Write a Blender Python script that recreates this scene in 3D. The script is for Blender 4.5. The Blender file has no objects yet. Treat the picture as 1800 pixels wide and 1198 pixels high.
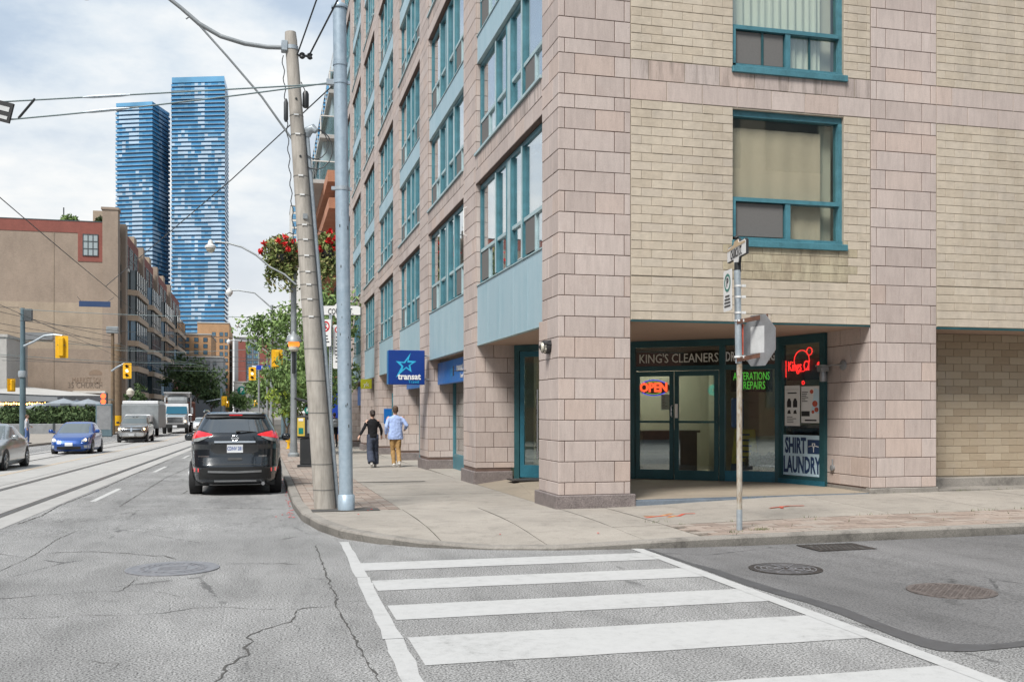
import bpy, bmesh, math, random
from mathutils import Vector, Matrix, Euler
rnd = random.Random(7)
sc = bpy.context.scene
R = math.radians

# ------------------------------------------------------------------ camera
YAW = math.atan2(438, 1750)
cam = bpy.data.cameras.new('camera')
cam.lens = 35.0; cam.sensor_width = 36.0; cam.sensor_fit = 'HORIZONTAL'
cam.shift_y = 122 / 1800.0
cam.clip_start = 0.1; cam.clip_end = 5000
camo = bpy.data.objects.new('camera', cam)
camo.location = (0, 0, 1.65)
camo.rotation_euler = (R(90), 0, -YAW)
sc.collection.objects.link(camo)
sc.camera = camo

# ------------------------------------------------------------------ world, sun, exposure
sc.view_settings.view_transform = 'Standard'
try: sc.view_settings.look = 'None'
except Exception: pass
sc.view_settings.exposure = 1.80
sc.view_settings.gamma = 1.0
sc.view_settings.use_curve_mapping = False
SUN_EL, SUN_AZ = R(52), R(222)          # azimuth clockwise from +Y; the sun stands behind the camera, to its left
w = bpy.data.worlds.new('World'); sc.world = w; w.use_nodes = True
nt = w.node_tree; nt.nodes.clear()
def wn(t, **k):
    n = nt.nodes.new(t)
    for a, b in k.items(): setattr(n, a, b)
    return n
wl = nt.links.new
out = wn('ShaderNodeOutputWorld'); bg = wn('ShaderNodeBackground')
sky = wn('ShaderNodeTexSky', sky_type='NISHITA', sun_disc=False, sun_elevation=SUN_EL, sun_rotation=SUN_AZ, air_density=1.0, dust_density=2.0)
tc = wn('ShaderNodeTexCoord'); sep = wn('ShaderNodeSeparateXYZ'); wl(tc.outputs['Generated'], sep.inputs[0])
def wmath(op, a, b=None, c=None):
    n = wn('ShaderNodeMath', operation=op)
    for i, v in enumerate((a, b, c)):
        if v is None: continue
        if isinstance(v, (int, float)): n.inputs[i].default_value = v
        else: wl(v, n.inputs[i])
    return n.outputs[0]
zc = wmath('MAXIMUM', sep.outputs[2], 0.0)
zd = wmath('ADD', zc, 0.22)
cx = wmath('DIVIDE', sep.outputs[0], zd); cy = wmath('DIVIDE', sep.outputs[1], zd)
comb = wn('ShaderNodeCombineXYZ'); wl(cx, comb.inputs[0]); wl(cy, comb.inputs[1])
def wnoise(scale, detail, rough, off):
    m = wn('ShaderNodeMapping'); m.inputs['Location'].default_value = off
    wl(comb.outputs[0], m.inputs[0])
    n = wn('ShaderNodeTexNoise'); n.inputs['Scale'].default_value = scale
    n.inputs['Detail'].default_value = detail; n.inputs['Roughness'].default_value = rough
    wl(m.outputs[0], n.inputs['Vector']); return n.outputs['Fac']
def wramp(f, *st):
    n = wn('ShaderNodeValToRGB'); e = n.color_ramp.elements
    while len(e) < len(st): e.new(0.5)
    for i, (p, c) in enumerate(st):
        e[i].position = p; e[i].color = (*c, 1) if len(c) == 3 else c
    wl(f, n.inputs[0]); return n.outputs[0]
def wmix(f, a, b):
    n = wn('ShaderNodeMix', data_type='RGBA')
    if isinstance(f, (int, float)): n.inputs[0].default_value = f
    else: wl(f, n.inputs[0])
    wl(a, n.inputs[6]); wl(b, n.inputs[7]); return n.outputs[2]
n1 = wnoise(1.15, 9, 0.55, (3.1, 1.7, 0)); n2 = wnoise(2.3, 8, 0.6, (7.3, 2.2, 0))
nn = wmath('ADD', wmath('MULTIPLY', n1, 0.68), wmath('MULTIPLY', n2, 0.32))
cloud = wramp(nn, (0.43, (2.8, 3.5, 4.4)), (0.50, (3.5, 4.15, 4.95)), (0.56, (4.8, 5.25, 5.65)), (0.64, (6.4, 6.4, 6.3)))
cover = wramp(n2, (0.30, (0.90,)*3), (0.62, (0.99,)*3))
mixed = wmix(cover, sky.outputs[0], cloud)
# the cloud deck thins to a bright veil near the horizon
hz = wramp(zc, (0.0, (0.85,)*3), (0.10, (0.6,)*3), (0.30, (0.0,)*3))
veil = wn('ShaderNodeRGB'); veil.outputs[0].default_value = (6.1, 6.0, 5.8, 1)
mixed = wmix(hz, mixed, veil.outputs[0])
wl(mixed, bg.inputs[0]); bg.inputs[1].default_value = 0.047
wl(bg.outputs[0], out.inputs[0])

sun = bpy.data.lights.new('sun', 'SUN'); sun.energy = 1.5; sun.angle = R(20); sun.color = (1.0, 0.965, 0.91)
suno = bpy.data.objects.new('sun', sun); sc.collection.objects.link(suno)
sd = Vector((math.sin(SUN_AZ) * math.cos(SUN_EL), math.cos(SUN_AZ) * math.cos(SUN_EL), math.sin(SUN_EL)))
suno.rotation_euler = sd.to_track_quat('Z', 'Y').to_euler()
suno.location = (-20, -30, 60)

# ------------------------------------------------------------------ helpers
COL = sc.collection
def tag(o, label=None, cat=None, group=None, kind=None):
    if label: o['label'] = label
    if cat: o['category'] = cat
    if group: o['group'] = group
    if kind: o['kind'] = kind
    return o
def empty(name, loc=(0, 0, 0), rz=0, label=None, cat=None, group=None):
    o = bpy.data.objects.new(name, None); COL.objects.link(o)
    o.location = loc; o.rotation_euler = (0, 0, rz); o.empty_display_size = 0.2
    return tag(o, label, cat, group)
def copy_tree(o, parent=None):
    c = o.copy(); COL.objects.link(c)
    if parent: c.parent = parent
    for ch in o.children: copy_tree(ch, c)
    return c
def lerp(a, b, t): return a + (b - a) * t
def smooth(t):
    t = max(0.0, min(1.0, t)); return t * t * (3 - 2 * t)

class MB:
    """collects faces and links them as one mesh object"""
    def __init__(s): s.v = []; s.f = []; s.m = []; s.T = None; s.mi = 0
    def add(s, pts):
        b = len(s.v)
        for p in pts:
            if s.T is not None: p = s.T @ Vector(p)
            s.v.append((p[0], p[1], p[2]))
        return b
    def face(s, pts, m=None):
        b = s.add(pts); s.f.append(tuple(range(b, b + len(pts)))); s.m.append(s.mi if m is None else m)
    def mesh(s, pts, faces, m=None):
        b = s.add(pts)
        for f in faces: s.f.append(tuple(b + i for i in f)); s.m.append(s.mi if m is None else m)
    def box(s, x0, y0, z0, x1, y1, z1, m=None, ch=0.0):
        if ch <= 0:
            s.mesh([(x0, y0, z0), (x1, y0, z0), (x1, y1, z0), (x0, y1, z0), (x0, y0, z1), (x1, y0, z1), (x1, y1, z1), (x0, y1, z1)],
                   [(0, 3, 2, 1), (4, 5, 6, 7), (0, 1, 5, 4), (1, 2, 6, 5), (2, 3, 7, 6), (3, 0, 4, 7)], m)
        else:   # chamfered box
            P = []; X = (x0, x1); Y = (y0, y1); Z = (z0, z1); idx = {}
            for i in (0, 1):
                for j in (0, 1):
                    for k in (0, 1):
                        sx, sy, sz = (1 if i == 0 else -1), (1 if j == 0 else -1), (1 if k == 0 else -1)
                        for a in range(3):
                            q = [X[i] + sx * ch, Y[j] + sy * ch, Z[k] + sz * ch]
                            q[a] = (X[i], Y[j], Z[k])[a]
                            idx[(i, j, k, a)] = len(P); P.append(tuple(q))
            F = []
            for a in range(3):
                o1, o2 = [t for t in range(3) if t != a]
                for e in (0, 1):
                    c = []
                    for (p, q) in ((0, 0), (1, 0), (1, 1), (0, 1)):
                        key = [0, 0, 0]; key[a] = e; key[o1] = p; key[o2] = q
                        c.append(idx[(key[0], key[1], key[2], a)])
                    flip = (e == 0) != (a == 1)
                    F.append(tuple(reversed(c)) if flip else tuple(c))
            for a in range(3):       # edges along axis a
                o1, o2 = [t for t in range(3) if t != a]
                for p in (0, 1):
                    for q in (0, 1):
                        k0 = [0, 0, 0]; k0[o1] = p; k0[o2] = q; k1 = list(k0); k1[a] = 1
                        F.append((idx[(*k0, o1)], idx[(*k1, o1)], idx[(*k1, o2)], idx[(*k0, o2)]))
            for i in (0, 1):
                for j in (0, 1):
                    for k in (0, 1): F.append(tuple(idx[(i, j, k, a)] for a in range(3)))
            s.mesh(P, F, m)
    def obox(s, c, u, v, w_, hu, hv, hw, m=None):
        """box round centre c with half sizes along the axes u, v, w_"""
        c = Vector(c); u = Vector(u) * hu; v = Vector(v) * hv; w_ = Vector(w_) * hw
        P = [c + a * u + b * v + d * w_ for d in (-1, 1) for (a, b) in ((-1, -1), (1, -1), (1, 1), (-1, 1))]
        s.mesh(P, [(0, 3, 2, 1), (4, 5, 6, 7), (0, 1, 5, 4), (1, 2, 6, 5), (2, 3, 7, 6), (3, 0, 4, 7)], m)
    def prism(s, poly, z0, z1, m=None):
        n = len(poly)
        s.mesh([(x, y, z0) for x, y in poly] + [(x, y, z1) for x, y in poly],
               [tuple(reversed(range(n))), tuple(range(n, 2 * n))] + [(i, (i + 1) % n, n + (i + 1) % n, n + i) for i in range(n)], m)
    def tube(s, pts, r, n=8, m=None, cap=True):
        pts = [Vector(p) for p in pts]; k = len(pts)
        rs = r if isinstance(r, (list, tuple)) else [r] * k
        P = []; prev = None
        for i, p in enumerate(pts):
            d = (pts[min(i + 1, k - 1)] - pts[max(i - 1, 0)])
            if d.length < 1e-9: d = Vector((0, 0, 1))
            d.normalize()
            if prev is None:
                a = Vector((0, 0, 1)) if abs(d.z) < 0.9 else Vector((1, 0, 0))
                u = d.cross(a).normalized()
            else:
                u = (prev - d * prev.dot(d))
                u = u.normalized() if u.length > 1e-6 else d.orthogonal().normalized()
            prev = u; v = d.cross(u)
            for j in range(n):
                t = 2 * math.pi * j / n
                P.append(p + (u * math.cos(t) + v * math.sin(t)) * rs[i])
        F = []
        for i in range(k - 1):
            for j in range(n):
                a = i * n + j; b = i * n + (j + 1) % n
                F.append((a, b, b + n, a + n))
        if cap: F.append(tuple(reversed(range(n)))); F.append(tuple(range((k - 1) * n, k * n)))
        s.mesh(P, F, m)
    def lathe(s, prof, c=(0, 0, 0), n=16, m=None, axis='z', cap=True):
        P = []
        for r, z in prof:
            for j in range(n):
                t = 2 * math.pi * j / n; a, b = r * math.cos(t), r * math.sin(t)
                if axis == 'z': q = (c[0] + a, c[1] + b, c[2] + z)
                elif axis == 'y': q = (c[0] + b, c[1] + z, c[2] + a)
                else: q = (c[0] + z, c[1] + a, c[2] + b)
                P.append(q)
        F = []
        for i in range(len(prof) - 1):
            for j in range(n):
                a = i * n + j; b = i * n + (j + 1) % n
                F.append((a, b, b + n, a + n))
        if cap:
            F.append(tuple(reversed(range(n)))); F.append(tuple(range((len(prof) - 1) * n, len(prof) * n)))
        s.mesh(P, F, m)
    def loft(s, rings, m=None, cap=True, closed=True):
        n = len(rings[0]); P = [p for r in rings for p in r]; F = []
        for i in range(len(rings) - 1):
            for j in range(n if closed else n - 1):
                a = i * n + j; b = i * n + (j + 1) % n
                F.append((a, b, b + n, a + n))
        if cap and closed: F.append(tuple(reversed(range(n)))); F.append(tuple(range((len(rings) - 1) * n, len(rings) * n)))
        s.mesh(P, F, m)
    def data(s, name, mats=(), sm=False):
        me = bpy.data.meshes.new(name); me.from_pydata(s.v, [], s.f)
        for mt in (mats if isinstance(mats, (list, tuple)) else [mats]): me.materials.append(mt)
        if len(s.f): me.polygons.foreach_set('material_index', s.m)
        if sm: me.polygons.foreach_set('use_smooth', [True] * len(s.f))
        me.update(); return me
    def build(s, name, mats=(), parent=None, sm=False, fix=True, angle=None):
        me = s.data(name, mats, sm)
        if fix and len(s.f) < 60000:
            b = bmesh.new(); b.from_mesh(me)
            bmesh.ops.remove_doubles(b, verts=b.verts, dist=1e-5)
            bmesh.ops.recalc_face_normals(b, faces=b.faces)
            if sm:
                lim = R(angle or 40)
                for e in b.edges:
                    if len(e.link_faces) == 2: e.smooth = e.calc_face_angle(0) < lim
                    else: e.smooth = False
            b.to_mesh(me); b.free()
        return link(name, me, parent)
def link(name, me, parent=None):
    o = bpy.data.objects.new(name, me); COL.objects.link(o)
    if parent: o.parent = parent
    return o
def subsurf(o, lv=2):
    md = o.modifiers.new('sub', 'SUBSURF'); md.levels = lv; md.render_levels = lv; return o
_font_cache = {}
def text_mesh(txt, size=1.0, ext=0.004, sx=1.0, bold=0.0):
    """lettering as a mesh in the XZ plane facing -Y, centred"""
    cu = bpy.data.curves.new('txt', 'FONT'); cu.body = txt; cu.size = size; cu.extrude = ext
    cu.align_x = 'CENTER'; cu.align_y = 'CENTER'; cu.resolution_u = 2; cu.offset = bold
    cu.fill_mode = 'BOTH'
    o = bpy.data.objects.new('txt', cu); COL.objects.link(o)
    me = bpy.data.meshes.new_from_object(o.evaluated_get(bpy.context.evaluated_depsgraph_get()))
    bpy.data.objects.remove(o); bpy.data.curves.remove(cu)
    me.transform(Matrix.Rotation(R(90), 4, 'X') @ Matrix.Scale(sx, 4, Vector((1, 0, 0))))
    return me
def text(name, txt, mat_, loc, size, rz=0, parent=None, ext=0.004, sx=1.0, bold=0.0, tilt=0):
    me = text_mesh(txt, size, ext, sx, bold); me.materials.clear(); me.materials.append(mat_)
    o = link(name, me, parent); o.location = loc; o.rotation_euler = (0, tilt, rz); return o

# ------------------------------------------------------------------ materials
M = {}
def lin(h):
    h = h.lstrip('#'); f = lambda c: c / 12.92 if c <= 0.04045 else ((c + 0.055) / 1.055) ** 2.4
    return tuple(f(int(h[i:i + 2], 16) / 255) for i in (0, 2, 4))
class NT:
    def __init__(s, name):
        s.mat = bpy.data.materials.new(name); s.mat.use_nodes = True
        s.t = s.mat.node_tree; s.n = s.t.nodes
        s.b = s.n['Principled BSDF']; s.o = s.n['Material Output']
        s.tc = None
    def new(s, t, **k):
        n = s.n.new(t)
        for a, b in k.items(): setattr(n, a, b)
        return n
    def l(s, a, b): s.t.links.new(a, b)
    def put(s, sock, v):
        if isinstance(v, (int, float)): sock.default_value = v
        elif isinstance(v, (tuple, list)): sock.default_value = (*v, 1) if len(v) == 3 and sock.type == 'RGBA' else v
        else: s.l(v, sock)
    def pos(s):
        g = s.new('ShaderNodeNewGeometry'); return g.outputs['Position']
    def obj(s):
        if not s.tc: s.tc = s.new('ShaderNodeTexCoord')
        return s.tc.outputs['Object']
    def mapping(s, v, sc_=(1, 1, 1), off=(0, 0, 0)):
        m = s.new('ShaderNodeMapping'); s.l(v, m.inputs[0]); m.inputs['Scale'].default_value = sc_; m.inputs['Location'].default_value = off
        return m.outputs[0]
    def noise(s, v, scale, detail=4, rough=0.55, dist=0.0):
        n = s.new('ShaderNodeTexNoise'); s.l(v, n.inputs['Vector']); n.inputs['Scale'].default_value = scale
        n.inputs['Detail'].default_value = detail; n.inputs['Roughness'].default_value = rough; n.inputs['Distortion'].default_value = dist
        return n.outputs['Fac']
    def voro(s, v, scale, feature='F1'):
        n = s.new('ShaderNodeTexVoronoi'); n.feature = feature; s.l(v, n.inputs['Vector']); n.inputs['Scale'].default_value = scale
        return n.outputs['Distance']
    def math(s, op, a, b=0.0, c=None, clamp=False):
        n = s.new('ShaderNodeMath', operation=op, use_clamp=clamp); s.put(n.inputs[0], a); s.put(n.inputs[1], b)
        if c is not None: s.put(n.inputs[2], c)
        return n.outputs[0]
    def ramp(s, f, *st):
        n = s.new('ShaderNodeValToRGB'); e = n.color_ramp.elements
        while len(e) < len(st): e.new(0.5)
        for i, (p, c) in enumerate(st):
            if isinstance(c, (int, float)): c = (c, c, c)
            e[i].position = p; e[i].color = (*c, 1)
        s.put(n.inputs[0], f); return n.outputs[0]
    def mix(s, f, a, b, mode='MIX'):
        n = s.new('ShaderNodeMix', data_type='RGBA', blend_type=mode); s.put(n.inputs[0], f); s.put(n.inputs[6], a); s.put(n.inputs[7], b)
        return n.outputs[2]
    def rand(s):
        oi = s.new('ShaderNodeObjectInfo'); g = s.new('ShaderNodeNewGeometry')
        return s.math('FRACT', s.math('ADD', s.math('MULTIPLY', oi.outputs['Random'], 7.13), g.outputs['Random Per Island']))
    def bump(s, h, strength=0.3, dist=0.01):
        n = s.new('ShaderNodeBump'); n.inputs['Strength'].default_value = strength; n.inputs['Distance'].default_value = dist
        s.l(h, n.inputs['Height']); s.l(n.outputs[0], s.b.inputs['Normal'])
    def done(s, color=None, rough=0.6, metal=0.0, spec=0.5, coat=0.0):
        if color is not None: s.put(s.b.inputs['Base Color'], color)
        s.put(s.b.inputs['Roughness'], rough); s.put(s.b.inputs['Metallic'], metal)
        s.b.inputs['Specular IOR Level'].default_value = spec; s.b.inputs['Coat Weight'].default_value = coat
        s.b.inputs['Coat Roughness'].default_value = 0.04
        return s.mat
def paint(name, c, rough=0.5, metal=0.0, var=0.12, scale=3.0, spec=0.5, coat=0.0, bump=0.0, space='obj', isl=0.0):
    """a plain surface with soft mottling and a little relief"""
    a = NT(name); v = a.obj() if space == 'obj' else a.pos()
    n = a.noise(v, scale, 6, 0.6); n2 = a.noise(v, scale * 9, 3, 0.6)
    k = a.math('ADD', a.math('MULTIPLY', n, 0.65), a.math('MULTIPLY', n2, 0.35))
    dk = tuple(x * (1 - var * 1.6) for x in c); lt = tuple(min(1, x * (1 + var)) for x in c)
    col = a.ramp(k, (0.3, dk), (0.7, lt))
    if isl:
        r = a.rand(); col = a.mix(1.0, col, a.ramp(r, (0, 1 - isl), (1, 1 + isl * 0.6)), 'MULTIPLY')
    rr = a.ramp(n, (0.3, max(0.02, rough - 0.08)), (0.7, min(1, rough + 0.08)))
    if bump: a.bump(n2, bump, 0.01)
    M[name] = a.done(col, rr, metal, spec, coat); return M[name]
def emit(name, c, strength, base=(0.02, 0.02, 0.02)):
    a = NT(name); a.b.inputs['Emission Color'].default_value = (*c, 1); a.b.inputs['Emission Strength'].default_value = strength
    M[name] = a.done(base, 0.4); return M[name]
def glass(name, tint, refl=0.25, rough=0.015, power=5.0, wav=0.007):
    """window pane: lets light through, reflects more at a slant"""
    a = NT(name); tr = a.new('ShaderNodeBsdfTransparent'); tr.inputs[0].default_value = (*tint, 1)
    gl = a.new('ShaderNodeBsdfGlossy'); gl.inputs['Roughness'].default_value = rough; gl.inputs[0].default_value = (0.95, 0.98, 1, 1)
    lw = a.new('ShaderNodeLayerWeight'); lw.inputs[0].default_value = 0.5
    f = a.math('ADD', a.math('MULTIPLY', a.math('POWER', lw.outputs['Facing'], power), 1.0 - refl), refl, clamp=True)
    nz = a.noise(a.obj(), 0.9, 2, 0.5); bp = a.new('ShaderNodeBump'); bp.inputs['Strength'].default_value = wav; bp.inputs['Distance'].default_value = 0.2
    a.l(nz, bp.inputs['Height']); a.l(bp.outputs[0], gl.inputs['Normal'])
    mx = a.new('ShaderNodeMixShader'); a.l(f, mx.inputs[0]); a.l(tr.outputs[0], mx.inputs[1]); a.l(gl.outputs[0], mx.inputs[2])
    a.l(mx.outputs[0], a.o.inputs[0]); M[name] = a.mat; return a.mat
# ------------------------------------------------------------------ ground materials
def asphalt(name, c0, speck, scale, patch=0.25, rough=0.85):
    a = NT(name); v = a.obj()
    f = a.noise(v, scale, 3, 0.6); f2 = a.noise(v, scale * 3.1, 2, 0.6)
    big = a.noise(v, 0.45, 5, 0.6); mid = a.noise(a.mapping(v, (1, 0.35, 1)), 2.4, 5, 0.65, 0.6)
    k = a.math('ADD', a.math('MULTIPLY', f, 0.65), a.math('MULTIPLY', f2, 0.35))
    col = a.ramp(k, (0.40, tuple(x * (1 - speck) for x in c0)), (0.485, tuple(x * 0.97 for x in c0)), (0.58, tuple(min(1, x * (1 + speck * 0.7)) for x in c0)))
    col = a.mix(1.0, col, a.ramp(big, (0.3, 1 - patch), (0.7, 1 + patch * 0.35)), 'MULTIPLY')
    col = a.mix(1.0, col, a.ramp(mid, (0.28, 0.80), (0.55, 1.03)), 'MULTIPLY')
    lane = a.noise(a.mapping(v, (0.9, 0.045, 1), (2, 0, 0)), 1.0, 3, 0.5); col = a.mix(1.0, col, a.ramp(lane, (0.36, 0.86), (0.62, 1.05)), 'MULTIPLY')
    oil = a.noise(a.mapping(v, (1, 1, 1), (9, 4, 0)), 1.3, 7, 0.75); col = a.mix(a.ramp(oil, (0.60, 0.0), (0.74, 0.45)), col, tuple(x * 0.5 for x in c0))
    vd = a.voro(a.mapping(v, (1, 0.7, 1)), 0.55, 'DISTANCE_TO_EDGE')
    wob = a.math('ADD', vd, a.math('MULTIPLY', a.math('SUBTRACT', a.noise(v, 3.0, 6, 0.7), 0.5), 0.10))
    crk = a.math('MULTIPLY', a.ramp(wob, (0.0, 1.0), (0.007, 0.0)), a.ramp(a.noise(v, 0.7, 2, 0.5), (0.5, 0.0), (0.62, 1.0)))
    col = a.mix(a.math('MULTIPLY', crk, 0.55), col, (0.03, 0.03, 0.03))
    h = a.math('ADD', k, a.math('MULTIPLY', crk, -1.0))
    a.bump(h, 0.55, 0.012)
    M[name] = a.done(col, rough, 0, 0.35); return M[name]
asphalt('asphalt', (0.262, 0.26, 0.256), 0.95, 66)
asphalt('asphalt_new', (0.165, 0.162, 0.162), 0.45, 56, 0.2)
paint('tar', (0.085, 0.086, 0.09), 0.55, var=0.15, scale=6, spec=0.3)
paint('crack', (0.095, 0.092, 0.088), 0.95, var=0.3, scale=20, spec=0.1)
def concrete(name, c, var=0.1, speck=0.12, rough=0.85, stain=0.12, isl=0.05):
    a = NT(name); v = a.obj()
    n = a.noise(v, 0.9, 6, 0.6); f = a.noise(v, 90, 3, 0.65); s = a.noise(a.mapping(v, (1, 1, 1), (4, 2, 1)), 3.3, 7, 0.7)
    col = a.ramp(n, (0.3, tuple(x * (1 - var) for x in c)), (0.7, tuple(min(1, x * (1 + var * 0.6)) for x in c)))
    col = a.mix(1.0, col, a.ramp(f, (0.35, 1 - speck), (0.65, 1 + speck * 0.5)), 'MULTIPLY')
    col = a.mix(1.0, col, a.ramp(s, (0.32, 1 - stain), (0.5, 1.0)), 'MULTIPLY')
    col = a.mix(1.0, col, a.ramp(a.rand(), (0, 1 - isl), (1, 1 + isl)), 'MULTIPLY')
    a.bump(f, 0.25, 0.006)
    M[name] = a.done(col, rough, 0, 0.3); return M[name]
concrete('walk', (0.335, 0.305, 0.268), 0.13, 0.22, stain=0.2)
concrete('walk_joint', (0.10, 0.09, 0.075), 0.2, 0.2)
concrete('kerb', (0.27, 0.25, 0.225), 0.2, 0.25, stain=0.4)
concrete('kerb_face', (0.155, 0.145, 0.13), 0.25, 0.35, stain=0.5)  # darker concrete for the front face of the kerb
concrete('trackbed', (0.40, 0.392, 0.378), 0.08, 0.12, stain=0.14)
concrete('recess_floor', (0.30, 0.255, 0.20), 0.1, 0.1)
a = NT('paver'); v = a.obj(); r = a.rand()
col = a.ramp(r, (0, (0.25, 0.20, 0.17)), (0.35, (0.31, 0.245, 0.205)), (0.7, (0.345, 0.285, 0.245)), (1, (0.315, 0.275, 0.24)))
col = a.mix(1.0, col, a.ramp(a.noise(v, 25, 5, 0.6), (0.3, 0.8), (0.7, 1.08)), 'MULTIPLY'); a.bump(a.noise(v, 60, 3, 0.6), 0.3, 0.006)
M['paver'] = a.done(col, 0.85, 0, 0.3)
a = NT('road_paint'); v = a.obj()
wear = a.noise(v, 9, 8, 0.72); fine = a.noise(v, 120, 3, 0.6); big = a.noise(v, 1.1, 3, 0.5)
k = a.math('ADD', a.math('MULTIPLY', wear, 0.5), a.math('ADD', a.math('MULTIPLY', fine, 0.25), a.math('MULTIPLY', big, 0.25)))
col = a.ramp(k, (0.36, (0.25, 0.25, 0.245)), (0.40, (0.36, 0.36, 0.355)), (0.49, (0.425, 0.425, 0.42)), (0.72, (0.475, 0.475, 0.47)))
a.bump(fine, 0.25, 0.006); M['road_paint'] = a.done(col, 0.7, 0, 0.3)
a = NT('road_paint_worn'); v = a.obj(); k = a.noise(v, 14, 8, 0.75)
M['road_paint_worn'] = a.done(a.ramp(k, (0.38, (0.30, 0.295, 0.29)), (0.5, (0.5, 0.5, 0.49))), 0.75)
a = NT('yellow_paint'); v = a.obj(); k = a.noise(v, 6, 8, 0.75)
M['yellow_paint'] = a.done(a.ramp(k, (0.4, (0.40, 0.38, 0.34)), (0.62, (0.50, 0.36, 0.22))), 0.75)
paint('rail', (0.17, 0.165, 0.16), 0.35, 0.8, var=0.3, scale=5)
paint('groove', (0.13, 0.125, 0.118), 0.9, var=0.2, scale=9)
paint('iron', (0.085, 0.078, 0.075), 0.55, 0.6, var=0.4, scale=14, bump=0.2)
paint('iron_light', (0.26, 0.26, 0.275), 0.5, 0.4, var=0.25, scale=14, bump=0.2)
paint('iron_rust', (0.17, 0.145, 0.135), 0.7, 0.4, var=0.4, scale=22, bump=0.3)
paint('soil', (0.11, 0.10, 0.085), 0.95, var=0.3, scale=0.3)

# ------------------------------------------------------------------ ground shape
def gz(X, Y):
    s = 0.0
    if Y > 14: s -= 0.0095 * (min(Y, 75) - 14)
    if X > 5.5: s += 0.008 * (min(X, 40) - 5.5)
    return s
def sz(X, Y):
    """top of the pavement"""
    z = gz(X, Y) + 0.13
    z -= 0.10 * math.exp(-(((X - 2.7) / 1.75) ** 2 + ((Y - 11.2) / 1.3) ** 2))
    z += 0.024 * max(0.0, min(3.8, Y - 11.1)) * smooth((X - 5.0) / 3.5) * (1 if Y < 30 else 0)
    return z
def clip(poly, ax, val, keep_less):
    o = []
    n = len(poly)
    for i in range(n):
        p, q = poly[i], poly[(i + 1) % n]
        a, b = p[ax] - val, q[ax] - val
        if keep_less: a, b = -a, -b
        if a >= 0: o.append(p)
        if (a >= 0) != (b >= 0):
            t = a / (a - b); o.append(tuple(p[k] + (q[k] - p[k]) * t for k in (0, 1)))
    return o
def clip_half(poly, p0, p1):
    """keeps what lies to the left of p0 -> p1"""
    o = []; n = len(poly); nx, ny = -(p1[1] - p0[1]), p1[0] - p0[0]
    for i in range(n):
        p, q = poly[i], poly[(i + 1) % n]
        a = (p[0] - p0[0]) * nx + (p[1] - p0[1]) * ny; b = (q[0] - p0[0]) * nx + (q[1] - p0[1]) * ny
        if a >= 0: o.append(p)
        if (a >= 0) != (b >= 0):
            t = a / (a - b); o.append((p[0] + (q[0] - p[0]) * t, p[1] + (q[1] - p[1]) * t))
    return o
def lay(mb, poly, off, m=None):
    """a flat sheet that follows the road, cut where the slope changes"""
    polys = [poly]
    for ax, val in ((0, 5.5), (0, 40), (1, 14), (1, 75)):
        nx = []
        for p in polys:
            for k in (True, False):
                c = clip(p, ax, val, k)
                if len(c) >= 3: nx.append(c)
        polys = nx
    for p in polys: mb.face([(x, y, gz(x, y) + off) for x, y in p], m)
def ribbon(mb, L, Rr, off):
    for i in range(len(L) - 1): lay(mb, [L[i], Rr[i], Rr[i + 1], L[i + 1]], off)

g = MB()
gx = [-700, -200, -70, 75, 200, 700]; gy = [-500, -120, -45, 130, 300, 900]
for i in range(5):
    for j in range(5):
        if i == 2 and j == 2: continue
        g.face([(gx[i], gy[j], -0.62), (gx[i + 1], gy[j], -0.62), (gx[i + 1], gy[j + 1], -0.62), (gx[i], gy[j + 1], -0.62)])
tag(g.build('ground', M['soil'], fix=False), 'dark ground that runs out under the far city', kind='structure')
g = MB(); lay(g, [(-70, -45), (75, -45), (75, 130), (-70, 130)], 0.0)
tag(g.build('road', M['asphalt'], fix=False), 'worn grey asphalt of the street and crossing', kind='structure')
# the street far beyond the slope
g = MB(); lay(g, [(-12.6, 130), (0.5, 130), (0.5, 420), (-12.6, 420)], 0.002)
tag(g.build('far_street', M['asphalt'], fix=False), 'asphalt of the far end of the street', kind='structure')
# smoother, newer asphalt of the side street
SEAM_L = [(4.40, 11.1), (4.41, 10.8), (4.43, 9.92), (4.43, 9.26), (4.42, 8.59), (4.47, 8.01), (4.53, 7.67), (4.53, 7.2), (4.50, 6.75), (4.47, 6.4), (4.46, 6.06), (4.5, 5.91), (4.7, 5.84), (4.96, 5.86), (5.16, 5.88), (6.5, 5.95), (9, 6.1), (14, 6.2), (30, 6.2)]
SEAM_R = [(4.46, 11.1), (4.47, 10.79), (4.50, 9.94), (4.57, 9.48), (4.58, 8.81), (4.62, 8.2), (4.67, 7.77), (4.70, 7.33), (4.66, 6.86), (4.64, 6.51), (4.66, 6.24), (4.74, 6.07), (4.9, 6.0), (5.07, 5.99), (5.27, 6.02), (6.5, 6.1), (9, 6.25), (14, 6.35), (30, 6.35)]
g = MB()
for i in range(len(SEAM_R) - 1):
    a_, b_ = SEAM_R[i], SEAM_R[i + 1]
    if i < 13: lay(g, [a_, b_, (30, b_[1]), (30, a_[1])] if abs(a_[1] - b_[1]) > 1e-6 else [a_, b_, (30, a_[1])], 0.002)
tag(g.build('side_street', M['asphalt_new'], fix=False), 'smooth darker asphalt of the side street', kind='structure')
g = MB(); ribbon(g, SEAM_L, SEAM_R, 0.005)
tag(g.build('tar_seam', M['tar'], fix=False), 'dark tar seam between old and new asphalt', kind='structure')
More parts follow.
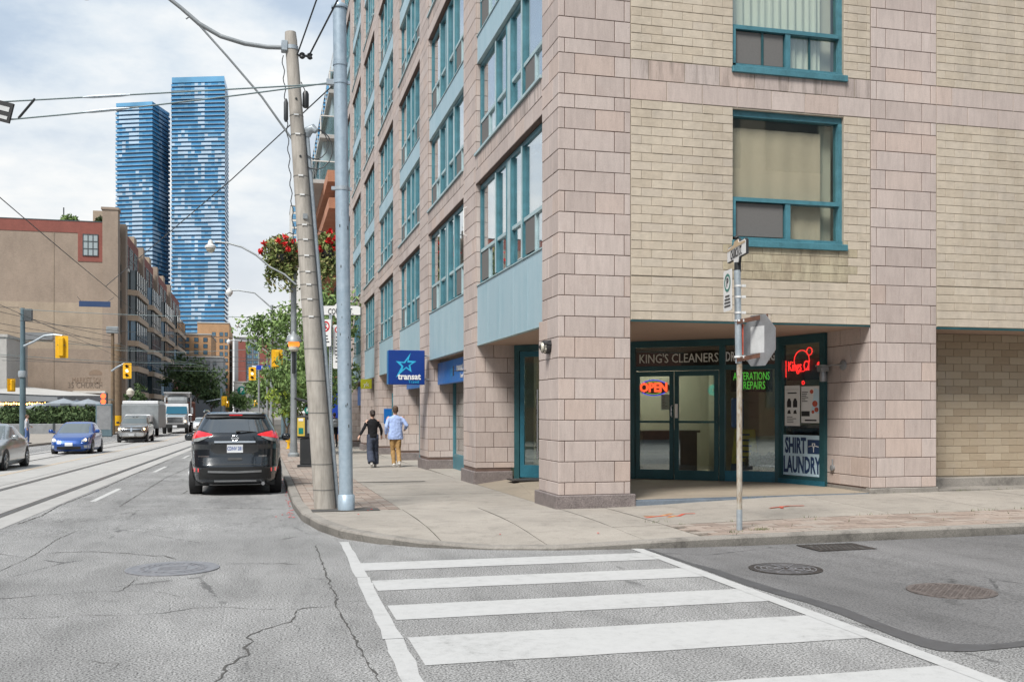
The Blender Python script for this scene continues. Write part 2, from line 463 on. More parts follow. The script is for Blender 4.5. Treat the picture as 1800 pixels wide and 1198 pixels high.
# concrete bed of the streetcar tracks
g = MB(); y = -45
ys_bed = list(range(-45, 130, 6)) + [130]
for i in range(len(ys_bed) - 1):
    y0, y1 = ys_bed[i], ys_bed[i + 1]
    for x0, x1 in ((-5.9, -3.56), (-8.2, -5.93), (-10.4, -8.23)):
        lay(g, [(x0, y0 + 0.02), (x1, y0 + 0.02), (x1, y1 - 0.01), (x0, y1 - 0.01)], 0.005)
tag(g.build('track_bed', M['trackbed'], fix=False), 'pale concrete bed of the streetcar tracks', kind='structure')
g = MB()
for xr in (-4.05, -5.55, -8.5, -10.0):
    ys_ = list(range(-45, 131, 5))
    for i in range(len(ys_) - 1):
        lay(g, [(xr - 0.035, ys_[i]), (xr + 0.035, ys_[i]), (xr + 0.035, ys_[i + 1]), (xr - 0.035, ys_[i + 1])], 0.009, 0)
        lay(g, [(xr - 0.10, ys_[i]), (xr - 0.045, ys_[i]), (xr - 0.045, ys_[i + 1]), (xr - 0.10, ys_[i + 1])], 0.009, 1)
        lay(g, [(xr + 0.045, ys_[i]), (xr + 0.085, ys_[i]), (xr + 0.085, ys_[i + 1]), (xr + 0.045, ys_[i + 1])], 0.009, 1)
tag(g.build('streetcar_rail', [M['rail'], M['groove']], fix=False), 'steel streetcar rails sunk in the concrete bed', kind='structure')
# painted lines
g = MB()
def strip(mb, x0, y0, x1, y1, off=0.004, wob=0.006):
    """painted bar with slightly uneven ends"""
    n = 10; r1 = random.Random(int(y0 * 100)); L = []; U = []
    for i in range(n + 1):
        x = lerp(x0, x1, i / n); L.append((x, y0 + r1.uniform(-wob, wob))); U.append((x, y1 + r1.uniform(-wob, wob)))
    for i in range(n): lay(mb, [L[i], L[i + 1], U[i + 1], U[i]], off)
bars = [(10.30, 10.82), (9.13, 9.68), (7.82, 8.42), (6.38, 7.20), (4.95, 5.57), (3.5, 4.15), (2.1, 2.75)]
cw = MB()
for y0, y1 in bars: strip(cw, 1.02, y0, 4.33, y1)
def edge_x(y, k): return lerp((0.70, 0.86)[k], (0.935, 1.05)[k], (y + 1) / 13.6)
ys_ = [12.62 - 0.34 * k for k in range(41)]; r1 = random.Random(5); jit = [[r1.gauss(0, 0.006), r1.gauss(0, 0.006)] for _ in ys_]
for i in range(40):
    if i in (8, 16): continue
    lay(cw, [(edge_x(ys_[i + 1], 0) + jit[i + 1][0], ys_[i + 1]), (edge_x(ys_[i + 1], 1) + jit[i + 1][1], ys_[i + 1]), (edge_x(ys_[i], 1) + jit[i][1], ys_[i]), (edge_x(ys_[i], 0) + jit[i][0], ys_[i])], 0.006)
for i in (8, 16): lay(cw, [(edge_x(ys_[i + 1] , 0), ys_[i + 1]), (edge_x(ys_[i + 1], 1), ys_[i + 1]), (edge_x(ys_[i], 1) + 0.012, ys_[i] - 0.012), (edge_x(ys_[i], 0) + 0.012, ys_[i] - 0.012)], 0.006)
lay(cw, [(4.23, -1), (4.37, -1), (4.39, 11.12), (4.25, 11.2)], 0.006)
tag(cw.build('zebra_crossing', M['road_paint'], fix=False), 'white painted bars and edge lines of the pedestrian crossing', kind='structure')
ln = MB()
for y0 in (20.0, 30.9, 41.8, 52.5, 63, 74, 85): lay(ln, [(-3.15, y0), (-3.04, y0), (-3.04, y0 + 3.6), (-3.15, y0 + 3.6)], 0.004)
tag(ln.build('lane_dashes', M['road_paint_worn'], fix=False), 'faded white dashes between the lanes', kind='structure')
ln = MB()
for y0 in range(-40, 126, 6): lay(ln, [(-7.12, y0), (-6.95, y0), (-6.95, y0 + 6), (-7.12, y0 + 6)], 0.009)
tag(ln.build('centre_line', M['yellow_paint'], fix=False), 'faded yellow line between the two tracks', kind='structure')
# cracks in the asphalt
def crack(mb, pts, w0, off=0.003, seed=1):
    r1 = random.Random(seed); P = []
    for i in range(len(pts) - 1):
        n = max(2, int(math.dist(pts[i], pts[i + 1]) / 0.07))
        for k in range(n):
            t = k / n; P.append((lerp(pts[i][0], pts[i + 1][0], t) + r1.gauss(0, 0.008), lerp(pts[i][1], pts[i + 1][1], t) + r1.gauss(0, 0.012)))
    P.append(pts[-1]); L = []; Q = []
    for i, p in enumerate(P):
        a_, b_ = P[max(0, i - 1)], P[min(len(P) - 1, i + 1)]
        dx, dy = b_[0] - a_[0], b_[1] - a_[1]; ll = math.hypot(dx, dy) or 1
        e = min(1, i / 3 + 0.2, (len(P) - 1 - i) / 3 + 0.2) * w0 * 0.62 * r1.uniform(0.25, 1.6) / 2
        L.append((p[0] - dy / ll * e, p[1] + dx / ll * e)); Q.append((p[0] + dy / ll * e, p[1] - dx / ll * e))
    for i in range(len(P) - 1): mb.face([(*L[i], gz(*L[i]) + off), (*Q[i], gz(*Q[i]) + off), (*Q[i + 1], gz(*Q[i + 1]) + off), (*L[i + 1], gz(*L[i + 1]) + off)])
cr = MB()
CR = [([(-0.27, 6.0), (-0.27, 6.32), (-0.23, 6.53), (-0.25, 6.63), (-0.08, 7.02), (-0.13, 7.17), (-0.07, 7.37), (-0.12, 7.49), (0.04, 7.78), (0.21, 7.95), (0.28, 8.41), (0.33, 8.49), (0.59, 8.53)], 0.022),
      ([(0.63, 12.45), (0.62, 11.08), (0.62, 10.14), (0.63, 9.03), (0.6, 8.4), (0.62, 7.85), (0.64, 7.39), (0.66, 6.6), (0.7, 5.9)], 0.022),
      ([(-3.2, 8.7), (-2.03, 8.66), (-1.68, 8.6), (-1.41, 8.62), (-1.06, 8.53), (-0.79, 8.56), (-0.56, 8.72), (-0.29, 8.7), (-0.08, 8.55), (0.28, 8.44)], 0.012),
      ([(-3.1, 9.45), (-2.23, 9.55), (-2.01, 9.63), (-1.59, 9.7), (-1.27, 9.71), (-1.23, 10.04), (-1.2, 10.40)], 0.014),
      ([(-2.7, 10.6), (-2.61, 11.32), (-2.55, 12.0), (-2.53, 12.49), (-2.56, 13.53), (-2.49, 14.72)], 0.016),
      ([(-2.47, 12.52), (-1.98, 12.5), (-1.54, 12.25), (-1.3, 12.0), (-1.1, 11.95), (-0.93, 11.59)], 0.030),
      ([(-0.41, 11.13), (-0.12, 11.1), (0.2, 11.01), (0.48, 10.86)], 0.022),
      ([(-2.45, 18.7), (-2.47, 21.77), (-2.49, 27.6), (-2.32, 33.33), (-2.3, 48)], 0.035),
      ([(-3.4, 18.9), (-2.84, 18.81), (-1.78, 18.64), (-0.4, 17.78), (0.4, 17.35)], 0.035),
      ([(-2.32, 21.41), (-1.61, 21.53), (-1.57, 22.54)], 0.04), ([(0.64, 8.72), (1.0, 8.68)], 0.01), ([(0.64, 7.4), (0.95, 7.5)], 0.01),
      ([(-1.27, 9.71), (-0.9, 9.55), (-0.7, 9.2)], 0.009), ([(0.21, 7.95), (0.27, 7.7), (0.25, 7.55)], 0.008), ([(-1.2, 7.1), (-0.9, 6.9), (-1.0, 6.6)], 0.010),
      ([(-3.5, 15.9), (-3.42, 17.2), (-3.52, 19), (-3.47, 23), (-3.52, 29), (-3.5, 40)], 0.05)]
for i, (p, w_) in enumerate(CR): crack(cr, p, w_, seed=i)
tag(cr.build('asphalt_cracks', M['crack'], fix=False), 'thin dark cracks wandering over the old asphalt', kind='structure')

# ------------------------------------------------------------------ pavement with kerb, slabs and pavers
EDGE = [(0.5, 150), (0.5, 75), (0.5, 45), (0.5, 30), (0.5, 17.5), (0.57, 15.3), (0.74, 13.9), (0.98, 12.98), (1.35, 12.38), (1.85, 11.9), (2.6, 11.5), (3.37, 11.27), (4.22, 11.16), (5, 11.1), (6.4, 11.04), (10, 11.0), (20, 10.98), (40, 10.96), (60, 10.95)]
def dense(path, step):
    o = []
    for i in range(len(path) - 1):
        n = max(1, int(math.dist(path[i], path[i + 1]) / step))
        for k in range(n): o.append((lerp(path[i][0], path[i + 1][0], k / n), lerp(path[i][1], path[i + 1][1], k / n)))
    o.append(path[-1]); return o
def offset(path, d):
    o = []
    for i, p in enumerate(path):
        a_, b_ = path[max(0, i - 1)], path[min(len(path) - 1, i + 1)]
        dx, dy = b_[0] - a_[0], b_[1] - a_[1]; ll = math.hypot(dx, dy)
        o.append((p[0] - dy / ll * d, p[1] + dx / ll * d))
    return o
KP = dense(EDGE, 0.6); KI = offset(KP, 0.16); KB = offset(KP, 0.02)
kb = MB()
for i in range(len(KP) - 1):
    q = []
    for p, b_, t in ((KP[i], KB[i], KI[i]), (KP[i + 1], KB[i + 1], KI[i + 1])):
        zt = sz(*t); q.append([(p[0], p[1], gz(*p) - 0.05), (p[0], p[1], max(gz(*p) + 0.012, zt - 0.03)), (b_[0], b_[1], zt - 0.004), (t[0], t[1], zt), (t[0], t[1], zt - 0.2)])
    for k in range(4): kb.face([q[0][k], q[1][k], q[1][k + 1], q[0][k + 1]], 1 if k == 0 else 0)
kerb = tag(kb.build('kerb', [M['kerb'], M['kerb_face']], sm=True), 'weathered concrete kerb round the corner', kind='structure')
INNER = offset(EDGE, 0.16); INNER = [(0.66, 150)] + INNER[1:-1] + [(60, 11.11)]
def inside(poly):
    for i in range(len(INNER) - 1):
        poly = clip_half(poly, INNER[i], INNER[i + 1])
        if len(poly) < 3: return []
    return poly
base = MB()
xs = [0.6, 1.2, 1.8, 2.4, 3.0, 3.6, 4.47, 5.0, 5.5, 6.5, 7.5, 8.5, 10, 12, 15, 20, 40, 60]; yb = [10.9, 11.4, 11.9, 12.4, 12.9, 13.4, 14, 14.9, 16, 18, 22, 30, 45, 75, 150]
for i in range(len(xs) - 1):
    for j in range(len(yb) - 1):
        if xs[i] >= 4.4 and yb[j] >= 14.8: continue
        p = inside([(xs[i], yb[j]), (xs[i + 1], yb[j]), (xs[i + 1], yb[j + 1]), (xs[i], yb[j + 1])])
        if len(p) >= 3: base.face([(x, y, sz(x, y) - 0.022) for x, y in p])
walk = tag(base.build('sidewalk', M['walk_joint'], fix=False), 'corner pavement of concrete slabs and brick pavers', kind='structure')
def slab(x0, y0, x1, y1, name='slab', m='walk', gap=0.007, th=0.03, lift=0.0, mb=None, r1=rnd):
    p = inside([(x0 + gap, y0 + gap), (x1 - gap, y0 + gap), (x1 - gap, y1 - gap), (x0 + gap, y1 - gap)])
    if len(p) < 3: return
    t = MB() if mb is None else mb
    dz = lift + r1.uniform(-0.003, 0.003)
    if x1 - x0 > 0.6:     # large slabs bend with the ground
        nx, ny = max(1, int((x1 - x0) / 0.6)), max(1, int((y1 - y0) / 0.6))
        for i in range(nx):
            for j in range(ny):
                a0, a1 = lerp(x0, x1, i / nx), lerp(x0, x1, (i + 1) / nx); b0, b1 = lerp(y0, y1, j / ny), lerp(y0, y1, (j + 1) / ny)
                q = clip(clip(clip(clip(p, 0, a0, False), 0, a1, True), 1, b0, False), 1, b1, True)
                if len(q) >= 3: t.face([(x, y, sz(x, y) + dz) for x, y in q])
    else: t.face([(x, y, sz(x, y) + dz) for x, y in p])
    for i in range(len(p)):
        a_, b_ = p[i], p[(i + 1) % len(p)]
        t.face([(a_[0], a_[1], sz(*a_) + dz - th), (b_[0], b_[1], sz(*b_) + dz - th), (b_[0], b_[1], sz(*b_) + dz), (a_[0], a_[1], sz(*a_) + dz)])
    if mb is None: t.build(name, M[m], walk, fix=True)
# corner slabs
for x0, x1 in ((0.6, 2.1), (2.1, 3.3), (3.3, 4.47)):
    for y0, y1 in ((11.0, 13.1), (13.1, 15.45)): slab(x0, y0, x1, y1)
slab(4.47, 11.0, 5.2, 12.4); slab(4.47, 12.4, 5.2, 14.85)
# slabs along the main street
yy = 15.45
while yy < 70:
    st = 2.9 if yy < 40 else 6
    slab(2.08, yy, 4.45, yy + st); yy += st
# slabs along the side street
xx = 5.2
while xx < 30:
    slab(xx, 12.38, xx + 1.75, 14.86); xx += 1.75
# pavers: a strip along each kerb, the nearest ones single bricks
cells = []
yy = 15.47; row = 0
while yy < 70:
    L = 0.30 if yy < 34 else 1.2
    for c in range(8):
        x0 = 0.67 + c * 0.176; sh = (L / 2 if c % 2 else 0)
        cells.append((x0, yy + sh, x0 + 0.176, yy + sh + L))
    yy += L
xx = 5.22; 
while xx < 26:
    L = 0.34 if xx < 14 else 1.2
    for c in range(7):
        y0 = 11.14 + c * 0.176; sh = (L / 2 if c % 2 else 0)
        cells.append((xx + sh, y0, xx + sh + L, y0 + 0.176))
    xx += L
cells.sort(key=lambda c: c[0] ** 2 + c[1] ** 2)
rest = MB()
for i, c in enumerate(cells): slab(*c, name='paver', m='paver', gap=0.004, th=0.02, lift=-0.002, mb=None if i < 300 else rest)
o = rest.build('paver_field', M['paver'], walk); o['kind'] = 'stuff'
# pavement on the far side of the main street
fw = MB()
for i, (y0, y1) in enumerate(((-45, -8), (9, 14), (14, 75), (75, 150))):
    fw.mesh([(-13.2, y0, gz(-13, y0) - 0.1), (-22, y0, gz(-13, y0) - 0.1), (-22, y1, gz(-13, y1) - 0.1), (-13.2, y1, gz(-13, y1) - 0.1),
             (-13.2, y0, gz(-13, y0) + 0.13), (-22, y0, gz(-13, y0) + 0.13), (-22, y1, gz(-13, y1) + 0.13), (-13.2, y1, gz(-13, y1) + 0.13)],
            [(4, 5, 6, 7), (0, 1, 5, 4), (3, 0, 4, 7), (1, 2, 6, 5), (2, 3, 7, 6)])
tag(fw.build('far_sidewalk', M['walk']), 'concrete pavement across the street', kind='structure')
# steel slots across the pavement
sl = MB()
for x0, x1, y0, w_ in ((0.75, 3.55, 22.2, 0.13), (1.25, 1.95, 24.4, 0.16), (0.75, 3.75, 29.3, 0.10), (0.72, 1.75, 15.30, 0.42)):
    sl.face([(x0, y0, sz(x0, y0) + 0.006), (x1, y0, sz(x1, y0) + 0.006), (x1, y0 + w_, sz(x1, y0 + w_) + 0.006), (x0, y0 + w_, sz(x0, y0 + w_) + 0.006)])
sl.build('drain_slot', M['crack'], walk, fix=False)
# sprayed survey marks
paint('spray_red', (0.52, 0.10, 0.06), 0.8, var=0.4, scale=18); paint('spray_orange', (0.50, 0.24, 0.10), 0.8, var=0.4, scale=18)
sp = MB()
def spr(pts, w_, m):
    for i in range(len(pts) - 1):
        a_, b_ = pts[i], pts[i + 1]; dx, dy = b_[0] - a_[0], b_[1] - a_[1]; ll = math.hypot(dx, dy); ox, oy = -dy / ll * w_ / 2, dx / ll * w_ / 2
        sp.face([(x, y, sz(x, y) + 0.007) for x, y in ((a_[0] - ox, a_[1] - oy), (b_[0] - ox, b_[1] - oy), (b_[0] + ox, b_[1] + oy), (a_[0] + ox, a_[1] + oy))], m)
spr([(5.25, 13.2), (5.6, 13.35), (5.75, 13.2), (5.95, 13.45), (6.1, 13.4)], 0.06, 0); spr([(5.3, 13.4), (5.5, 13.3), (5.8, 13.55)], 0.07, 1)
spr([(5.55, 13.1), (5.75, 13.3)], 0.06, 1); spr([(7.35, 13.5), (7.75, 13.62), (7.95, 13.55)], 0.05, 0); spr([(7.5, 13.4), (7.6, 13.62)], 0.05, 0)
sp.build('spray_mark', [M['spray_red'], M['spray_orange']], walk, fix=False)

# ------------------------------------------------------------------ covers in the road
def manhole(name, x, y, r, label, m, kind):
    root = empty(name, (x, y, gz(x, y)), 0, label, 'manhole cover')
    t = MB(); t.lathe([(r, 0.0), (r, 0.011), (r * 0.94, 0.012), (r * 0.93, 0.010)], n=40); t.build('frame', M[m], root)
    t = MB(); t.lathe([(r * 0.915, 0.0), (r * 0.915, 0.0095), (r * 0.0, 0.0105)], n=40, cap=False); lid = t.build('lid', M[m], root)
    t = MB()
    if kind == 'ring':
        for q in (0.55, 0.74): t.lathe([(r * q, 0.008), (r * q, 0.0135), (r * (q - 0.05), 0.0135), (r * (q - 0.05), 0.008)], n=36, cap=False)
        for k in range(24):
            a_ = 2 * math.pi * k / 24; c, s = math.cos(a_), math.sin(a_)
            t.obox((c * r * 0.64, s * r * 0.64, 0.011), (c, s, 0), (-s, c, 0), (0, 0, 1), r * 0.05, 0.012, 0.0035)
        for k in range(-2, 3): t.box(-r * 0.3, k * r * 0.1 - 0.012, 0.009, r * 0.3, k * r * 0.1 + 0.012, 0.0145)
    elif kind == 'spoke':
        for k in range(8):
            a_ = 2 * math.pi * k / 8; c, s = math.cos(a_), math.sin(a_)
            t.obox((c * r * 0.45, s * r * 0.45, 0.012), (c, s, 0), (-s, c, 0), (0, 0, 1), r * 0.33, 0.006, 0.003)
        for q in (0.3, 0.52, 0.68, 0.84): t.lathe([(r * q, 0.008), (r * q, 0.0135), (r * (q - 0.03), 0.0135), (r * (q - 0.03), 0.008)], n=36, cap=False)
    else:
        n = 9
        for i in range(-n, n + 1):
            for j in range(-n, n + 1):
                X, Y = i * r * 0.095, j * r * 0.095
                if X * X + Y * Y < (r * 0.86) ** 2 and (i + j) % 2 == 0: t.box(X - r * 0.034, Y - r * 0.034, 0.009, X + r * 0.034, Y + r * 0.034, 0.0145)
    t.build('tread', M['iron_light' if kind != 'grid' else m], lid)
manhole('manhole_cover', -0.91, 10.92, 0.47, 'pale worn manhole cover with concentric rings amid cracked asphalt', 'iron_light', 'ring')
manhole('manhole_cover', 5.27, 9.35, 0.375, 'dark iron manhole cover with radiating spokes beside the crosswalk edge line', 'iron', 'spoke')
manhole('manhole_cover', 6.08, 7.82, 0.385, 'rusty chequered manhole cover in the smooth side street asphalt', 'iron_rust', 'grid')
gr = empty('drain_grate', (6.66, 10.62, gz(6.66, 10.6)), 0, 'iron kerbside drain grate with slots set against the side street kerb', 'drain grate')
t = MB(); t.box(-0.36, -0.24, 0, 0.36, 0.24, 0.008); t.build('sump', M['crack'], gr)
t = MB()
for x0, x1, y0, y1 in ((-0.38, 0.38, 0.2, 0.26), (-0.38, 0.38, -0.26, -0.2), (-0.38, -0.3, -0.2, 0.2), (0.3, 0.38, -0.2, 0.2)): t.box(x0, y0, 0, x1, y1, 0.012)
t.build('frame', M['iron'], gr)
for k in range(9):
    t = MB(); t.obox((-0.26 + k * 0.065, 0, 0.010), (0.35, 0.94, 0), (-0.94, 0.35, 0), (0, 0, 1), 0.2, 0.018, 0.0025); t.build('bar', M['iron'], gr)
# weeds and fallen petals along the joints
a = NT('weed'); M['weed'] = a.done(a.ramp(a.rand(), (0, (0.07, 0.10, 0.03)), (1, (0.16, 0.17, 0.06))), 0.8)
wd = MB()
def weed(x, y, n, s):
    for k in range(n):
        a_ = rnd.uniform(0, 6.28); px, py = x + rnd.gauss(0, s), y + rnd.gauss(0, s * 0.4); h_ = rnd.uniform(0.012, 0.05); l_ = rnd.uniform(0.01, 0.04); z = sz(px, py)
        wd.face([(px, py, z), (px + 0.008 * math.sin(a_), py - 0.008 * math.cos(a_), z), (px + l_ * math.cos(a_), py + l_ * math.sin(a_), z + h_)])
for k in range(26): weed(rnd.uniform(5.2, 14), 12.38, 5, 0.05)
for k in range(22): weed(rnd.uniform(5.6, 14), 14.84, 6, 0.06)
for k in range(16): weed(5.3 + k * 0.33, 11.15 + rnd.uniform(0, 1.1), 3, 0.04)
weed(6.15, 11.5, 60, 0.08); weed(5.72, 11.4, 24, 0.05); weed(4.45, 14.86, 12, 0.04); weed(5.2, 12.7, 20, 0.12)
tag(wd.build('weeds', M['weed'], fix=False), 'small green weeds in the pavement joints', kind='stuff')
paint('petal', (0.55, 0.03, 0.03), 0.7)
pt = MB()
for x, y in [(1.55, 15.2), (1.35, 14.6), (1.62, 15.35), (0.44, 17.0), (0.42, 16.6), (0.45, 18.4), (0.4, 15.8), (0.3, 16.2), (0.46, 20), (4.1, 11.9), (2.9, 12.2), (0.2, 15.9)] + [(0.45 + rnd.gauss(0, 0.03), rnd.uniform(15.4, 26)) for _ in range(40)]:
    z = (sz(x, y) if x > 0.6 else gz(x, y)) + 0.016; s_ = rnd.uniform(0.012, 0.03)
    pt.face([(x - s_, y, z), (x, y - s_, z + 0.006), (x + s_, y, z), (x, y + s_, z + 0.008)])
tag(pt.build('fallen_petals', M['petal'], fix=False), 'fallen red petals along the kerb', kind='stuff')
# ------------------------------------------------------------------ the corner building: materials
def stone(name, stain=False):
    a = NT(name); p = a.pos(); r = a.rand()
    off = a.new('ShaderNodeCombineXYZ'); a.put(off.inputs[0], a.math('MULTIPLY', r, 17.0)); a.put(off.inputs[2], a.math('MULTIPLY', r, 31.0))
    va = a.new('ShaderNodeVectorMath', operation='ADD'); a.l(p, va.inputs[0]); a.l(off.outputs[0], va.inputs[1]); v = va.outputs[0]
    st = a.noise(a.mapping(v, (1, 1, 0.16)), 16, 6, 0.65); f = a.noise(v, 55, 3, 0.6); big = a.noise(p, 0.6, 4, 0.5)
    pit = a.noise(a.mapping(v, (1, 1, 0.45)), 24, 4, 0.75)
    col = a.ramp(r, (0.0, (0.41, 0.342, 0.312)), (0.35, (0.45, 0.378, 0.345)), (0.7, (0.478, 0.408, 0.375)), (1.0, (0.465, 0.372, 0.325)))
    col = a.mix(1.0, col, a.ramp(st, (0.3, 0.90), (0.6, 1.05)), 'MULTIPLY')
    col = a.mix(1.0, col, a.ramp(f, (0.32, 0.92), (0.66, 1.05)), 'MULTIPLY')
    col = a.mix(1.0, col, a.ramp(pit, (0.28, 0.74), (0.36, 1.0)), 'MULTIPLY')
    col = a.mix(1.0, col, a.ramp(big, (0.3, 0.90), (0.7, 1.06)), 'MULTIPLY')
    blot = a.noise(v, 2.6, 6, 0.7); col = a.mix(a.ramp(blot, (0.56, 0.0), (0.74, 0.32)), col, (0.34, 0.265, 0.235))
    if stain:
        sk = a.noise(a.mapping(p, (1, 1, 0.10)), 7, 6, 0.7)
        col = a.mix(a.ramp(sk, (0.46, 0.0), (0.68, 0.7)), col, (0.12, 0.10, 0.085))
    a.bump(a.math('ADD', f, a.math('MULTIPLY', pit, 0.6)), 0.22, 0.006)
    M[name] = a.done(col, 0.72, 0, 0.35); return M[name]
stone('stone'); stone('stone_stained', True)
a = NT('brick'); p = a.pos(); r = a.rand()
col = a.ramp(r, (0, (0.445, 0.38, 0.30)), (0.3, (0.472, 0.407, 0.325)), (0.65, (0.492, 0.428, 0.345)), (1, (0.46, 0.40, 0.33)))
col = a.mix(1.0, col, a.ramp(a.noise(p, 7, 6, 0.65), (0.3, 0.88), (0.7, 1.06)), 'MULTIPLY')
col = a.mix(1.0, col, a.ramp(a.noise(a.mapping(p, (1, 1, 0.18)), 1.6, 6, 0.65), (0.3, 0.86), (0.56, 1.03)), 'MULTIPLY')
rough_n = a.math('ADD', a.math('MULTIPLY', a.noise(p, 26, 5, 0.65), 0.7), a.math('MULTIPLY', a.noise(p, 95, 3, 0.6), 0.3))
a.bump(rough_n, 0.55, 0.016); M['brick'] = a.done(col, 0.85, 0, 0.3)
a = NT('brick_stained'); p = a.pos(); r = a.rand()
col = a.ramp(r, (0, (0.38, 0.32, 0.225)), (1, (0.44, 0.39, 0.28)))
sk = a.noise(a.mapping(p, (1, 1, 0.3)), 5, 6, 0.7)
col = a.mix(a.ramp(sk, (0.42, 0.0), (0.66, 0.6)), col, (0.14, 0.11, 0.085)); a.bump(a.noise(p, 26, 5, 0.65), 0.55, 0.016)
M['brick_stained'] = a.done(col, 0.85, 0, 0.3)
a = NT('brick_brown'); p = a.pos(); r = a.rand()
col = a.ramp(r, (0, (0.33, 0.262, 0.185)), (1, (0.42, 0.35, 0.26))); a.bump(a.noise(p, 22, 5, 0.65), 0.6, 0.016)
col = a.mix(a.ramp(a.noise(p, 0.9, 3, 0.6), (0.55, 0.0), (0.7, 0.4)), col, (0.40, 0.36, 0.33))
M['brick_brown'] = a.done(col, 0.85, 0, 0.3)
paint('mortar', (0.34, 0.295, 0.235), 0.95, var=0.2, scale=5, space='pos')
paint('stone_joint', (0.135, 0.088, 0.072), 0.95, var=0.2, scale=5, space='pos')
paint('granite', (0.215, 0.178, 0.17), 0.55, var=0.3, scale=3, bump=0.1, space='pos')
a = NT('granite'); p = a.pos(); f = a.noise(p, 70, 4, 0.7); b_ = a.noise(p, 5, 6, 0.7)
col = a.ramp(f, (0.3, (0.08, 0.07, 0.068)), (0.5, (0.195, 0.165, 0.158)), (0.7, (0.30, 0.26, 0.25)))
col = a.mix(1.0, col, a.ramp(b_, (0.3, 0.72), (0.65, 1.1)), 'MULTIPLY'); M['granite'] = a.done(col, 0.6, 0, 0.4)
paint('teal', (0.062, 0.185, 0.225), 0.42, var=0.22, scale=4, spec=0.45, space='pos')
paint('teal_pale', (0.34, 0.45, 0.47), 0.5, var=0.15, scale=4, space='pos')
paint('teal_dark', (0.018, 0.075, 0.085), 0.4, var=0.2, scale=3, spec=0.45, space='pos')
paint('teal_blue', (0.02, 0.125, 0.175), 0.4, var=0.2, scale=3, spec=0.45, space='pos')
a = NT('panel_blue'); p = a.pos(); r = a.rand()
col = a.ramp(r, (0, (0.30, 0.42, 0.475)), (1, (0.35, 0.47, 0.52)))
sk = a.noise(a.mapping(p, (1, 1, 0.22)), 5, 7, 0.7)
col = a.mix(a.ramp(sk, (0.44, 0.0), (0.66, 0.5)), col, (0.22, 0.37, 0.43)); M['panel_blue'] = a.done(col, 0.5, 0.0, 0.4)
paint('threshold', (0.15, 0.18, 0.215), 0.7, var=0.2, scale=4, space='pos')
paint('soffit', (0.42, 0.295, 0.225), 0.85, var=0.06, scale=1.5, space='pos')
paint('cream_wall', (0.55, 0.53, 0.46), 0.9, var=0.05, scale=1)
paint('screen', (0.13, 0.125, 0.12), 0.8, var=0.1, scale=30)
a = NT('curtain'); p = a.pos(); wv = a.new('ShaderNodeTexWave'); wv.bands_direction = 'DIAGONAL'
a.l(a.mapping(p, (1.6, 1.6, 0.02)), wv.inputs[0]); wv.inputs['Scale'].default_value = 2.4; wv.inputs['Distortion'].default_value = 2.5; wv.inputs['Detail'].default_value = 3
a.bump(wv.outputs['Fac'], 0.6, 0.04); M['curtain'] = a.done((0.58, 0.60, 0.54), 0.9)
paint('reflect_tan', (0.58, 0.48, 0.39), 0.9, var=0.06, scale=2)
paint('room_dark', (0.10, 0.11, 0.115), 0.9)
glass('pane_glass', (0.80, 0.86, 0.86), 0.24, power=2.2)
glass('pane_court', (0.93, 0.95, 0.92), 0.10, power=4.0)
glass('shop_glass', (0.80, 0.88, 0.83), 0.15, power=3.0, wav=0.002)
paint('steel_brushed', (0.45, 0.46, 0.47), 0.3, 0.9, var=0.1, scale=20)

XA, YB = 4.47, 14.85
TOPZ = 28.4
bld = empty('apartment_building', (XA, YB, 0), 0, 'pink stone and cream brick apartment block with teal windows on the street corner', 'building')
bld.location = (0, 0, 0)

# pieces are gathered first; those nearest the camera become single objects
PIECE = {'stone_block': [], 'brick': []}
_pm = {}
def piece(kind, cx_, cy_, cz_, w_, h_, rz, m):
    PIECE[kind].append((cx_ ** 2 + cy_ ** 2 + (cz_ - 1.65) ** 2, cx_, cy_, cz_, w_, h_, rz, m))
def piece_mesh(w_, h_, m, d=0.012, ch=0.005):
    key = (round(w_, 3), round(h_, 3), m)
    if key not in _pm:
        t = MB(); x, z = w_ / 2, h_ / 2
        o = [(-x, 0, -z), (x, 0, -z), (x, 0, z), (-x, 0, z)]; q = [(-x + 0, -d + ch, -z), (x, -d + ch, -z), (x, -d + ch, z), (-x, -d + ch, z)]
        f = [(-x + ch, -d, -z + ch), (x - ch, -d, -z + ch), (x - ch, -d, z - ch), (-x + ch, -d, z - ch)]
        P = o + q + f
        F = [(8, 9, 10, 11)]
        for i in range(4):
            j = (i + 1) % 4; F.append((i, j, 4 + j, 4 + i)); F.append((4 + i, 4 + j, 8 + j, 8 + i))
        t.mesh(P, F); _pm[key] = t.data('piece', M[m])
    return _pm[key]
def flush(kind, field, n=300):
    L = sorted(PIECE[kind]); mats = sorted({q[7] for q in L})
    for q in L[:n]:
        o = link(kind, piece_mesh(q[4], q[5], q[7]), bld); j_ = rnd.uniform(-0.0035, 0.0035) if kind == 'brick' else rnd.uniform(-0.0015, 0.0015)
        o.location = (q[1] + (j_ if q[6] else 0), q[2] + (0 if q[6] else j_), q[3] + rnd.uniform(-0.0012, 0.0012)); o.rotation_euler = (0, rnd.gauss(0, 0.002), q[6] + rnd.gauss(0, 0.003))
    t = MB()
    for q in L[n:]:
        me = piece_mesh(q[4], q[5], q[7]); c, s = math.cos(q[6]), math.sin(q[6])
        t.mesh([(q[1] + v.co.x * c - v.co.y * s, q[2] + v.co.x * s + v.co.y * c, q[3] + v.co.z) for v in me.vertices],
               [tuple(f.vertices) for f in me.polygons], mats.index(q[7]))
    if t.f: o = t.build(field, [M[x] for x in mats], bld, fix=False); o['kind'] = 'stuff'
GAP = 0.011
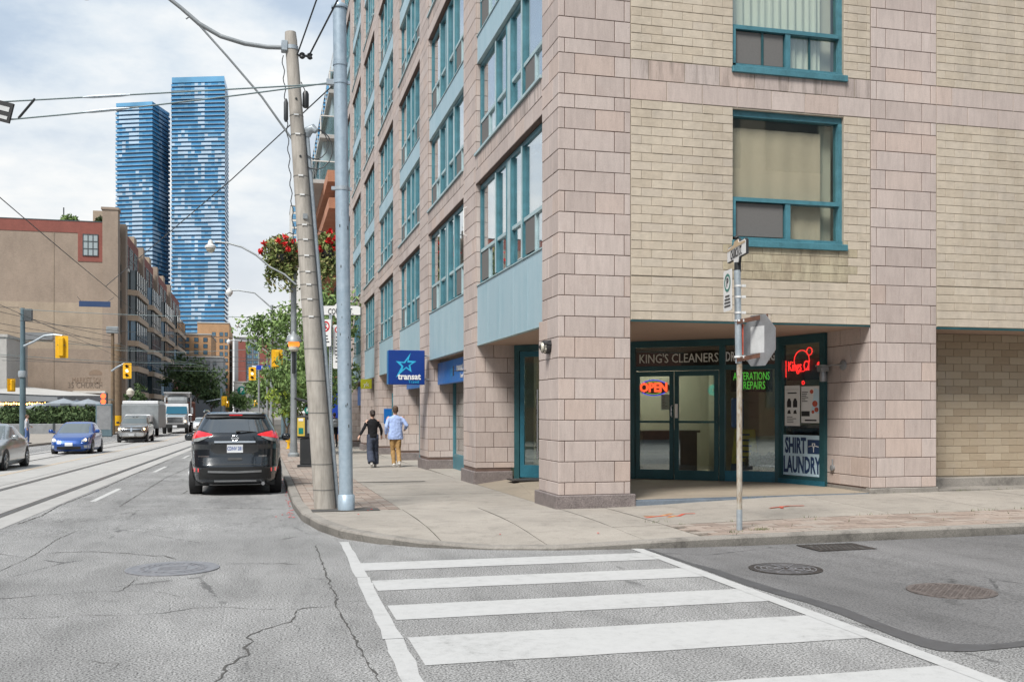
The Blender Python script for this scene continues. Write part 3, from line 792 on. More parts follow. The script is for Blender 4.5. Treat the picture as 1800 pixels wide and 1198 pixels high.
def block_row(u0, u1, z0, z1, cuts, place, rz, kind='stone_block', m='stone', gap=GAP):
    us = [u0] + [u0 + (u1 - u0) * c for c in cuts] + [u1]
    for a_, b_ in zip(us[:-1], us[1:]):
        w_ = b_ - a_ - gap
        if w_ < 0.02: continue
        x, y = place((a_ + b_) / 2); mm = m
        piece(kind, x, y, (z0 + z1) / 2, w_, z1 - z0 - gap, rz, mm)
def zrows(z0):
    """heights of the block joints of a pillar"""
    z = [z0, 0.525] if z0 < 0.5 else [z0]
    k = 0.525
    while k < 6.3: k += 0.32438; z.append(k) if k > z0 + 0.05 else None
    b0 = 6.58
    while b0 < TOPZ:
        for d in (0, 0.32, 0.64): z.append(b0 + d)
        n = 13; lo, hi = b0 + 0.87, b0 + 5.42 - 0.216
        for i in range(n + 1): z.append(lo + (hi - lo) * i / n)
        b0 += 5.42
    return sorted({round(q, 4) for q in z if q <= TOPZ})
A3, B4 = (0.226, 0.776), (0.087, 0.51, 0.912)
def pillar_face(u0, u1, place, rz, z0, z1=TOPZ, ca=A3, cb=B4, ph=0):
    zr = [q for q in zrows(z0) if q <= z1 + 0.01]
    for i in range(len(zr) - 1):
        block_row(u0, u1, zr[i], zr[i + 1], ca if (i + ph) % 2 else cb, place, rz)
RC, RW = 0.0, -math.pi / 2          # facing the side street / facing the main street
court = lambda Y: (lambda u: (u, Y)); church = lambda X: (lambda u: (X, u))
core = MB(); pl = MB()              # backing behind the joints; granite feet

# corner pillar
core.box(XA, YB, 0.1, 5.65, 15.78, TOPZ); core.box(XA, 15.78, 0.1, 5.3, 15.97, 3.06)
pillar_face(XA - 0.012, 5.65, court(YB), RC, 0.33)
pillar_face(YB - 0.012, 15.78, church(XA), RW, 3.12, ca=(0.36,), cb=(0.57,))
pillar_face(YB - 0.012, 15.97, church(XA), RW, 0.33, 3.13, ca=(0.36,), cb=(0.57,))
pl.box(XA - 0.07, YB - 0.07, 0.02, 5.72, 16.04, 0.33, ch=0.012); pl.build('plinth', M['granite'], bld)
# second pillar on the side street
core.box(9.96, YB, 0.0, 11.24, 16.2, TOPZ)
pillar_face(9.96, 11.24, court(YB), RC, 0.34, ph=1)
zr = [q for q in zrows(0.34) if q < 3.13]
for i in range(len(zr) - 1): block_row(YB, 16.2, zr[i], zr[i + 1], (0.42,) if i % 2 else (0.2, 0.66), church(9.96), RW)
kb2 = MB(); kb2.box(9.93, YB - 0.03, 0.1, 11.27, YB + 0.1, 0.335, ch=0.01); kb2.box(9.94, YB + 0.1, 0.1, 9.97, 16.2, 0.32)
kb2.build('concrete_foot', M['kerb'], bld)
# pillars along the main street
PW = [(21.07, 22.39), (27.45, 28.95), (33.62, 35.12), (39.72, 41.20), (45.62, 47.1), (51.6, 53.0), (57.5, 59.0)]
for i, (a_, b_) in enumerate(PW):
    zb = gz(XA, a_) + 0.13
    core.box(XA, a_, zb - 0.1, 5.25, b_, TOPZ)
    pillar_face(a_, b_, church(XA), RW, 0.45 + (zb - 0.11), ca=(0.3, 0.74) if i < 2 else (0.5,), cb=(0.5,) if i > 1 else (0.14, 0.52, 0.9), ph=i)
    pl = MB(); pl.box(XA - 0.06, a_ - 0.06, zb - 0.15, 5.28, b_ + 0.06, 0.33 + zb - 0.06, ch=0.012); pl.build('plinth', M['granite'], bld)
    zr = [q for q in zrows(0.45 + (zb - 0.11)) if q < 3.13]
    dep = 5.33 if i == 0 else 5.2
    for k in range(len(zr) - 1): block_row(XA, dep, zr[k], zr[k + 1], (0.24, 0.82) if k % 2 else (0.46,), court(a_), RC)
    # reveal above the soffit
    zr = [q for q in zrows(3.12)]
    for k in range(len(zr) - 1): block_row(XA, XA + 0.22, zr[k], zr[k + 1], (), court(a_), RC)
BAYS = [(15.78, 21.07)] + [(PW[i][1], PW[i + 1][0]) for i in range(len(PW) - 1)]
BANDS = [6.52 + 5.42 * k for k in range(5)]
for (a_, b_) in BAYS:
    for k, z0 in enumerate(BANDS):
        if z0 > TOPZ: continue
        z1 = min(z0 + 0.6, TOPZ); core.box(XA, a_, z0, 5.0, b_, z1)
        nb = max(3, round((b_ - a_) / 0.62))
        for r_ in (0, 1):
            cuts = [(j + (0.5 if r_ else 0)) / nb for j in range(0 if r_ else 1, nb)]
            block_row(a_, b_, z0 + r_ * 0.3, z0 + r_ * 0.3 + 0.3, cuts, church(XA), RW, m='stone_stained' if r_ else 'stone')
    core.box(XA + 0.3, a_, 3.07, 5.1, b_, 4.33)
# side street wall with its window openings
WX0, WX1 = 7.42, 9.45
WZ = [(4.37, 6.56), (7.2, 9.42), (9.9, 12.0)]
def openings_ok(x0, x1, z0, z1): return not any(x1 > WX0 + 0.001 and x0 < WX1 - 0.001 and z1 > a_ + 0.03 and z0 < b_ - 0.03 for a_, b_ in WZ)
mort = MB()
zc_ = [3.08] + [q for w_ in WZ for q in w_] + [TOPZ]
mort.box(5.65, YB, 3.08, WX0, YB + 0.3, TOPZ); mort.box(WX1, YB, 3.08, 9.96, YB + 0.3, TOPZ)
for i in range(0, len(zc_), 2): mort.box(WX0, YB, zc_[i], WX1, YB + 0.3, zc_[i + 1])
mort.box(11.24, YB, 3.08, 20, YB + 0.3, TOPZ)
def brick_wall(x0, x1, z0, z1, Y, L=0.352, H=0.1375, m='brick', ph=0, zmax=13.0):
    n = max(1, round((z1 - z0) / H)); h_ = (z1 - z0) / n
    for i in range(n):
        if z0 + i * h_ > zmax: break
        spans = [(x0, x1)]
        if m == 'brick' and not openings_ok(x0, x1, z0 + i * h_, z0 + (i + 1) * h_):
            spans = [q for q in ((x0, WX0), (WX1, x1)) if q[1] > q[0] + 0.02]
        x = x0 - ((i + ph) % 2) * L / 2
        while x < x1:
            for s0, s1 in spans:
                a_, b_ = max(x, s0), min(x + L, s1)
                if b_ - a_ > 0.03:
                    mm = m
                    if m == 'brick':
                        for w_ in WZ:
                            if WX0 - 0.1 < (a_ + b_) / 2 < WX1 + 0.15 and w_[0] - 0.62 < z0 + i * h_ < w_[0] and z0 < 6: mm = 'brick_stained'
                    piece('brick', (a_ + b_) / 2, Y, z0 + (i + 0.5) * h_, b_ - a_ - 0.006, h_ - 0.0065, RC, mm)
            x += L
for x0, x1 in ((5.66, 9.95), (11.25, 15.6)):
    brick_wall(x0, x1, 3.09, 3.775, YB, ph=1, L=0.70); brick_wall(x0, x1, 3.79, 6.575, YB)
    brick_wall(x0, x1, 7.225, 11.99, YB)
    for r_ in (0, 1):
        z0 = 6.58 + 0.32 * r_; nb = round((x1 - x0) / 0.62)
        cuts = [(j + (0.5 if r_ else 0)) / nb for j in range(0 if r_ else 1, nb)]
        block_row(x0 - 0.01, x1 + 0.01, z0, z0 + 0.32, cuts, court(YB), RC, m='stone_stained' if r_ and x0 < 8 else 'stone')
# set-back wall under the side street wing
mort.box(11.24, 15.75, 0.42, 20, 16.05, 3.06)
brick_wall(11.25, 15.6, 0.45, 3.05, 15.75, m='brick_brown', L=0.345)
bf = MB(); bf.box(11.25, 15.55, 0.1, 20, 15.78, 0.43, ch=0.008); bf.box(11.25, 14.86, 0.05, 20, 15.55, 0.275)
bf.build('concrete_base', M['kerb'], bld)
core.build('backing', M['stone_joint'], bld); mort.build('mortar', M['mortar'], bld)
flush('stone_block', 'stone_block_field'); flush('brick', 'brick_field')

# inner body, floors and soffit
bd = MB(); bd.box(6.4, 22.0, -0.5, 20, 59, TOPZ - 0.05); bd.box(5.9, 16.9, 3.2, 20, 21.99, TOPZ - 0.05)
bd.build('inner_wall', M['cream_wall'], bld)
rf = MB(); rf.box(XA + 0.1, YB + 0.1, TOPZ, 20, 59, TOPZ + 0.4); rf.box(19.9, YB, 0, 20.1, 59, TOPZ); rf.box(XA, 58.9, 0, 20, 59.1, TOPZ); rf.build('roof', M['mortar'], bld)
so = MB(); so.box(4.57, 15.79, 3.065, 9.95, 21.06, 3.18); so.box(5.66, YB + 0.02, 3.065, 9.95, 15.79, 3.18); so.box(11.26, YB + 0.02, 3.055, 20, 15.74, 3.2)
for (a_, b_) in BAYS[1:]: so.box(4.57, a_, 3.055, 6.39, b_, 3.16)
so.build('soffit', M['soffit'], bld)
dr = MB(); dr.box(5.655, YB - 0.006, 3.062, 9.955, YB + 0.03, 3.086); dr.box(11.245, YB - 0.006, 3.05, 20, YB + 0.03, 3.084); dr.build('drip_edge', M['teal_dark'], bld)
fl = MB()
P = {'a': (XA, 15.9, sz(XA, 15.9) - 0.01), 'b': (XA, 21.07, sz(XA, 21) - 0.005), 'c': (5.33, 21.07, 0.175), 'e': (5.3, 20.9, 0.18), 'C': (9.65, 17.35, 0.27), 'D': (9.93, 16.15, 0.27), 'p': (9.96, YB, 0.262), 'q': (5.65, YB, 0.235), 'r': (5.65, 15.8, 0.22), 'm': (7.4, 19.2, 0.25)}
for q in ('abc', 'ace', 'aem', 'amr', 'rmC', 'rCD', 'rDp', 'rpq'): fl.face([P[k] for k in q])
fl.face([(5.65, YB, 0.235), (9.96, YB, 0.262), (9.96, YB, 0.1), (5.65, YB, 0.05)], 1); 
fl.build('recess_floor', [M['recess_floor'], M['threshold']], bld, fix=False)
si = MB(); si.box(5.72, YB - 0.05, 0.1, 9.9, YB, 0.222, ch=0.006); si.build('threshold', M['threshold'], bld)
pv = MB(); pv.box(5.0, 19.9, 0.19, 5.75, 20.45, 0.215); pv.build('floor_grille', M['iron'], bld)

# windows along the main street: built once on a unit bay, copied with a stretch
def church_window(h_, seed):
    """local x runs along the wall (5 m wide), -y faces the street"""
    W_ = 5.0; f = MB(); lt = MB(); tr = 0.34 * h_; PN = []; SC = []
    f.box(-W_ / 2, 0.0, 0, W_ / 2, 0.12, 0.07); f.box(-W_ / 2, 0.0, h_ - 0.09, W_ / 2, 0.12, h_)
    # lights counted from the near side: big, narrow, post, narrow, big
    xs_ = [-2.5, -0.98, -0.28, 0.28, 0.98, 2.5]
    for x, hw in ((-2.46, 0.04), (-0.98, 0.03), (0.98, 0.03), (2.46, 0.04)): f.box(x - hw, -0.035 if abs(x) < 1 else -0.01, 0.07, x + hw, 0.10, h_ - 0.09)
    for x in (-0.98, 0.98): lt.box(x - 0.035, -0.045, 0.07, x + 0.035, -0.035, h_ - 0.09)  # pale front caps: sky reflection painted onto the teal mullions
    for x in (-0.16, 0.16): f.box(x - 0.03, -0.03, 0.07, x + 0.03, 0.12, h_ - 0.09)
    lt.box(-0.13, -0.02, 0.07, 0.13, 0.10, h_ - 0.09)
    for a_, b_ in ((-2.42, -1.01), (-0.95, -0.19), (0.19, 0.95), (1.01, 2.42)):
        lt.box(a_, -0.01, tr - 0.03, b_, 0.10, tr + 0.035)
        PN.append((a_, 0.03, tr + 0.035, b_, 0.042, h_ - 0.09)); PN.append((a_, 0.035, 0.07, b_, 0.047, tr - 0.03))
        if b_ - a_ > 1: lt.box((a_ + b_) / 2 - 0.025, 0.0, 0.07, (a_ + b_) / 2 + 0.025, 0.1, tr - 0.03)
    for a_, b_ in ((-2.42, -1.765), (1.055, 1.71)): SC.append((a_ + 0.03, 0.005, 0.10, b_ - 0.03, 0.028, tr - 0.05))
    def one(bs, nm, m):
        out_ = []
        for b in bs: q = MB(); q.box(*b); out_.append(q.data(nm, M[m]))
        q = MB()
        for b in bs: q.box(*b)
        return out_, q.data(nm, M[m])
    return f.data('window', M['teal']), lt.data('rail', M['teal_pale']), one(PN, 'pane', 'pane_glass'), one(SC, 'screen', 'screen')
def curtain_mesh(h_):
    t = MB(); n = 60
    pts = [(-2.45 + 4.9 * i / n, 0.30 + 0.03 * math.sin(i * 1.9) + 0.015 * math.sin(i * 0.7)) for i in range(n + 1)]
    for i in range(n):
        t.face([(pts[i][0], pts[i][1], 0.03), (pts[i + 1][0], pts[i + 1][1], 0.03), (pts[i + 1][0], pts[i + 1][1], h_ - 0.05), (pts[i][0], pts[i][1], h_ - 0.05)])
    return t.data('curtain', M['curtain'], True)
LEV = [(4.34, 6.50)]
for k in range(4):
    b0 = 6.52 + 5.42 * k + 0.60
    LEV += [(b0 + 0.07, b0 + 2.02), (b0 + 2.60, b0 + 4.80)]
SPAN = [(3.06, 4.33)] + [(6.52 + 5.42 * k + 0.60 + 2.03, 6.52 + 5.42 * k + 0.60 + 2.59) for k in range(4)]
wm = {}
boards = MB()
for bi, (a_, b_) in enumerate(BAYS):
    sc_ = (b_ - a_) / 5.0; yc = (a_ + b_) / 2
    for li, (z0, z1) in enumerate(LEV):
        if z1 > TOPZ: continue
        h_ = round(z1 - z0, 3)
        if h_ not in wm: wm[h_] = church_window(h_, li) + (curtain_mesh(h_),)
        f, lt, p, s_, cu = wm[h_]
        o = link('window', f, bld); o.location = (XA + 0.10, yc, z0); o.rotation_euler = (0, 0, RW); o.scale = (sc_, 1, 1)
        link('rail', lt, o)
        if bi < 3:
            for q in p[0]: link('pane', q, o)
            for q in s_[0]: link('screen', q, o)
        else: link('pane_set', p[1], o)['kind'] = 'stuff'; link('screen_set', s_[1], o)['kind'] = 'stuff'
        if (bi * 7 + li * 3) % 5: link('curtain', cu, o)
    for si_, (z0, z1) in enumerate(SPAN):
        if z1 > 24: continue
        n = 5
        for k in range(n):
            t = MB(); y0, y1 = lerp(a_, b_, k / n) + 0.005, lerp(a_, b_, (k + 1) / n) - 0.005
            t.box(XA + 0.03, y0, z0, XA + 0.09, y1, z1, ch=0.004); t.build('spandrel_board', M['panel_blue'], bld)
    for z0, z1 in SPAN:
        if z1 > 24: continue
        ed = MB(); ed.box(XA + 0.02, a_, z0 - 0.015, XA + 0.12, b_, z0 - 0.001); ed.build('drip_edge', M['teal_pale'], bld)
        ed = MB(); ed.box(XA + 0.01, a_, z1 + 0.001, XA + 0.12, b_, z1 + 0.02); ed.build('flashing', M['teal_pale'], bld)
    for z0 in BANDS[:4]: ed = MB(); ed.box(XA - 0.05, a_ + 0.01, z0 + 0.605, XA + 0.12, b_ - 0.01, z0 + 0.655); ed.build('sill', M['teal_pale'], bld)
# windows of the side street wall
for wi, (z0, z1) in enumerate(WZ):
    h_ = z1 - z0; w_ = WX1 - WX0; tr = z0 + (0.70 if wi == 0 else 0.68); Y = YB
    f = MB()
    f.box(WX0, Y + 0.06, z1 - 0.10, WX1, Y + 0.20, z1); f.box(WX1 - 0.07, Y + 0.05, z0 + 0.05, WX1 + 0.0, Y + 0.2, z1 - 0.10)
    f.box(WX0, Y + 0.10, tr, WX0 + 0.02, Y + 0.2, z1 - 0.1); f.box(WX0, Y + 0.03, z0 + 0.05, WX0 + 0.07, Y + 0.2, tr)
    f.box(WX0, Y + 0.03, tr, WX1 - 0.07, Y + 0.19, tr + 0.065); f.box(WX0, Y + 0.03, z0 + 0.05, WX1, Y + 0.19, z0 + 0.115)
    xm = WX0 + 1.02; f.box(xm - 0.045, Y + 0.04, z0 + 0.115, xm + 0.045, Y + 0.18, tr)
    o = f.build('window', M['teal'], bld)
    t = MB(); t.box(WX0 - 0.02, Y - 0.06, z0 - 0.055, WX1 + 0.05, Y + 0.12, z0 + 0.05, ch=0.006); t.build('sill', M['teal'], o)
    t = MB(); t.box(WX0 + 0.02, Y + 0.13, tr + 0.065, WX1 - 0.07, Y + 0.142, z1 - 0.1); t.build('pane', M['pane_court'], o)
    t = MB(); t.box(WX0 + 0.07, Y + 0.12, z0 + 0.115, xm - 0.045, Y + 0.132, tr); t.build('pane', M['pane_court'], o)
    t = MB(); t.box(xm + 0.045, Y + 0.12, z0 + 0.115, WX1 - 0.07, Y + 0.132, tr); t.build('pane', M['pane_court'], o)
    t = MB(); t.box(WX0 + 0.10, Y + 0.085, z0 + 0.14, xm - 0.07, Y + 0.10, tr - 0.02); t.build('screen', M['screen'], o)
    t = MB(); xb = xm - 0.45 if wi else xm + 0.6
    if wi: t.box(xb - 0.02, Y + 0.07, z0 + 0.115, xb + 0.02, Y + 0.12, tr); t.box(xm + 0.42, Y + 0.1, z0 + 0.115, xm + 0.45, Y + 0.13, tr); t.build('stile', M['teal_dark'], o)
    t = MB(); n = 60; xe = WX1 - 0.32
    for i in range(n):
        q = [(lerp(WX0 + 0.02, xe, j / n), Y + 0.20 + 0.02 * math.sin(j * (1.3 if wi else 0.5)) * (1 if wi else 0.3)) for j in (i, i + 1)]
        t.face([(*q[0], z0 + 0.06), (*q[1], z0 + 0.06), (*q[1], z1 - (0.06 if wi else 0.25)), (*q[0], z1 - (0.06 if wi else 0.25))])
    t.build('curtain', M['curtain' if wi else 'reflect_tan'], o, sm=True, fix=False)  # lowest window: tan sheet stands in for a reflected pale wall
    t = MB(); t.box(WX0 - 0.1, Y + 0.9, z0 - 0.1, WX1 + 0.1, Y + 0.95, z1 + 0.1); t.box(WX1 + 0.3, Y + 0.3, z0 - 0.1, WX1 + 0.35, Y + 0.95, z1 + 0.1); t.box(WX1 - 0.28, Y + 0.32, z0 + 0.05, WX1 - 0.05, Y + 0.34, z1 - 0.08); t.build('room_wall', M['cream_wall'], o)
# ------------------------------------------------------------------ the cleaner's shop in the recess
SW = {'door_dark': M['teal_dark']}
paint('sign_white', (0.72, 0.72, 0.70), 0.5, var=0.04); paint('ink_navy', (0.02, 0.05, 0.13), 0.5, var=0.05); paint('ink_black', (0.02, 0.02, 0.022), 0.5, var=0.05)
paint('letter_cream', (0.62, 0.62, 0.55), 0.5, var=0.03); paint('letter_white', (0.62, 0.64, 0.62), 0.5, var=0.05)
paint('banner_blue', (0.52, 0.68, 0.76), 0.6, var=0.08); paint('board_black', (0.012, 0.013, 0.012), 0.4)
paint('yellow_board', (0.55, 0.40, 0.06), 0.6, var=0.1); paint('blue_plastic', (0.02, 0.16, 0.55), 0.45)
paint('dark_wood', (0.05, 0.035, 0.028), 0.5, var=0.3); paint('tile_cream', (0.46, 0.42, 0.33), 0.5, var=0.06)
emit('neon_red', (1.0, 0.02, 0.02), 0.85, (0.4, 0.02, 0.02)); emit('neon_orange', (1.0, 0.09, 0.03), 0.75, (0.4, 0.05, 0.03)); emit('neon_blue', (0.05, 0.07, 1.0), 0.5, (0.05, 0.05, 0.3))
emit('led_green', (0.10, 0.50, 0.05), 0.35, (0.05, 0.25, 0.04)); emit('led_yellow', (0.5, 0.75, 0.1), 0.4)
emit('fill_glow', (1.0, 0.96, 0.86), 8.0, (0.8, 0.8, 0.8)); emit('teal_glow', (0.02, 0.35, 0.28), 0.7)
E_, C_, D_ = (5.3, 20.9), (9.65, 17.35), (9.93, 16.15)
def fr(p, q): return Matrix.Translation((p[0], p[1], 0)) @ Matrix.Rotation(math.atan2(q[1] - p[1], q[0] - p[0]), 4, 'Z')
F1, F2 = fr(E_, C_), fr(C_, D_); A1 = math.atan2(C_[1] - E_[1], C_[0] - E_[0]); A2 = math.atan2(D_[1] - C_[1], D_[0] - C_[0])
def at1(s, o, z): return tuple(F1 @ Vector((s, o, z)))
def at2(s, o, z): return tuple(F2 @ Vector((s, o, z)))
FZ, TZ = 0.255, 3.058
def part(T, name, boxes, mt, parent, ch=0.0):
    t = MB(); t.T = T
    for b in boxes: t.box(*b, ch=ch)
    return t.build(name, M[mt] if isinstance(mt, str) else mt, parent)
LEN1 = 5.612
# main frame on the diagonal
sf = part(F1, 'storefront', [(0, -0.05, TZ - 0.13, LEN1, 0.08, TZ), (0.0, -0.05, FZ - 0.08, 0.12, 0.08, TZ - 0.13), (1.0, -0.05, FZ - 0.08, 1.1, 0.08, TZ - 0.13), (2.62, -0.05, FZ, 2.72, 0.08, TZ - 0.13),
          (4.46, -0.05, FZ, 4.57, 0.08, TZ - 0.13), (5.54, -0.06, FZ, LEN1 + 0.02, 0.08, TZ - 0.13), (2.72, -0.045, 2.45, 4.46, 0.08, 2.545), (4.57, -0.045, 2.45, 5.54, 0.08, 2.545), (1.1, -0.04, 0.9, 2.62, 0.08, 0.98)], 'teal_dark', bld)
part(F1, 'kick_panel', [(4.57, -0.04, FZ, 5.54, 0.05, 0.47), (1.1, -0.04, FZ, 2.62, 0.05, 0.9)], 'teal_blue', sf)
for x0, x1, z0, z1 in ((2.72, 4.46, 2.545, TZ - 0.13), (4.57, 5.54, 2.545, TZ - 0.13), (4.57, 5.54, 0.47, 2.45), (1.1, 2.62, 0.98, TZ - 0.13)):
    part(F1, 'pane', [(x0, 0.0, z0, x1, 0.012, z1)], 'shop_glass', sf)
for x0, x1 in ((2.72, 4.46), (4.57, 5.54)): part(F1, 'transom_backing', [(x0, 0.06, 2.55, x1, 0.075, 2.925)], 'board_black', sf)
def door(s0, s1, zt, swing, hinge):
    d = part(F1, 'door', [(s0, -0.03 - swing, FZ + 0.01, s0 + 0.085, 0.02 - swing, zt), (s1 - 0.085, -0.03 - swing, FZ + 0.01, s1, 0.02 - swing, zt),
                          (s0 + 0.085, -0.03 - swing, zt - 0.10, s1 - 0.085, 0.02 - swing, zt), (s0 + 0.085, -0.03 - swing, FZ + 0.01, s1 - 0.085, 0.02 - swing, FZ + 0.20)], 'teal_dark', bld)
    part(F1, 'pane', [(s0 + 0.085, -0.01 - swing, FZ + 0.2, s1 - 0.085, 0.0 - swing, zt - 0.1)], 'shop_glass', d)
    part(F1, 'push_bar', [(s0 + 0.03, -0.05 - swing, 1.40, s1 - 0.03, -0.03 - swing, 1.445)], 'steel_brushed' if hinge < 0 else 'teal_dark', d)
    return d
d1 = door(2.73, 3.53, 2.44, 0.0, 1); d2 = door(3.56, 4.45, 2.44, 0.04, 1)
part(F1, 'lock_plate', [(3.575, -0.085, 1.50, 3.63, -0.07, 1.78)], 'sign_white', d2)
t = MB(); t.T = F1; t.tube([(3.5, -0.04, 1.52), (3.5, -0.09, 1.55), (3.5, -0.09, 1.72), (3.5, -0.04, 1.75)], 0.014, 8); t.build('handle', M['steel_brushed'], d1, sm=True)
# glass door of the main street side of the recess
d3 = part(F1, 'door', [(0.13, -0.03, 0.215, 0.23, 0.02, 2.92), (0.87, -0.03, 0.215, 0.99, 0.02, 2.92), (0.23, -0.03, 2.80, 0.87, 0.02, 2.92), (0.23, -0.03, 0.215, 0.87, 0.02, 0.48)], 'teal_blue', bld)
part(F1, 'pane', [(0.23, -0.01, 0.48, 0.87, 0.0, 2.80)], 'shop_glass', d3)
t = MB(); t.T = F1; t.tube([(0.56, -0.07, 0.62), (0.56, -0.07, 2.1)], 0.022, 8); t.build('pull_bar', M['steel_brushed'], d3, sm=True)
# the short glazed side next to the stone pillar
LEN2 = math.dist(C_, D_)
s2 = part(F2, 'side_storefront', [(0.03, -0.05, TZ - 0.16, LEN2, 0.06, TZ), (0.03, -0.05, FZ, 0.12, 0.06, TZ - 0.16), (LEN2 - 0.13, -0.05, FZ, LEN2, 0.06, TZ - 0.16), (0.12, -0.05, FZ, LEN2 - 0.13, 0.06, 0.42)], 'teal_dark', bld)
part(F2, 'pane', [(0.12, 0.0, 0.42, LEN2 - 0.13, 0.012, TZ - 0.16)], 'shop_glass', s2)
part(F2, 'kick_rail', [(0.03, -0.062, FZ - 0.02, LEN2 + 0.01, -0.05, 0.36)], 'teal_blue', s2)
# lettering on the glass
txt = text('shop_name', "KING'S CLEANERS", M['letter_cream'], at1(3.62, -0.012, 2.69), 0.255, A1, sf, 0.002, 0.80); txt['label'] = "cream shop name KING'S CLEANERS on the transom"
text('shop_name', 'DRY CLEANING', M['letter_white'], at1(5.06, -0.012, 2.70), 0.26, A1, sf, 0.002, 0.52, 0.006)
# inside of the shop
inn = MB(); inn.T = None
inn.box(6.0, 21.93, 0.2, 14, 21.985, 3.1); inn.box(13.9, 15.9, 0.2, 14, 21.93, 3.1)
inn.build('shop_wall', M['tile_cream'], bld)
flo = MB(); flo.face([(E_[0] + 0.1, E_[1] + 0.1, 0.262), (C_[0] + 0.05, C_[1] + 0.05, 0.282), (9.97, 16.22, 0.282), (14, 16.25, 0.28), (14, 21.95, 0.28), (5.5, 21.95, 0.262)]); flo.build('shop_floor', M['recess_floor'], bld, fix=False)
ce = MB(); ce.box(5.95, 16.25, 3.062, 14, 21.92, 3.19); 
w3 = MB(); w3.box(10.0, 16.2, 0.25, 14, 16.26, 3.06); w3.build('shop_wall', M['tile_cream'], bld)
# tiled pier inside the window, with its own tiles
pier = MB(); pier.box(9.5, 19.4, 0.28, 10.3, 20.1, 3.06); pr = pier.build('pier', M['mortar'], bld)
for k in range(9):
    for c in range(2):
        t = MB(); t.box(9.5 + c * 0.4 + 0.006, 19.375, 0.30 + k * 0.305, 9.9 + c * 0.4 - 0.006, 19.40, 0.30 + k * 0.305 + 0.295); t.build('tile', M['tile_cream'], pr)
        t = MB(); t.box(9.475, 19.4 + c * 0.35 + 0.006, 0.30 + k * 0.305, 9.5, 19.75 + c * 0.35 - 0.006, 0.30 + k * 0.305 + 0.295); t.build('tile', M['tile_cream'], pr)
def thing_box(name, label, cat, T, boxes, mt, ch=0.0):
    o = part(T, name, boxes, mt, None, ch); return tag(o, label, cat)
# shop fittings
ct = empty('shop_counter', (8.9, 20.4, 0.27), 0, 'dark shop counter behind the two glass doors', 'counter')
t = MB(); t.box(-0.95, -0.3, 0, 0.3, 0.3, 0.9, ch=0.01); t.build('body', M['dark_wood'], ct); t = MB(); t.box(-1.0, -0.36, 0.9, 0.35, 0.33, 0.95, ch=0.008); t.build('top', M['dark_wood'], ct)
cab = empty('cabinet', (11.3, 19.2, 0.28), 0, 'dark low cabinet inside the shop window near the tiled pier', 'cabinet')
t = MB(); t.box(-0.5, -0.3, 0.05, 0.5, 0.3, 1.05, ch=0.01); t.build('body', M['dark_wood'], cab)
for q in (-0.26, 0.26):
    t = MB(); t.box(q - 0.22, -0.33, 0.1, q + 0.22, -0.302, 0.98, ch=0.006); t.build('door', M['dark_wood'], cab)
cl = empty('shop_fill_light', (8.6, 20.9, 3.06), 0, 'long white fill panel added under the cleaner shop ceiling, fixture unseen', 'fill light')  # added to brighten the shop inside; no such fixture is seen
t = MB(); t.box(-1.2, -0.15, -0.05, 1.2, 0.15, -0.001); t.build('housing', M['sign_white'], cl); t = MB(); t.box(-1.15, -0.12, -0.08, 1.15, 0.12, -0.051); t.build('diffuser', M['fill_glow'], cl)
# open sign in the left door
op = empty('neon_sign', at1(3.10, 0.03, 2.11), A1, 'oval neon OPEN sign lit red and blue behind the door glass', 'neon sign')
t = MB(); t.lathe([(0.0, -0.01), (0.33, -0.01), (0.33, 0.01), (0.0, 0.01)], n=32, axis='y', cap=False); b_ = t.build('backing', M['board_black'], op); b_.location = (0, 0.03, 0); b_.scale = (1.0, 1, 0.45)
text('word', 'OPEN', M['neon_orange'], (0, -0.01, 0), 0.25, 0, op, 0.006, 0.90, 0.012)
for rx, rz_, mt in ((0.30, 0.155, 'neon_blue'),):
    t = MB()
    for sgn in (1, -1):
        t.tube([(rx * math.cos(a_), -0.005, rz_ * math.sin(a_) ) for a_ in [sgn * R(38 + 104 * k / 12) for k in range(13)]], 0.009, 6)
    t.build('ring', M[mt], op, sm=True)
t = MB()
for sgn in (1, -1): t.tube([(0.24 * math.cos(a_), -0.005, 0.128 * math.sin(a_)) for a_ in [sgn * R(50 + 80 * k / 10) for k in range(11)]], 0.006, 6)
t.build('inner_ring', M['led_yellow'], op, sm=True)
# name in red neon on the side window
kg = empty('neon_sign', at2(0.62, 0.05, 2.50), A2, 'red neon name sign with bubbles in the narrow side window', 'neon sign')
t = MB(); t.box(-0.50, 0.03, -0.28, 0.44, 0.05, 0.12); t.build('backing', M['board_black'], kg)
text('word', 'Kings Cl', M['neon_red'], (-0.15, -0.005, -0.02), 0.27, 0, kg, 0.008, 0.62, 0.0); text('letter', 'e', M['neon_red'], (0.38, -0.005, 0.0), 0.26, 0, kg, 0.008, 0.9, 0.008)
t = MB(); 
for cx_, cz_, r_ in ((-0.06, 0.08, 0.20), (0.14, 0.25, 0.07), (-0.02, -0.33, 0.03)): t.tube([(cx_ + r_ * math.cos(k * 0.35), -0.012, cz_ + r_ * math.sin(k * 0.35)) for k in range(19)], 0.009, 6)
t.build('bubble', M['neon_red'], kg, sm=True)
t = MB(); t.tube([(-0.48, -0.01, 0.1), (-0.48, -0.01, -0.22)], 0.008, 6); t.build('edge_tube', M['neon_red'], kg, sm=True)
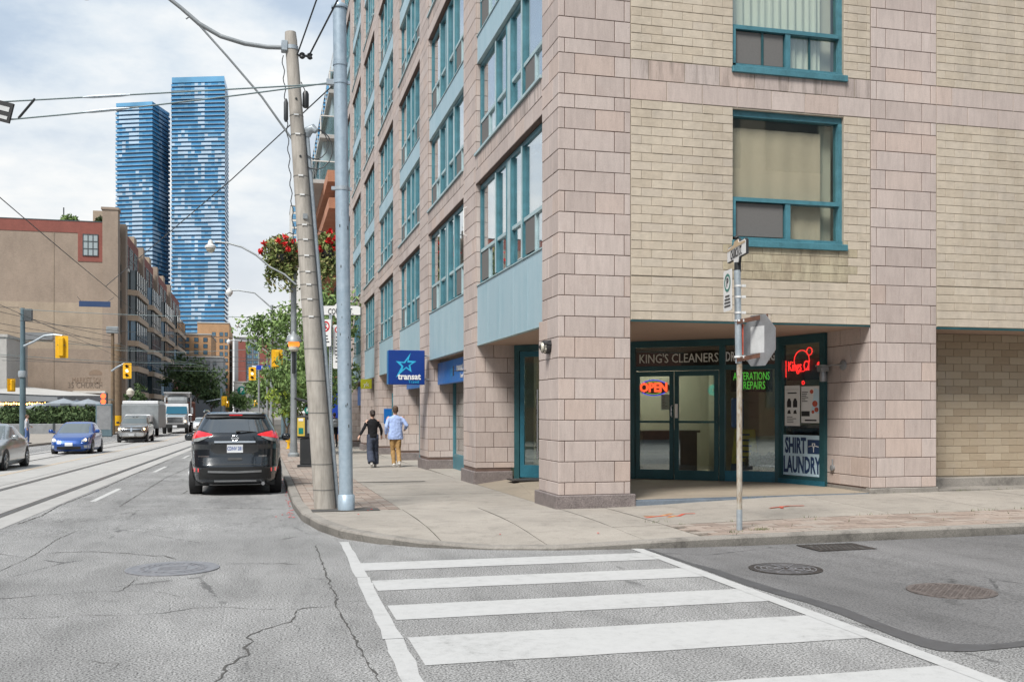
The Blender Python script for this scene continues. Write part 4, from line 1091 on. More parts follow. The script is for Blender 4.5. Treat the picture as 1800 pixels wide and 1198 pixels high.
# green alterations board
al = empty('letter_board', at1(5.10, 0.10, 2.235), A1, 'black board with green lettering ALTERATIONS & REPAIRS in the shop window', 'letter board')
t = MB(); t.box(-0.44, 0, -0.22, 0.36, 0.03, 0.21, ch=0.004); t.build('board', M['board_black'], al)
text('word', 'ALTERATIONS', M['led_green'], (-0.04, -0.006, 0.08), 0.22, 0, al, 0.004, 0.50); text('word', '& REPAIRS', M['led_green'], (-0.04, -0.006, -0.10), 0.22, 0, al, 0.004, 0.55)
# paper notice in the door
nt_ = part(F1, 'paper_notice', [(3.26, 0.012, 1.66, 3.43, 0.018, 1.98)], 'sign_white', None); tag(nt_, 'white printed notice taped inside the door below the OPEN sign', 'notice')
for k in range(9): 
    w_ = rnd.uniform(0.05, 0.13); part(F1, 'print_line', [(3.28, 0.009, 1.94 - k * 0.03, 3.28 + w_, 0.0115, 1.948 - k * 0.03)], 'ink_black', nt_)
# teal neon seen in the right door
tg = empty('neon_sign', at1(4.25, 0.35, 2.06), A1, 'small round teal neon sign behind the second door', 'neon sign')
for r_ in (0.10, 0.07, 0.04):
    t = MB(); t.tube([(r_ * math.cos(k * 0.4), 0, r_ * math.sin(k * 0.4)) for k in range(17)], 0.006, 5); t.build('ring', M['teal_glow'], tg, sm=True)
t = MB(); t.tube([(0, 0, 0.1), (0, 0, 1.0)], 0.004, 4); t.build('wire', M['ink_black'], tg)
# posters and the laundry banner
def poster(s0, s1, z0, z1, label, kind):
    p = empty('poster', at2((s0 + s1) / 2, -0.010, z0), A2, label, 'poster'); w_ = s1 - s0; h_ = z1 - z0
    t = MB(); t.box(-w_ / 2, 0, 0, w_ / 2, 0.006, h_); t.build('sheet', M['sign_white'], p)
    t = MB()
    if kind == 0:
        t.box(-w_ * 0.42, -0.003, h_ * 0.9, w_ * 0.42, 0, h_ * 0.905)
        for sx in (-0.2, 0.2):
            c = sx * w_
            t.mesh([(c - w_ * .14, -0.002, h_ * .46), (c + w_ * .14, -0.002, h_ * .46), (c + w_ * .14, -0.002, h_ * .60), (c + w_ * .06, -0.002, h_ * .68), (c - w_ * .06, -0.002, h_ * .68), (c - w_ * .14, -0.002, h_ * .60)], [(0, 1, 2, 3, 4, 5)])
            t.mesh([(c - w_ * .12, -0.002, h_ * .30), (c + w_ * .12, -0.002, h_ * .30), (c + w_ * .05, -0.002, h_ * .40), (c - w_ * .08, -0.002, h_ * .38)], [(0, 1, 2, 3)])
        for k in range(4): t.box(-w_ * 0.34, -0.003, h_ * (0.08 + 0.045 * k), -w_ * 0.34 + w_ * rnd.uniform(0.35, 0.66), -0.001, h_ * (0.095 + 0.045 * k))
        t.box(-w_ * 0.3, -0.003, h_ * .80, w_ * 0.3, -0.001, h_ * .83)
    else:
        for k in range(6): t.box(-w_ * 0.46, -0.003, h_ * (0.58 + 0.05 * k), -w_ * 0.46 + w_ * rnd.uniform(0.16, 0.34), -0.001, h_ * (0.60 + 0.05 * k))
        t.box(-w_ * 0.48, -0.003, h_ * .18, -w_ * 0.05, -0.001, h_ * .32); t.box(-w_ * 0.3, -0.003, h_ * .05, w_ * 0.3, -0.001, h_ * .09)
    t.build('print', M['ink_black'], p, fix=False)
    if kind == 1:
        for cx_, cz_, rr in ((0.05, 0.85, 0.06), (0.22, 0.52, 0.09), (0.3, 0.36, 0.07), (0.12, 0.30, 0.05)):
            t = MB(); t.mesh([(w_ * cx_ + w_ * rr * 1.6 * math.cos(k), -0.002, h_ * cz_ + h_ * rr * math.sin(k)) for k in [i * 0.785 for i in range(8)]], [tuple(range(8))]); t.build('picture', M['spray_red'], p, fix=False)
        t = MB(); t.mesh([(w_ * .02, -0.0015, h_ * .3), (w_ * .45, -0.0015, h_ * .25), (w_ * .42, -0.0015, h_ * .9), (w_ * .2, -0.0015, h_ * .95)], [(0, 1, 2, 3)]); t.build('picture', M['banner_blue'], p, fix=False)
poster(0.16, 0.56, 1.36, 2.12, 'white poster with drawings of jackets in the side window', 0)
poster(0.60, 1.09, 1.42, 2.10, 'white poster with a red and blue picture in the side window', 1)
bn = empty('banner', at2(0.61, -0.012, 0.43), A2, 'pale blue banner reading SHIRT LAUNDRY in dark blue letters', 'banner')
t = MB(); t.box(-0.49, 0, 0, 0.49, 0.008, 0.76); t.build('sheet', M['banner_blue'], bn)
text('word', 'SHIRT', M['ink_navy'], (-0.16, -0.004, 0.55), 0.40, 0, bn, 0.002, 0.52, 0.014); text('word', 'LAUNDRY', M['ink_navy'], (0.0, -0.004, 0.19), 0.42, 0, bn, 0.002, 0.50, 0.014)
t = MB(); t.box(0.16, -0.004, 0.42, 0.47, -0.001, 0.68); t.build('shirt_badge', M['ink_navy'], bn)
t = MB(); 
for p, q in (((0.19, 0.55), (0.28, 0.57)), ((0.35, 0.57), (0.44, 0.55)), ((0.28, 0.61), (0.315, 0.52)), ((0.35, 0.61), (0.315, 0.52)), ((0.28, 0.61), (0.35, 0.61)), ((0.315, 0.52), (0.315, 0.45))):
    t.tube([(p[0], -0.006, p[1]), (q[0], -0.006, q[1])], 0.008, 4)
t.build('shirt_emblem', M['sign_white'], bn)
# yellow stand, plants and bits behind the big window
ya = empty('floor_sign', at1(4.86, 0.45, 0.275), A1, 'yellow folding floor sign standing behind the shop window', 'floor sign')
for sgn in (1, -1):
    t = MB(); t.mesh([(-0.26, sgn * 0.2, 0), (0.26, sgn * 0.2, 0), (0.20, 0.01 * sgn, 1.0), (-0.20, 0.01 * sgn, 1.0), (-0.26, sgn * 0.21, 0), (0.26, sgn * 0.21, 0), (0.20, 0.02 * sgn, 1.0), (-0.20, 0.02 * sgn, 1.0)], [(0, 1, 2, 3), (7, 6, 5, 4), (0, 4, 5, 1), (1, 5, 6, 2), (2, 6, 7, 3), (3, 7, 4, 0)]); t.build('leaf', M['yellow_board'], ya)
t = MB()
for k in range(6):
    z = 0.9 - k * 0.11; y = -0.2 + 0.19 * z - 0.025; w_ = rnd.uniform(0.10, 0.17); t.box(-w_, y - 0.006, z - 0.025, w_, y, z + 0.012)
t.build('print', M['ink_navy'], ya); t = MB(); t.mesh([(-0.255, -0.215, 0.02), (0.255, -0.215, 0.02), (0.235, -0.162, 0.32), (-0.235, -0.162, 0.32)], [(0, 1, 2, 3)]); t.build('foot_panel', M['ink_navy'], ya, fix=False)
bb = part(F1, 'water_bottle', [(4.60, 0.35, 1.30, 4.82, 0.55, 1.90)], 'blue_plastic', None, 0.03); tag(bb, 'blue plastic bottle standing behind the window mullion', 'bottle')
a = NT('leaf_dark'); M['leaf_dark'] = a.done(a.ramp(a.rand(), (0, (0.03, 0.055, 0.02)), (1, (0.085, 0.13, 0.05))), 0.55)
def leafy(mb, c, r_, n, size, seed, flat=1.0, m=None):
    r1 = random.Random(seed)
    for i in range(n):
        d = Vector((r1.gauss(0, 1), r1.gauss(0, 1), r1.gauss(0, 1))).normalized() * (r1.random() ** 0.45)
        p = Vector(c) + Vector((d.x * r_[0], d.y * r_[1], d.z * r_[2]))
        u = Vector((r1.gauss(0, 1), r1.gauss(0, 1), r1.gauss(0, 1) * flat)).normalized(); v = u.orthogonal().normalized()
        v = (Matrix.Rotation(r1.uniform(0, 6.28), 3, u) @ v); s_ = size * r1.uniform(0.6, 1.35)
        a_ = u.cross(v) * s_ * 0.45; b_ = v * s_
        mb.face([p - b_, p + a_, p + b_, p - a_], m)
for k, (s_, o_, lb) in enumerate(((5.12, 0.35, 'leafy dark green pot plant on the shop window floor'), (5.40, 0.42, 'fern like green pot plant in the corner of the shop window'))):
    p = empty('pot_plant', at1(s_, o_, 0.28), 0, lb, 'pot plant'); t = MB(); t.lathe([(0.0, 0), (0.09, 0), (0.12, 0.2), (0.11, 0.2)], n=14, cap=False); t.build('pot', M['dark_wood'], p)
    t = MB(); leafy(t, (0, 0, 0.34), (0.24, 0.2, 0.2), 220, 0.075, 40 + k); t.build('foliage', M['leaf_dark'], p, fix=False)
wd_ = empty('wall_decoration', (10.9, 21.9, 1.55), 0, 'small black iron decoration on the shop back wall', 'decoration')
t = MB(); t.box(-0.3, -0.02, 0.2, 0.3, 0, 0.23); 
for k in range(5): t.box(-0.25 + k * 0.12, -0.02, -0.05 + 0.04 * (k % 2), -0.17 + k * 0.12, 0, 0.2)
t.build('ironwork', M['ink_black'], wd_)
# lamps and small fixtures on the walls
wl_ = empty('wall_lamp', (XA - 0.012, 15.32, 2.66), 0, 'caged black bulkhead lamp on the corner pillar', 'wall lamp')
paint('lamp_glass', (0.55, 0.52, 0.44), 0.25, var=0.05)
t = MB(); t.lathe([(0.10, 0.0), (0.11, -0.03), (0.105, -0.07), (0.09, -0.075)], n=20, axis='x'); t.build('body', M['ink_black'], wl_, sm=True)
t = MB(); t.lathe([(0.09, -0.075), (0.085, -0.11), (0.06, -0.15), (0.0, -0.165)], n=20, axis='x', cap=False); t.build('globe', M['lamp_glass'], wl_, sm=True)
t = MB()
for k in range(4):
    a_ = k * math.pi / 4; c, s = math.cos(a_), math.sin(a_)
    t.tube([(-0.075, c * 0.1 * q, s * 0.1 * q) if abs(q) == 1 else (-0.075 - 0.1 * math.cos(q * 1.57), c * 0.1 * q, s * 0.1 * q) for q in (-1, -0.7, -0.35, 0, 0.35, 0.7, 1)], 0.006, 5)
t.tube([(-0.12, 0.092 * math.cos(k * 0.35), 0.092 * math.sin(k * 0.35)) for k in range(19)], 0.006, 5); t.build('cage', M['ink_black'], wl_, sm=True)
t = MB(); t.mesh([(0.0, -0.115, 0.03), (0, 0.115, 0.03), (-0.12, 0.115, 0.05), (-0.12, -0.115, 0.05), (0.0, -0.08, 0.115), (0, 0.08, 0.115), (-0.11, 0.08, 0.10), (-0.11, -0.08, 0.10)], [(0, 1, 2, 3), (4, 7, 6, 5), (0, 4, 5, 1), (1, 5, 6, 2), (2, 6, 7, 3), (3, 7, 4, 0)]); t.build('hood', M['ink_black'], wl_)
sb = empty('sign_bracket', (XA, 22.1, 2.55), 0, 'small dark iron bracket on the second stone pillar', 'bracket')
t = MB(); t.tube([(0, 0, 0), (-0.30, 0, 0)], 0.012, 6); t.tube([(-0.30, 0, 0.10), (-0.30, 0, -0.12)], 0.012, 6); t.build('bar', M['ink_black'], sb)
pf = empty('camera_arm', (9.945, 15.62, 2.45), 0, 'security camera on a short arm fixed to the pillar reveal', 'security camera')
paint('grey_metal', (0.30, 0.31, 0.32), 0.45, 0.4, var=0.15)
t = MB(); t.lathe([(0.09, 0), (0.09, -0.03), (0.05, -0.04)], n=18, axis='x'); t.build('base', M['grey_metal'], pf, sm=True)
t = MB(); t.tube([(-0.03, 0, 0), (-0.12, 0.15, 0.01), (-0.14, 0.42, 0.0)], 0.012, 6); t.build('arm', M['grey_metal'], pf, sm=True)
t = MB(); t.box(-0.22, 0.36, -0.10, -0.06, 0.52, -0.01, ch=0.01); t.box(-0.24, 0.34, -0.01, -0.04, 0.54, 0.02); t.lathe([(0.06, -0.28), (0.07, -0.2), (0.05, -0.1)], (-0.14, 0.44, 0), 14); t.build('head', M['grey_metal'], pf, sm=True)
oc = empty('outlet_cover', (9.945, 15.95, 0.62), 0, 'small grey pipe cover low on the pillar reveal', 'pipe cover')
t = MB(); t.lathe([(0.05, 0), (0.055, -0.04), (0.02, -0.05)], n=14, axis='x'); t.build('cap', M['grey_metal'], oc, sm=True); t = MB(); t.tube([(-0.02, 0, 0), (-0.02, 0, 0.16)], 0.012, 6); t.build('pipe', M['grey_metal'], oc, sm=True)
for i, z in enumerate((5.9, 11.3)):
    vt = empty('drain_loop', (XA - 0.012, 22.0, z), 0, 'thin white metal loop on the second pillar, %s' % ('beside the first row of windows' if i == 0 else 'several floors up'), 'loop bracket')
    t = MB(); t.tube([(0, 0, 0.32), (-0.07, 0, 0.3), (-0.07, 0, -0.3), (0, 0, -0.32)], 0.012, 6); t.build('rod', M['sign_white'], vt)

# ------------------------------------------------------------------ shops further along the main street
for i in range(1, len(BAYS)):
    a_, b_ = BAYS[i]; X = 5.2; zb = gz(X, a_) + 0.10
    bx = [(X - 0.04, a_, 2.95, X + 0.06, b_, 3.05), (X - 0.04, a_, zb, X + 0.06, a_ + 0.09, 2.95), (X - 0.04, b_ - 0.09, zb, X + 0.06, b_, 2.95)]
    for q in (0.33, 0.66): bx.append((X - 0.04, lerp(a_, b_, q) - 0.04, zb, X + 0.06, lerp(a_, b_, q) + 0.04, 2.95))
    o = part(None, 'shopfront', bx, 'teal', bld)
    part(None, 'kick_panel', [(X - 0.03, a_ + 0.09, zb, X + 0.04, b_ - 0.09, zb + 0.42)], 'teal', o)
    for q in range(3): part(None, 'pane', [(X, lerp(a_, b_, q / 3) + 0.04, zb + 0.42, X + 0.012, lerp(a_, b_, (q + 1) / 3) - 0.04, 2.95)], 'shop_glass', o)
    part(None, 'shop_back', [(6.2, a_ - 0.3, zb, 6.25, b_ + 0.3, 3.05)], 'tile_cream' if i % 2 else 'room_dark', o)
    part(None, 'shop_floor', [(XA, a_, zb - 0.1, 6.2, b_, zb + 0.01)], 'walk', o)
# open glass door facing down the pavement
dd = empty('shop_door', (4.52, 35.9, gz(4.5, 36) + 0.13), 0, 'teal framed glass shop door standing open across the pavement', 'door')
t = MB(); t.box(0, 0, 0, 0.09, 0.05, 2.35); t.box(0.72, 0, 0, 0.80, 0.05, 2.35); t.box(0.09, 0, 2.25, 0.72, 0.05, 2.35); t.box(0.09, 0, 0, 0.72, 0.05, 0.22); t.build('frame', M['teal'], dd)
t = MB(); t.box(0.09, 0.02, 0.22, 0.72, 0.03, 2.25); t.build('pane', M['shop_glass'], dd)
t = MB(); leafy(t, (0.4, 0.3, 0.5), (0.2, 0.05, 0.2), 40, 0.12, 9); t.build('sticker', M['weed'], dd, fix=False)
# travel agency signs
paint('sign_blue', (0.004, 0.035, 0.21), 0.35, var=0.06, scale=1.5); paint('sign_edge', (0.01, 0.16, 0.40), 0.4); paint('fascia_blue', (0.005, 0.12, 0.40), 0.4, var=0.1)
paint('star_cyan', (0.03, 0.38, 0.62), 0.4, var=0.03); paint('yellow_sign', (0.52, 0.52, 0.02), 0.45)
ts = empty('projecting_sign', (3.83, 27.2, 2.36), 0, 'dark blue box sign with a cyan star and the words transat Travel', 'shop sign')
t = MB(); t.box(-0.50, 0, 0, 0.50, 0.30, 0.94, ch=0.012); t.build('box', M['sign_blue'], ts)
t = MB(); t.box(-0.512, 0.012, 0.012, -0.501, 0.288, 0.928); t.build('edge_panel', M['sign_edge'], ts)
S = [(-0.30, 0.64), (-0.075, 0.62), (0.11, 0.87), (0.045, 0.66), (0.27, 0.64), (0.10, 0.53), (0.135, 0.34), (-0.02, 0.445), (-0.30, 0.19), (-0.145, 0.49)]
cxs, czs = -0.005, 0.56
def star(k, dx=0, dz=0): return [(cxs + (x - cxs) * k + dx, czs + (z - czs) * k + dz) for x, z in S]
inn_ = [(-0.17, 0.595), (-0.045, 0.585), (0.028, 0.70), (0.015, 0.605), (0.15, 0.60), (0.048, 0.525), (0.075, 0.425), (-0.01, 0.49), (-0.12, 0.405), (-0.09, 0.50)]
t = MB(); n = len(S)
for i in range(n): t.face([(S[i][0], -0.006, S[i][1]), (S[(i + 1) % n][0], -0.006, S[(i + 1) % n][1]), (inn_[(i + 1) % n][0], -0.006, inn_[(i + 1) % n][1]), (inn_[i][0], -0.006, inn_[i][1])])
t.build('star', M['star_cyan'], ts, fix=False)
text('word', 'transat', M['sign_white'], (0.07, -0.006, 0.215), 0.235, 0, ts, 0.003, 0.95, 0.008); text('word', 'Travel', M['star_cyan'], (0.19, -0.006, 0.075), 0.125, 0, ts, 0.003, 0.95)
t = MB(); t.tube([(0.5, 0.15, 0.8), (0.64, 0.15, 0.8)], 0.02, 6); t.tube([(0.5, 0.15, 0.15), (0.64, 0.15, 0.15)], 0.02, 6); t.build('bracket', M['grey_metal'], ts)
def fascia(y0, y1, z0, z1, label, X=4.72, words=True):
    o = empty('fascia_sign', (X, (y0 + y1) / 2, z0), RW, label, 'shop sign'); w_ = y1 - y0; h_ = z1 - z0
    t = MB(); t.box(-w_ / 2, 0, 0, w_ / 2, 0.16, h_, ch=0.01); t.build('box', M['fascia_blue'], o)
    if words:
        t = MB(); k = h_ * 0.95; ox = -w_ * 0.02
        pts = [(ox + (x + 0.0) * k * 0.9 - 0.4 * k, h_ * 0.5 + (z - 0.55) * k * 1.15) for x, z in S]; pin = [(ox + x * k * 0.9 - 0.4 * k, h_ * 0.5 + (z - 0.55) * k * 1.15) for x, z in inn_]
        for i in range(n): t.face([(pts[i][0], -0.005, pts[i][1]), (pts[(i + 1) % n][0], -0.005, pts[(i + 1) % n][1]), (pin[(i + 1) % n][0], -0.005, pin[(i + 1) % n][1]), (pin[i][0], -0.005, pin[i][1])])
        t.build('star', M['star_cyan'], o, fix=False)
        text('word', 'transat', M['sign_white'], (0.75, -0.006, h_ * 0.60), h_ * 0.48, 0, o, 0.003, 1.0, 0.006); text('word', 'Travel', M['sign_white'], (1.0, -0.006, h_ * 0.24), h_ * 0.26, 0, o, 0.003)
    return o
fascia(22.45, 27.38, 2.36, 2.96, 'long blue travel agency sign with star under the second blue panel')
fascia(29.0, 33.55, 2.36, 2.96, 'blue travel agency sign in the bay just past the projecting sign', words=False)
fascia(47.2, 51.5, 1.9, 2.85, 'plain blue sign of a farther shop in the arcade', words=False)
ys = empty('projecting_sign', (4.2, 41.6, 2.55), 0, 'small yellow projecting sign with white lettering on a stone pillar', 'shop sign')
t = MB(); t.box(-0.26, 0, 0, 0.2, 0.06, 0.40, ch=0.008); t.build('box', M['yellow_sign'], ys); text('word', 'yk', M['sign_white'], (-0.03, -0.005, 0.18), 0.26, 0, ys, 0.002)
t = MB(); t.tube([(0.2, 0.03, 0.3), (0.3, 0.03, 0.3)], 0.014, 5); t.build('bracket', M['grey_metal'], ys)
bp = empty('wall_sign', (4.55, 39.65, 1.12), 0, 'small bright blue plate on the fifth pillar reveal', 'sign')
t = MB(); t.box(0.12, -0.03, 0, 0.52, 0, 0.6, ch=0.006); t.build('plate', M['fascia_blue'], bp); t = MB(); t.lathe([(0.0, -0.036), (0.1, -0.036), (0.1, -0.03), (0, -0.03)], (0.3, 0, 0.16), 12, axis='y', cap=False); t.build('spot', M['spray_red'], bp)
# ------------------------------------------------------------------ poles, signs and wires
CS, SN = math.cos(YAW), math.sin(YAW)
def at(px, d):
    """ground position at distance d in front of the camera, seen px pixels across a 1800 wide frame"""
    c = (px - 900) / 1750 * d; return (c * CS + d * SN, -c * SN + d * CS)
def zat(y, d): return 1.65 + (721 - y) / 1750 * d
paint('pole_wood', (0.34, 0.305, 0.26), 0.85, var=0.14, scale=2.5, bump=0.2)
a = NT('pole_wood'); v = a.obj(); n_ = a.noise(a.mapping(v, (1, 1, 0.12)), 22, 6, 0.65); b_ = a.noise(v, 1.6, 5, 0.6)
col = a.ramp(n_, (0.3, (0.27, 0.248, 0.218)), (0.6, (0.395, 0.365, 0.325))); col = a.mix(1.0, col, a.ramp(b_, (0.3, 0.82), (0.65, 1.08)), 'MULTIPLY'); a.bump(n_, 0.25, 0.01); M['pole_wood'] = a.done(col, 0.85)
a = NT('pole_blue'); v = a.obj(); n_ = a.noise(v, 9, 6, 0.7); s_ = a.noise(a.mapping(v, (1, 1, 0.3)), 16, 4, 0.7)
col = a.ramp(n_, (0.3, (0.27, 0.35, 0.42)), (0.65, (0.37, 0.45, 0.52))); col = a.mix(a.ramp(s_, (0.64, 0.0), (0.72, 0.55)), col, (0.16, 0.17, 0.18)); M['pole_blue'] = a.done(col, 0.42, 0.25)
paint('pole_dark', (0.10, 0.11, 0.115), 0.5, 0.2, var=0.2); paint('pole_grey', (0.26, 0.28, 0.29), 0.5, 0.3, var=0.15); paint('pole_brown', (0.19, 0.135, 0.085), 0.85, var=0.25)
a = NT('galvanised'); v = a.obj(); n_ = a.noise(v, 14, 6, 0.7); b_ = a.noise(a.mapping(v, (1, 1, 0.25)), 7, 5, 0.7)
col = a.ramp(n_, (0.3, (0.27, 0.32, 0.36)), (0.7, (0.42, 0.46, 0.49))); M['galvanised'] = a.done(col, 0.45, 0.3)
a = NT('post_rusty'); v = a.obj(); n_ = a.noise(a.mapping(v, (1, 1, 0.35)), 18, 6, 0.7)
col = a.ramp(n_, (0.34, (0.20, 0.12, 0.06)), (0.5, (0.38, 0.34, 0.28)), (0.7, (0.46, 0.45, 0.42))); M['post_rusty'] = a.done(col, 0.6, 0.1)
paint('rust', (0.12, 0.055, 0.035), 0.85, var=0.35, scale=14); paint('wire', (0.045, 0.05, 0.055), 0.6, var=0.1); paint('wire_teal', (0.12, 0.17, 0.18), 0.5, var=0.1)
paint('plastic_black', (0.02, 0.022, 0.024), 0.45); paint('sign_face', (0.66, 0.66, 0.65), 0.4, var=0.04); paint('signal_yellow', (0.72, 0.40, 0.01), 0.45, var=0.08, scale=2)
paint('sign_green', (0.0, 0.16, 0.12), 0.4); paint('sign_red', (0.50, 0.02, 0.03), 0.4); paint('street_blue', (0.01, 0.05, 0.40), 0.4); paint('alu_back', (0.36, 0.37, 0.38), 0.38, 0.55, var=0.12, scale=5)
paint('sticker', (0.52, 0.53, 0.53), 0.7, var=0.12, scale=9); paint('tan_enamel', (0.48, 0.36, 0.22), 0.5)

paint('strap_grey', (0.15, 0.145, 0.135), 0.6)
# leaning utility pole
BX, BY = 0.95, 15.86; BZ = sz(BX, BY)
up = empty('utility_pole', (BX, BY, BZ - 0.05), 0, 'leaning weathered grey utility pole with metal straps on the street corner', 'utility pole')
TX, TY, TH = -0.53, 0.16, 7.52
def onpole(h): return (TX * h / TH, TY * h / TH, h)
def rpole(h): return lerp(0.168, 0.092, h / TH)
t = MB(); hs = [0, 0.4, 1.2, 2.5, 4, 5.5, 6.8, 7.4, TH]; t.tube([onpole(h) for h in hs], [rpole(h) for h in hs[:-2]] + [0.095, 0.085], 22); t.build('shaft', M['pole_wood'], up, sm=True)
for h in (0.35, 0.75, 1.55, 2.05, 2.55, 3.05, 3.32, 3.55, 3.75, 4.0, 4.25, 4.48, 4.95, 5.25, 5.9, 6.2):
    t = MB(); c = onpole(h); t.tube([(c[0], c[1], h - 0.006), (c[0], c[1], h + 0.006)], rpole(h) + 0.004, 20, cap=False); t.build('strap', M['strap_grey'], up, sm=True)
    if h > 3:
        t = MB(); t.box(c[0] - 0.045, c[1] - rpole(h) - 0.012, h - 0.012, c[0] + 0.03, c[1] - rpole(h) - 0.007, h + 0.012); t.build('strap_tag', M['sign_face'], up)
for h in (6.45, 5.55):
    c = onpole(h); t = MB(); t.lathe([(0.018, 0), (0.018, -0.012), (0, -0.012)], (c[0] + 0.01, c[1] - rpole(h) + 0.004, h), 10, axis='y', cap=False); t.build('bolt_hole', M['plastic_black'], up)
t = MB(); c = onpole(4.6); t.box(c[0] - 0.02, c[1] - rpole(4.6) - 0.02, 4.57, c[0] + 0.05, c[1] - rpole(4.6) + 0.01, 4.65); t.build('plate', M['pole_grey'], up)
t = MB(); pts = [(onpole(h)[0] + rpole(h) + 0.035, onpole(h)[1] + 0.03, h) for h in (0.05, 1.5, 3, 4.5, 5.9)]; t.tube(pts, 0.036, 10); t.build('conduit', M['galvanised'], up, sm=True)
t = MB(); c = pts[-1]; t.tube([(c[0], c[1], c[2]), (c[0] + 0.02, c[1] - 0.02, c[2] + 0.09), (c[0] + 0.09, c[1] - 0.06, c[2] + 0.12), (c[0] + 0.14, c[1] - 0.08, c[2] + 0.07)], [0.05, 0.075, 0.07, 0.045], 10); t.build('weatherhead', M['galvanised'], up, sm=True)
t = MB()
for rr, zz in ((0.20, -0.12), (0.27, -0.2)):
    t.tube([(c[0] + 0.12 + rr * math.cos(k * 0.42 + 1.5), c[1] - 0.06, c[2] + zz + rr * math.sin(k * 0.42 + 1.5) * 1.2) for k in range(-13 if rr < 0.25 else -9, 1)], 0.009, 6)
t.build('cable_loop', M['wire'], up, sm=True)
t = MB(); c = onpole(6.62); t.lathe([(0.04, 0), (0.05, 0.03), (0.05, 0.22), (0.03, 0.26)], (c[0] + rpole(6.6) + 0.07, c[1], 6.35), 10); t.tube([(c[0] + rpole(6.6) + 0.07, c[1], 6.6), (c[0] + 0.1, c[1], 6.75)], 0.008, 5); t.build('fuse_box', M['plastic_black'], up, sm=True)
t = MB(); c = onpole(7.22)
for q in (0, 0.12): t.lathe([(0.02, 0), (0.045, 0.02), (0.03, 0.05), (0.045, 0.08), (0.02, 0.1)], (c[0] + 0.16 + q, c[1], 7.12), 10)
t.tube([(c[0] + 0.08, c[1], 7.17), (c[0] + 0.30, c[1], 7.17)], 0.02, 6); t.build('insulator', M['plastic_black'], up, sm=True)
t = MB(); L = [(onpole(h)[0] - rpole(h) - 0.05 + 0.015 * math.sin(h * 23), onpole(h)[1] - 0.02, h) for h in [4.2 + 0.06 * k for k in range(50)]]
t.tube(L, 0.008, 5); c = onpole(6.3); t.lathe([(0.02, 0), (0.035, 0.04), (0.035, 0.3), (0.015, 0.36)], (c[0] - rpole(6.3) - 0.05, c[1] - 0.02, 6.1), 8); t.build('drop_cable', M['wire'], up, sm=True)
# lamp arm reaching over the road
def P_(px, y, d=None, Y=15.98):
    r = (px - 900) / 1750; dd = Y / (-SN * r + CS) if d is None else d
    X_, Y_ = at(px, dd); return (X_, Y_, zat(y, dd))
def rel(p, o): return (p[0] - o.location.x, p[1] - o.location.y, p[2] - o.location.z)
t = MB(); L = [rel(P_(*q), up) for q in ((503, 84), (470, 83), (430, 77), (388, 64), (350, 42), (318, 14), (285, -12), (230, -34), (180, -42))]
t.tube(L, [0.034] * 5 + [0.030] * 4, 10); t.build('lamp_arm', M['pole_grey'], up, sm=True)
t = MB(); c = onpole(7.27); t.box(c[0] - 0.16, c[1] - 0.10, 7.2, c[0] - 0.06, c[1] + 0.06, 7.36, ch=0.01); t.tube([(c[0], c[1], 7.24), (c[0], c[1], 7.30)], rpole(7.27) + 0.01, 18, cap=False); t.build('arm_clamp', M['galvanised'], up, sm=True)
t = MB(); q = rel(P_(150, -22), up); t.lathe([(0.02, 0.06), (0.14, 0.04), (0.17, 0.0), (0.165, -0.05)], q, 16); o = t.build('lamp_head', M['pole_grey'], up, sm=True)
t = MB(); t.lathe([(0.15, -0.05), (0.13, -0.12), (0.06, -0.17), (0.0, -0.18)], q, 16, cap=False); t.build('lens', M['lamp_glass'], o, sm=True)
t = MB(); L = [rel(P_(*q), up) for q in ((327, 33), (333, 29), (341, 34), (400, 100), (460, 170), (514, 246))]; t.tube(L, 0.017, 8); t.build('brace_rod', M['pole_grey'], up, sm=True)

# smooth blue steel pole
SX, SY = 1.25, 15.52; SZ = sz(SX, SY)
sp = empty('steel_pole', (SX, SY, SZ - 0.03), 0, 'thick smooth blue grey steel pole standing beside the leaning utility pole', 'pole')
def osp(h): return (-0.105 * h / 7.8, 0.02 * h / 7.8, h)
t = MB(); t.tube([osp(h) for h in (0, 2, 4, 6, 7.78)], [0.106, 0.106, 0.105, 0.104, 0.103], 26); t.build('shaft', M['pole_blue'], sp, sm=True)
t = MB(); t.lathe([(0.128, 0), (0.128, 0.26), (0.108, 0.275)], n=26, cap=False); t.build('sleeve', M['pole_blue'], sp, sm=True, angle=60)
t = MB(); c = osp(7.78); t.lathe([(0.122, -0.03), (0.128, 0.0), (0.11, 0.035), (0.0, 0.06)], c, 26, cap=False); t.build('cap', M['pole_blue'], sp, sm=True)
for h in (6.9, 6.62, 4.98):
    c = osp(h); t = MB(); t.tube([(c[0], c[1], h - 0.03), (c[0], c[1], h + 0.03)], 0.112, 24, cap=False)
    if h < 6.7: t.box(c[0] - 0.16, c[1] - 0.03, h - 0.025, c[0] - 0.10, c[1] + 0.03, h + 0.025); t.box(c[0] + 0.10, c[1] - 0.025, h - 0.025, c[0] + 0.15, c[1] + 0.025, h + 0.025)
    t.build('collar', M['galvanised'] if h < 6 else M['pole_blue'], sp, sm=True)
t = MB()
for k in range(14):
    a_ = rnd.uniform(-2.4, -0.6); h = rnd.uniform(1.0, 4.4); c = osp(h); s_ = rnd.uniform(0.008, 0.03)
    t.obox((c[0] + 0.1075 * math.cos(a_), c[1] + 0.1075 * math.sin(a_), h), (-math.sin(a_), math.cos(a_), 0), (0, 0, 1), (math.cos(a_), math.sin(a_), 0), s_ * 0.4, s_, 0.0006)
t.build('paint_chips', M['pole_dark'], sp)

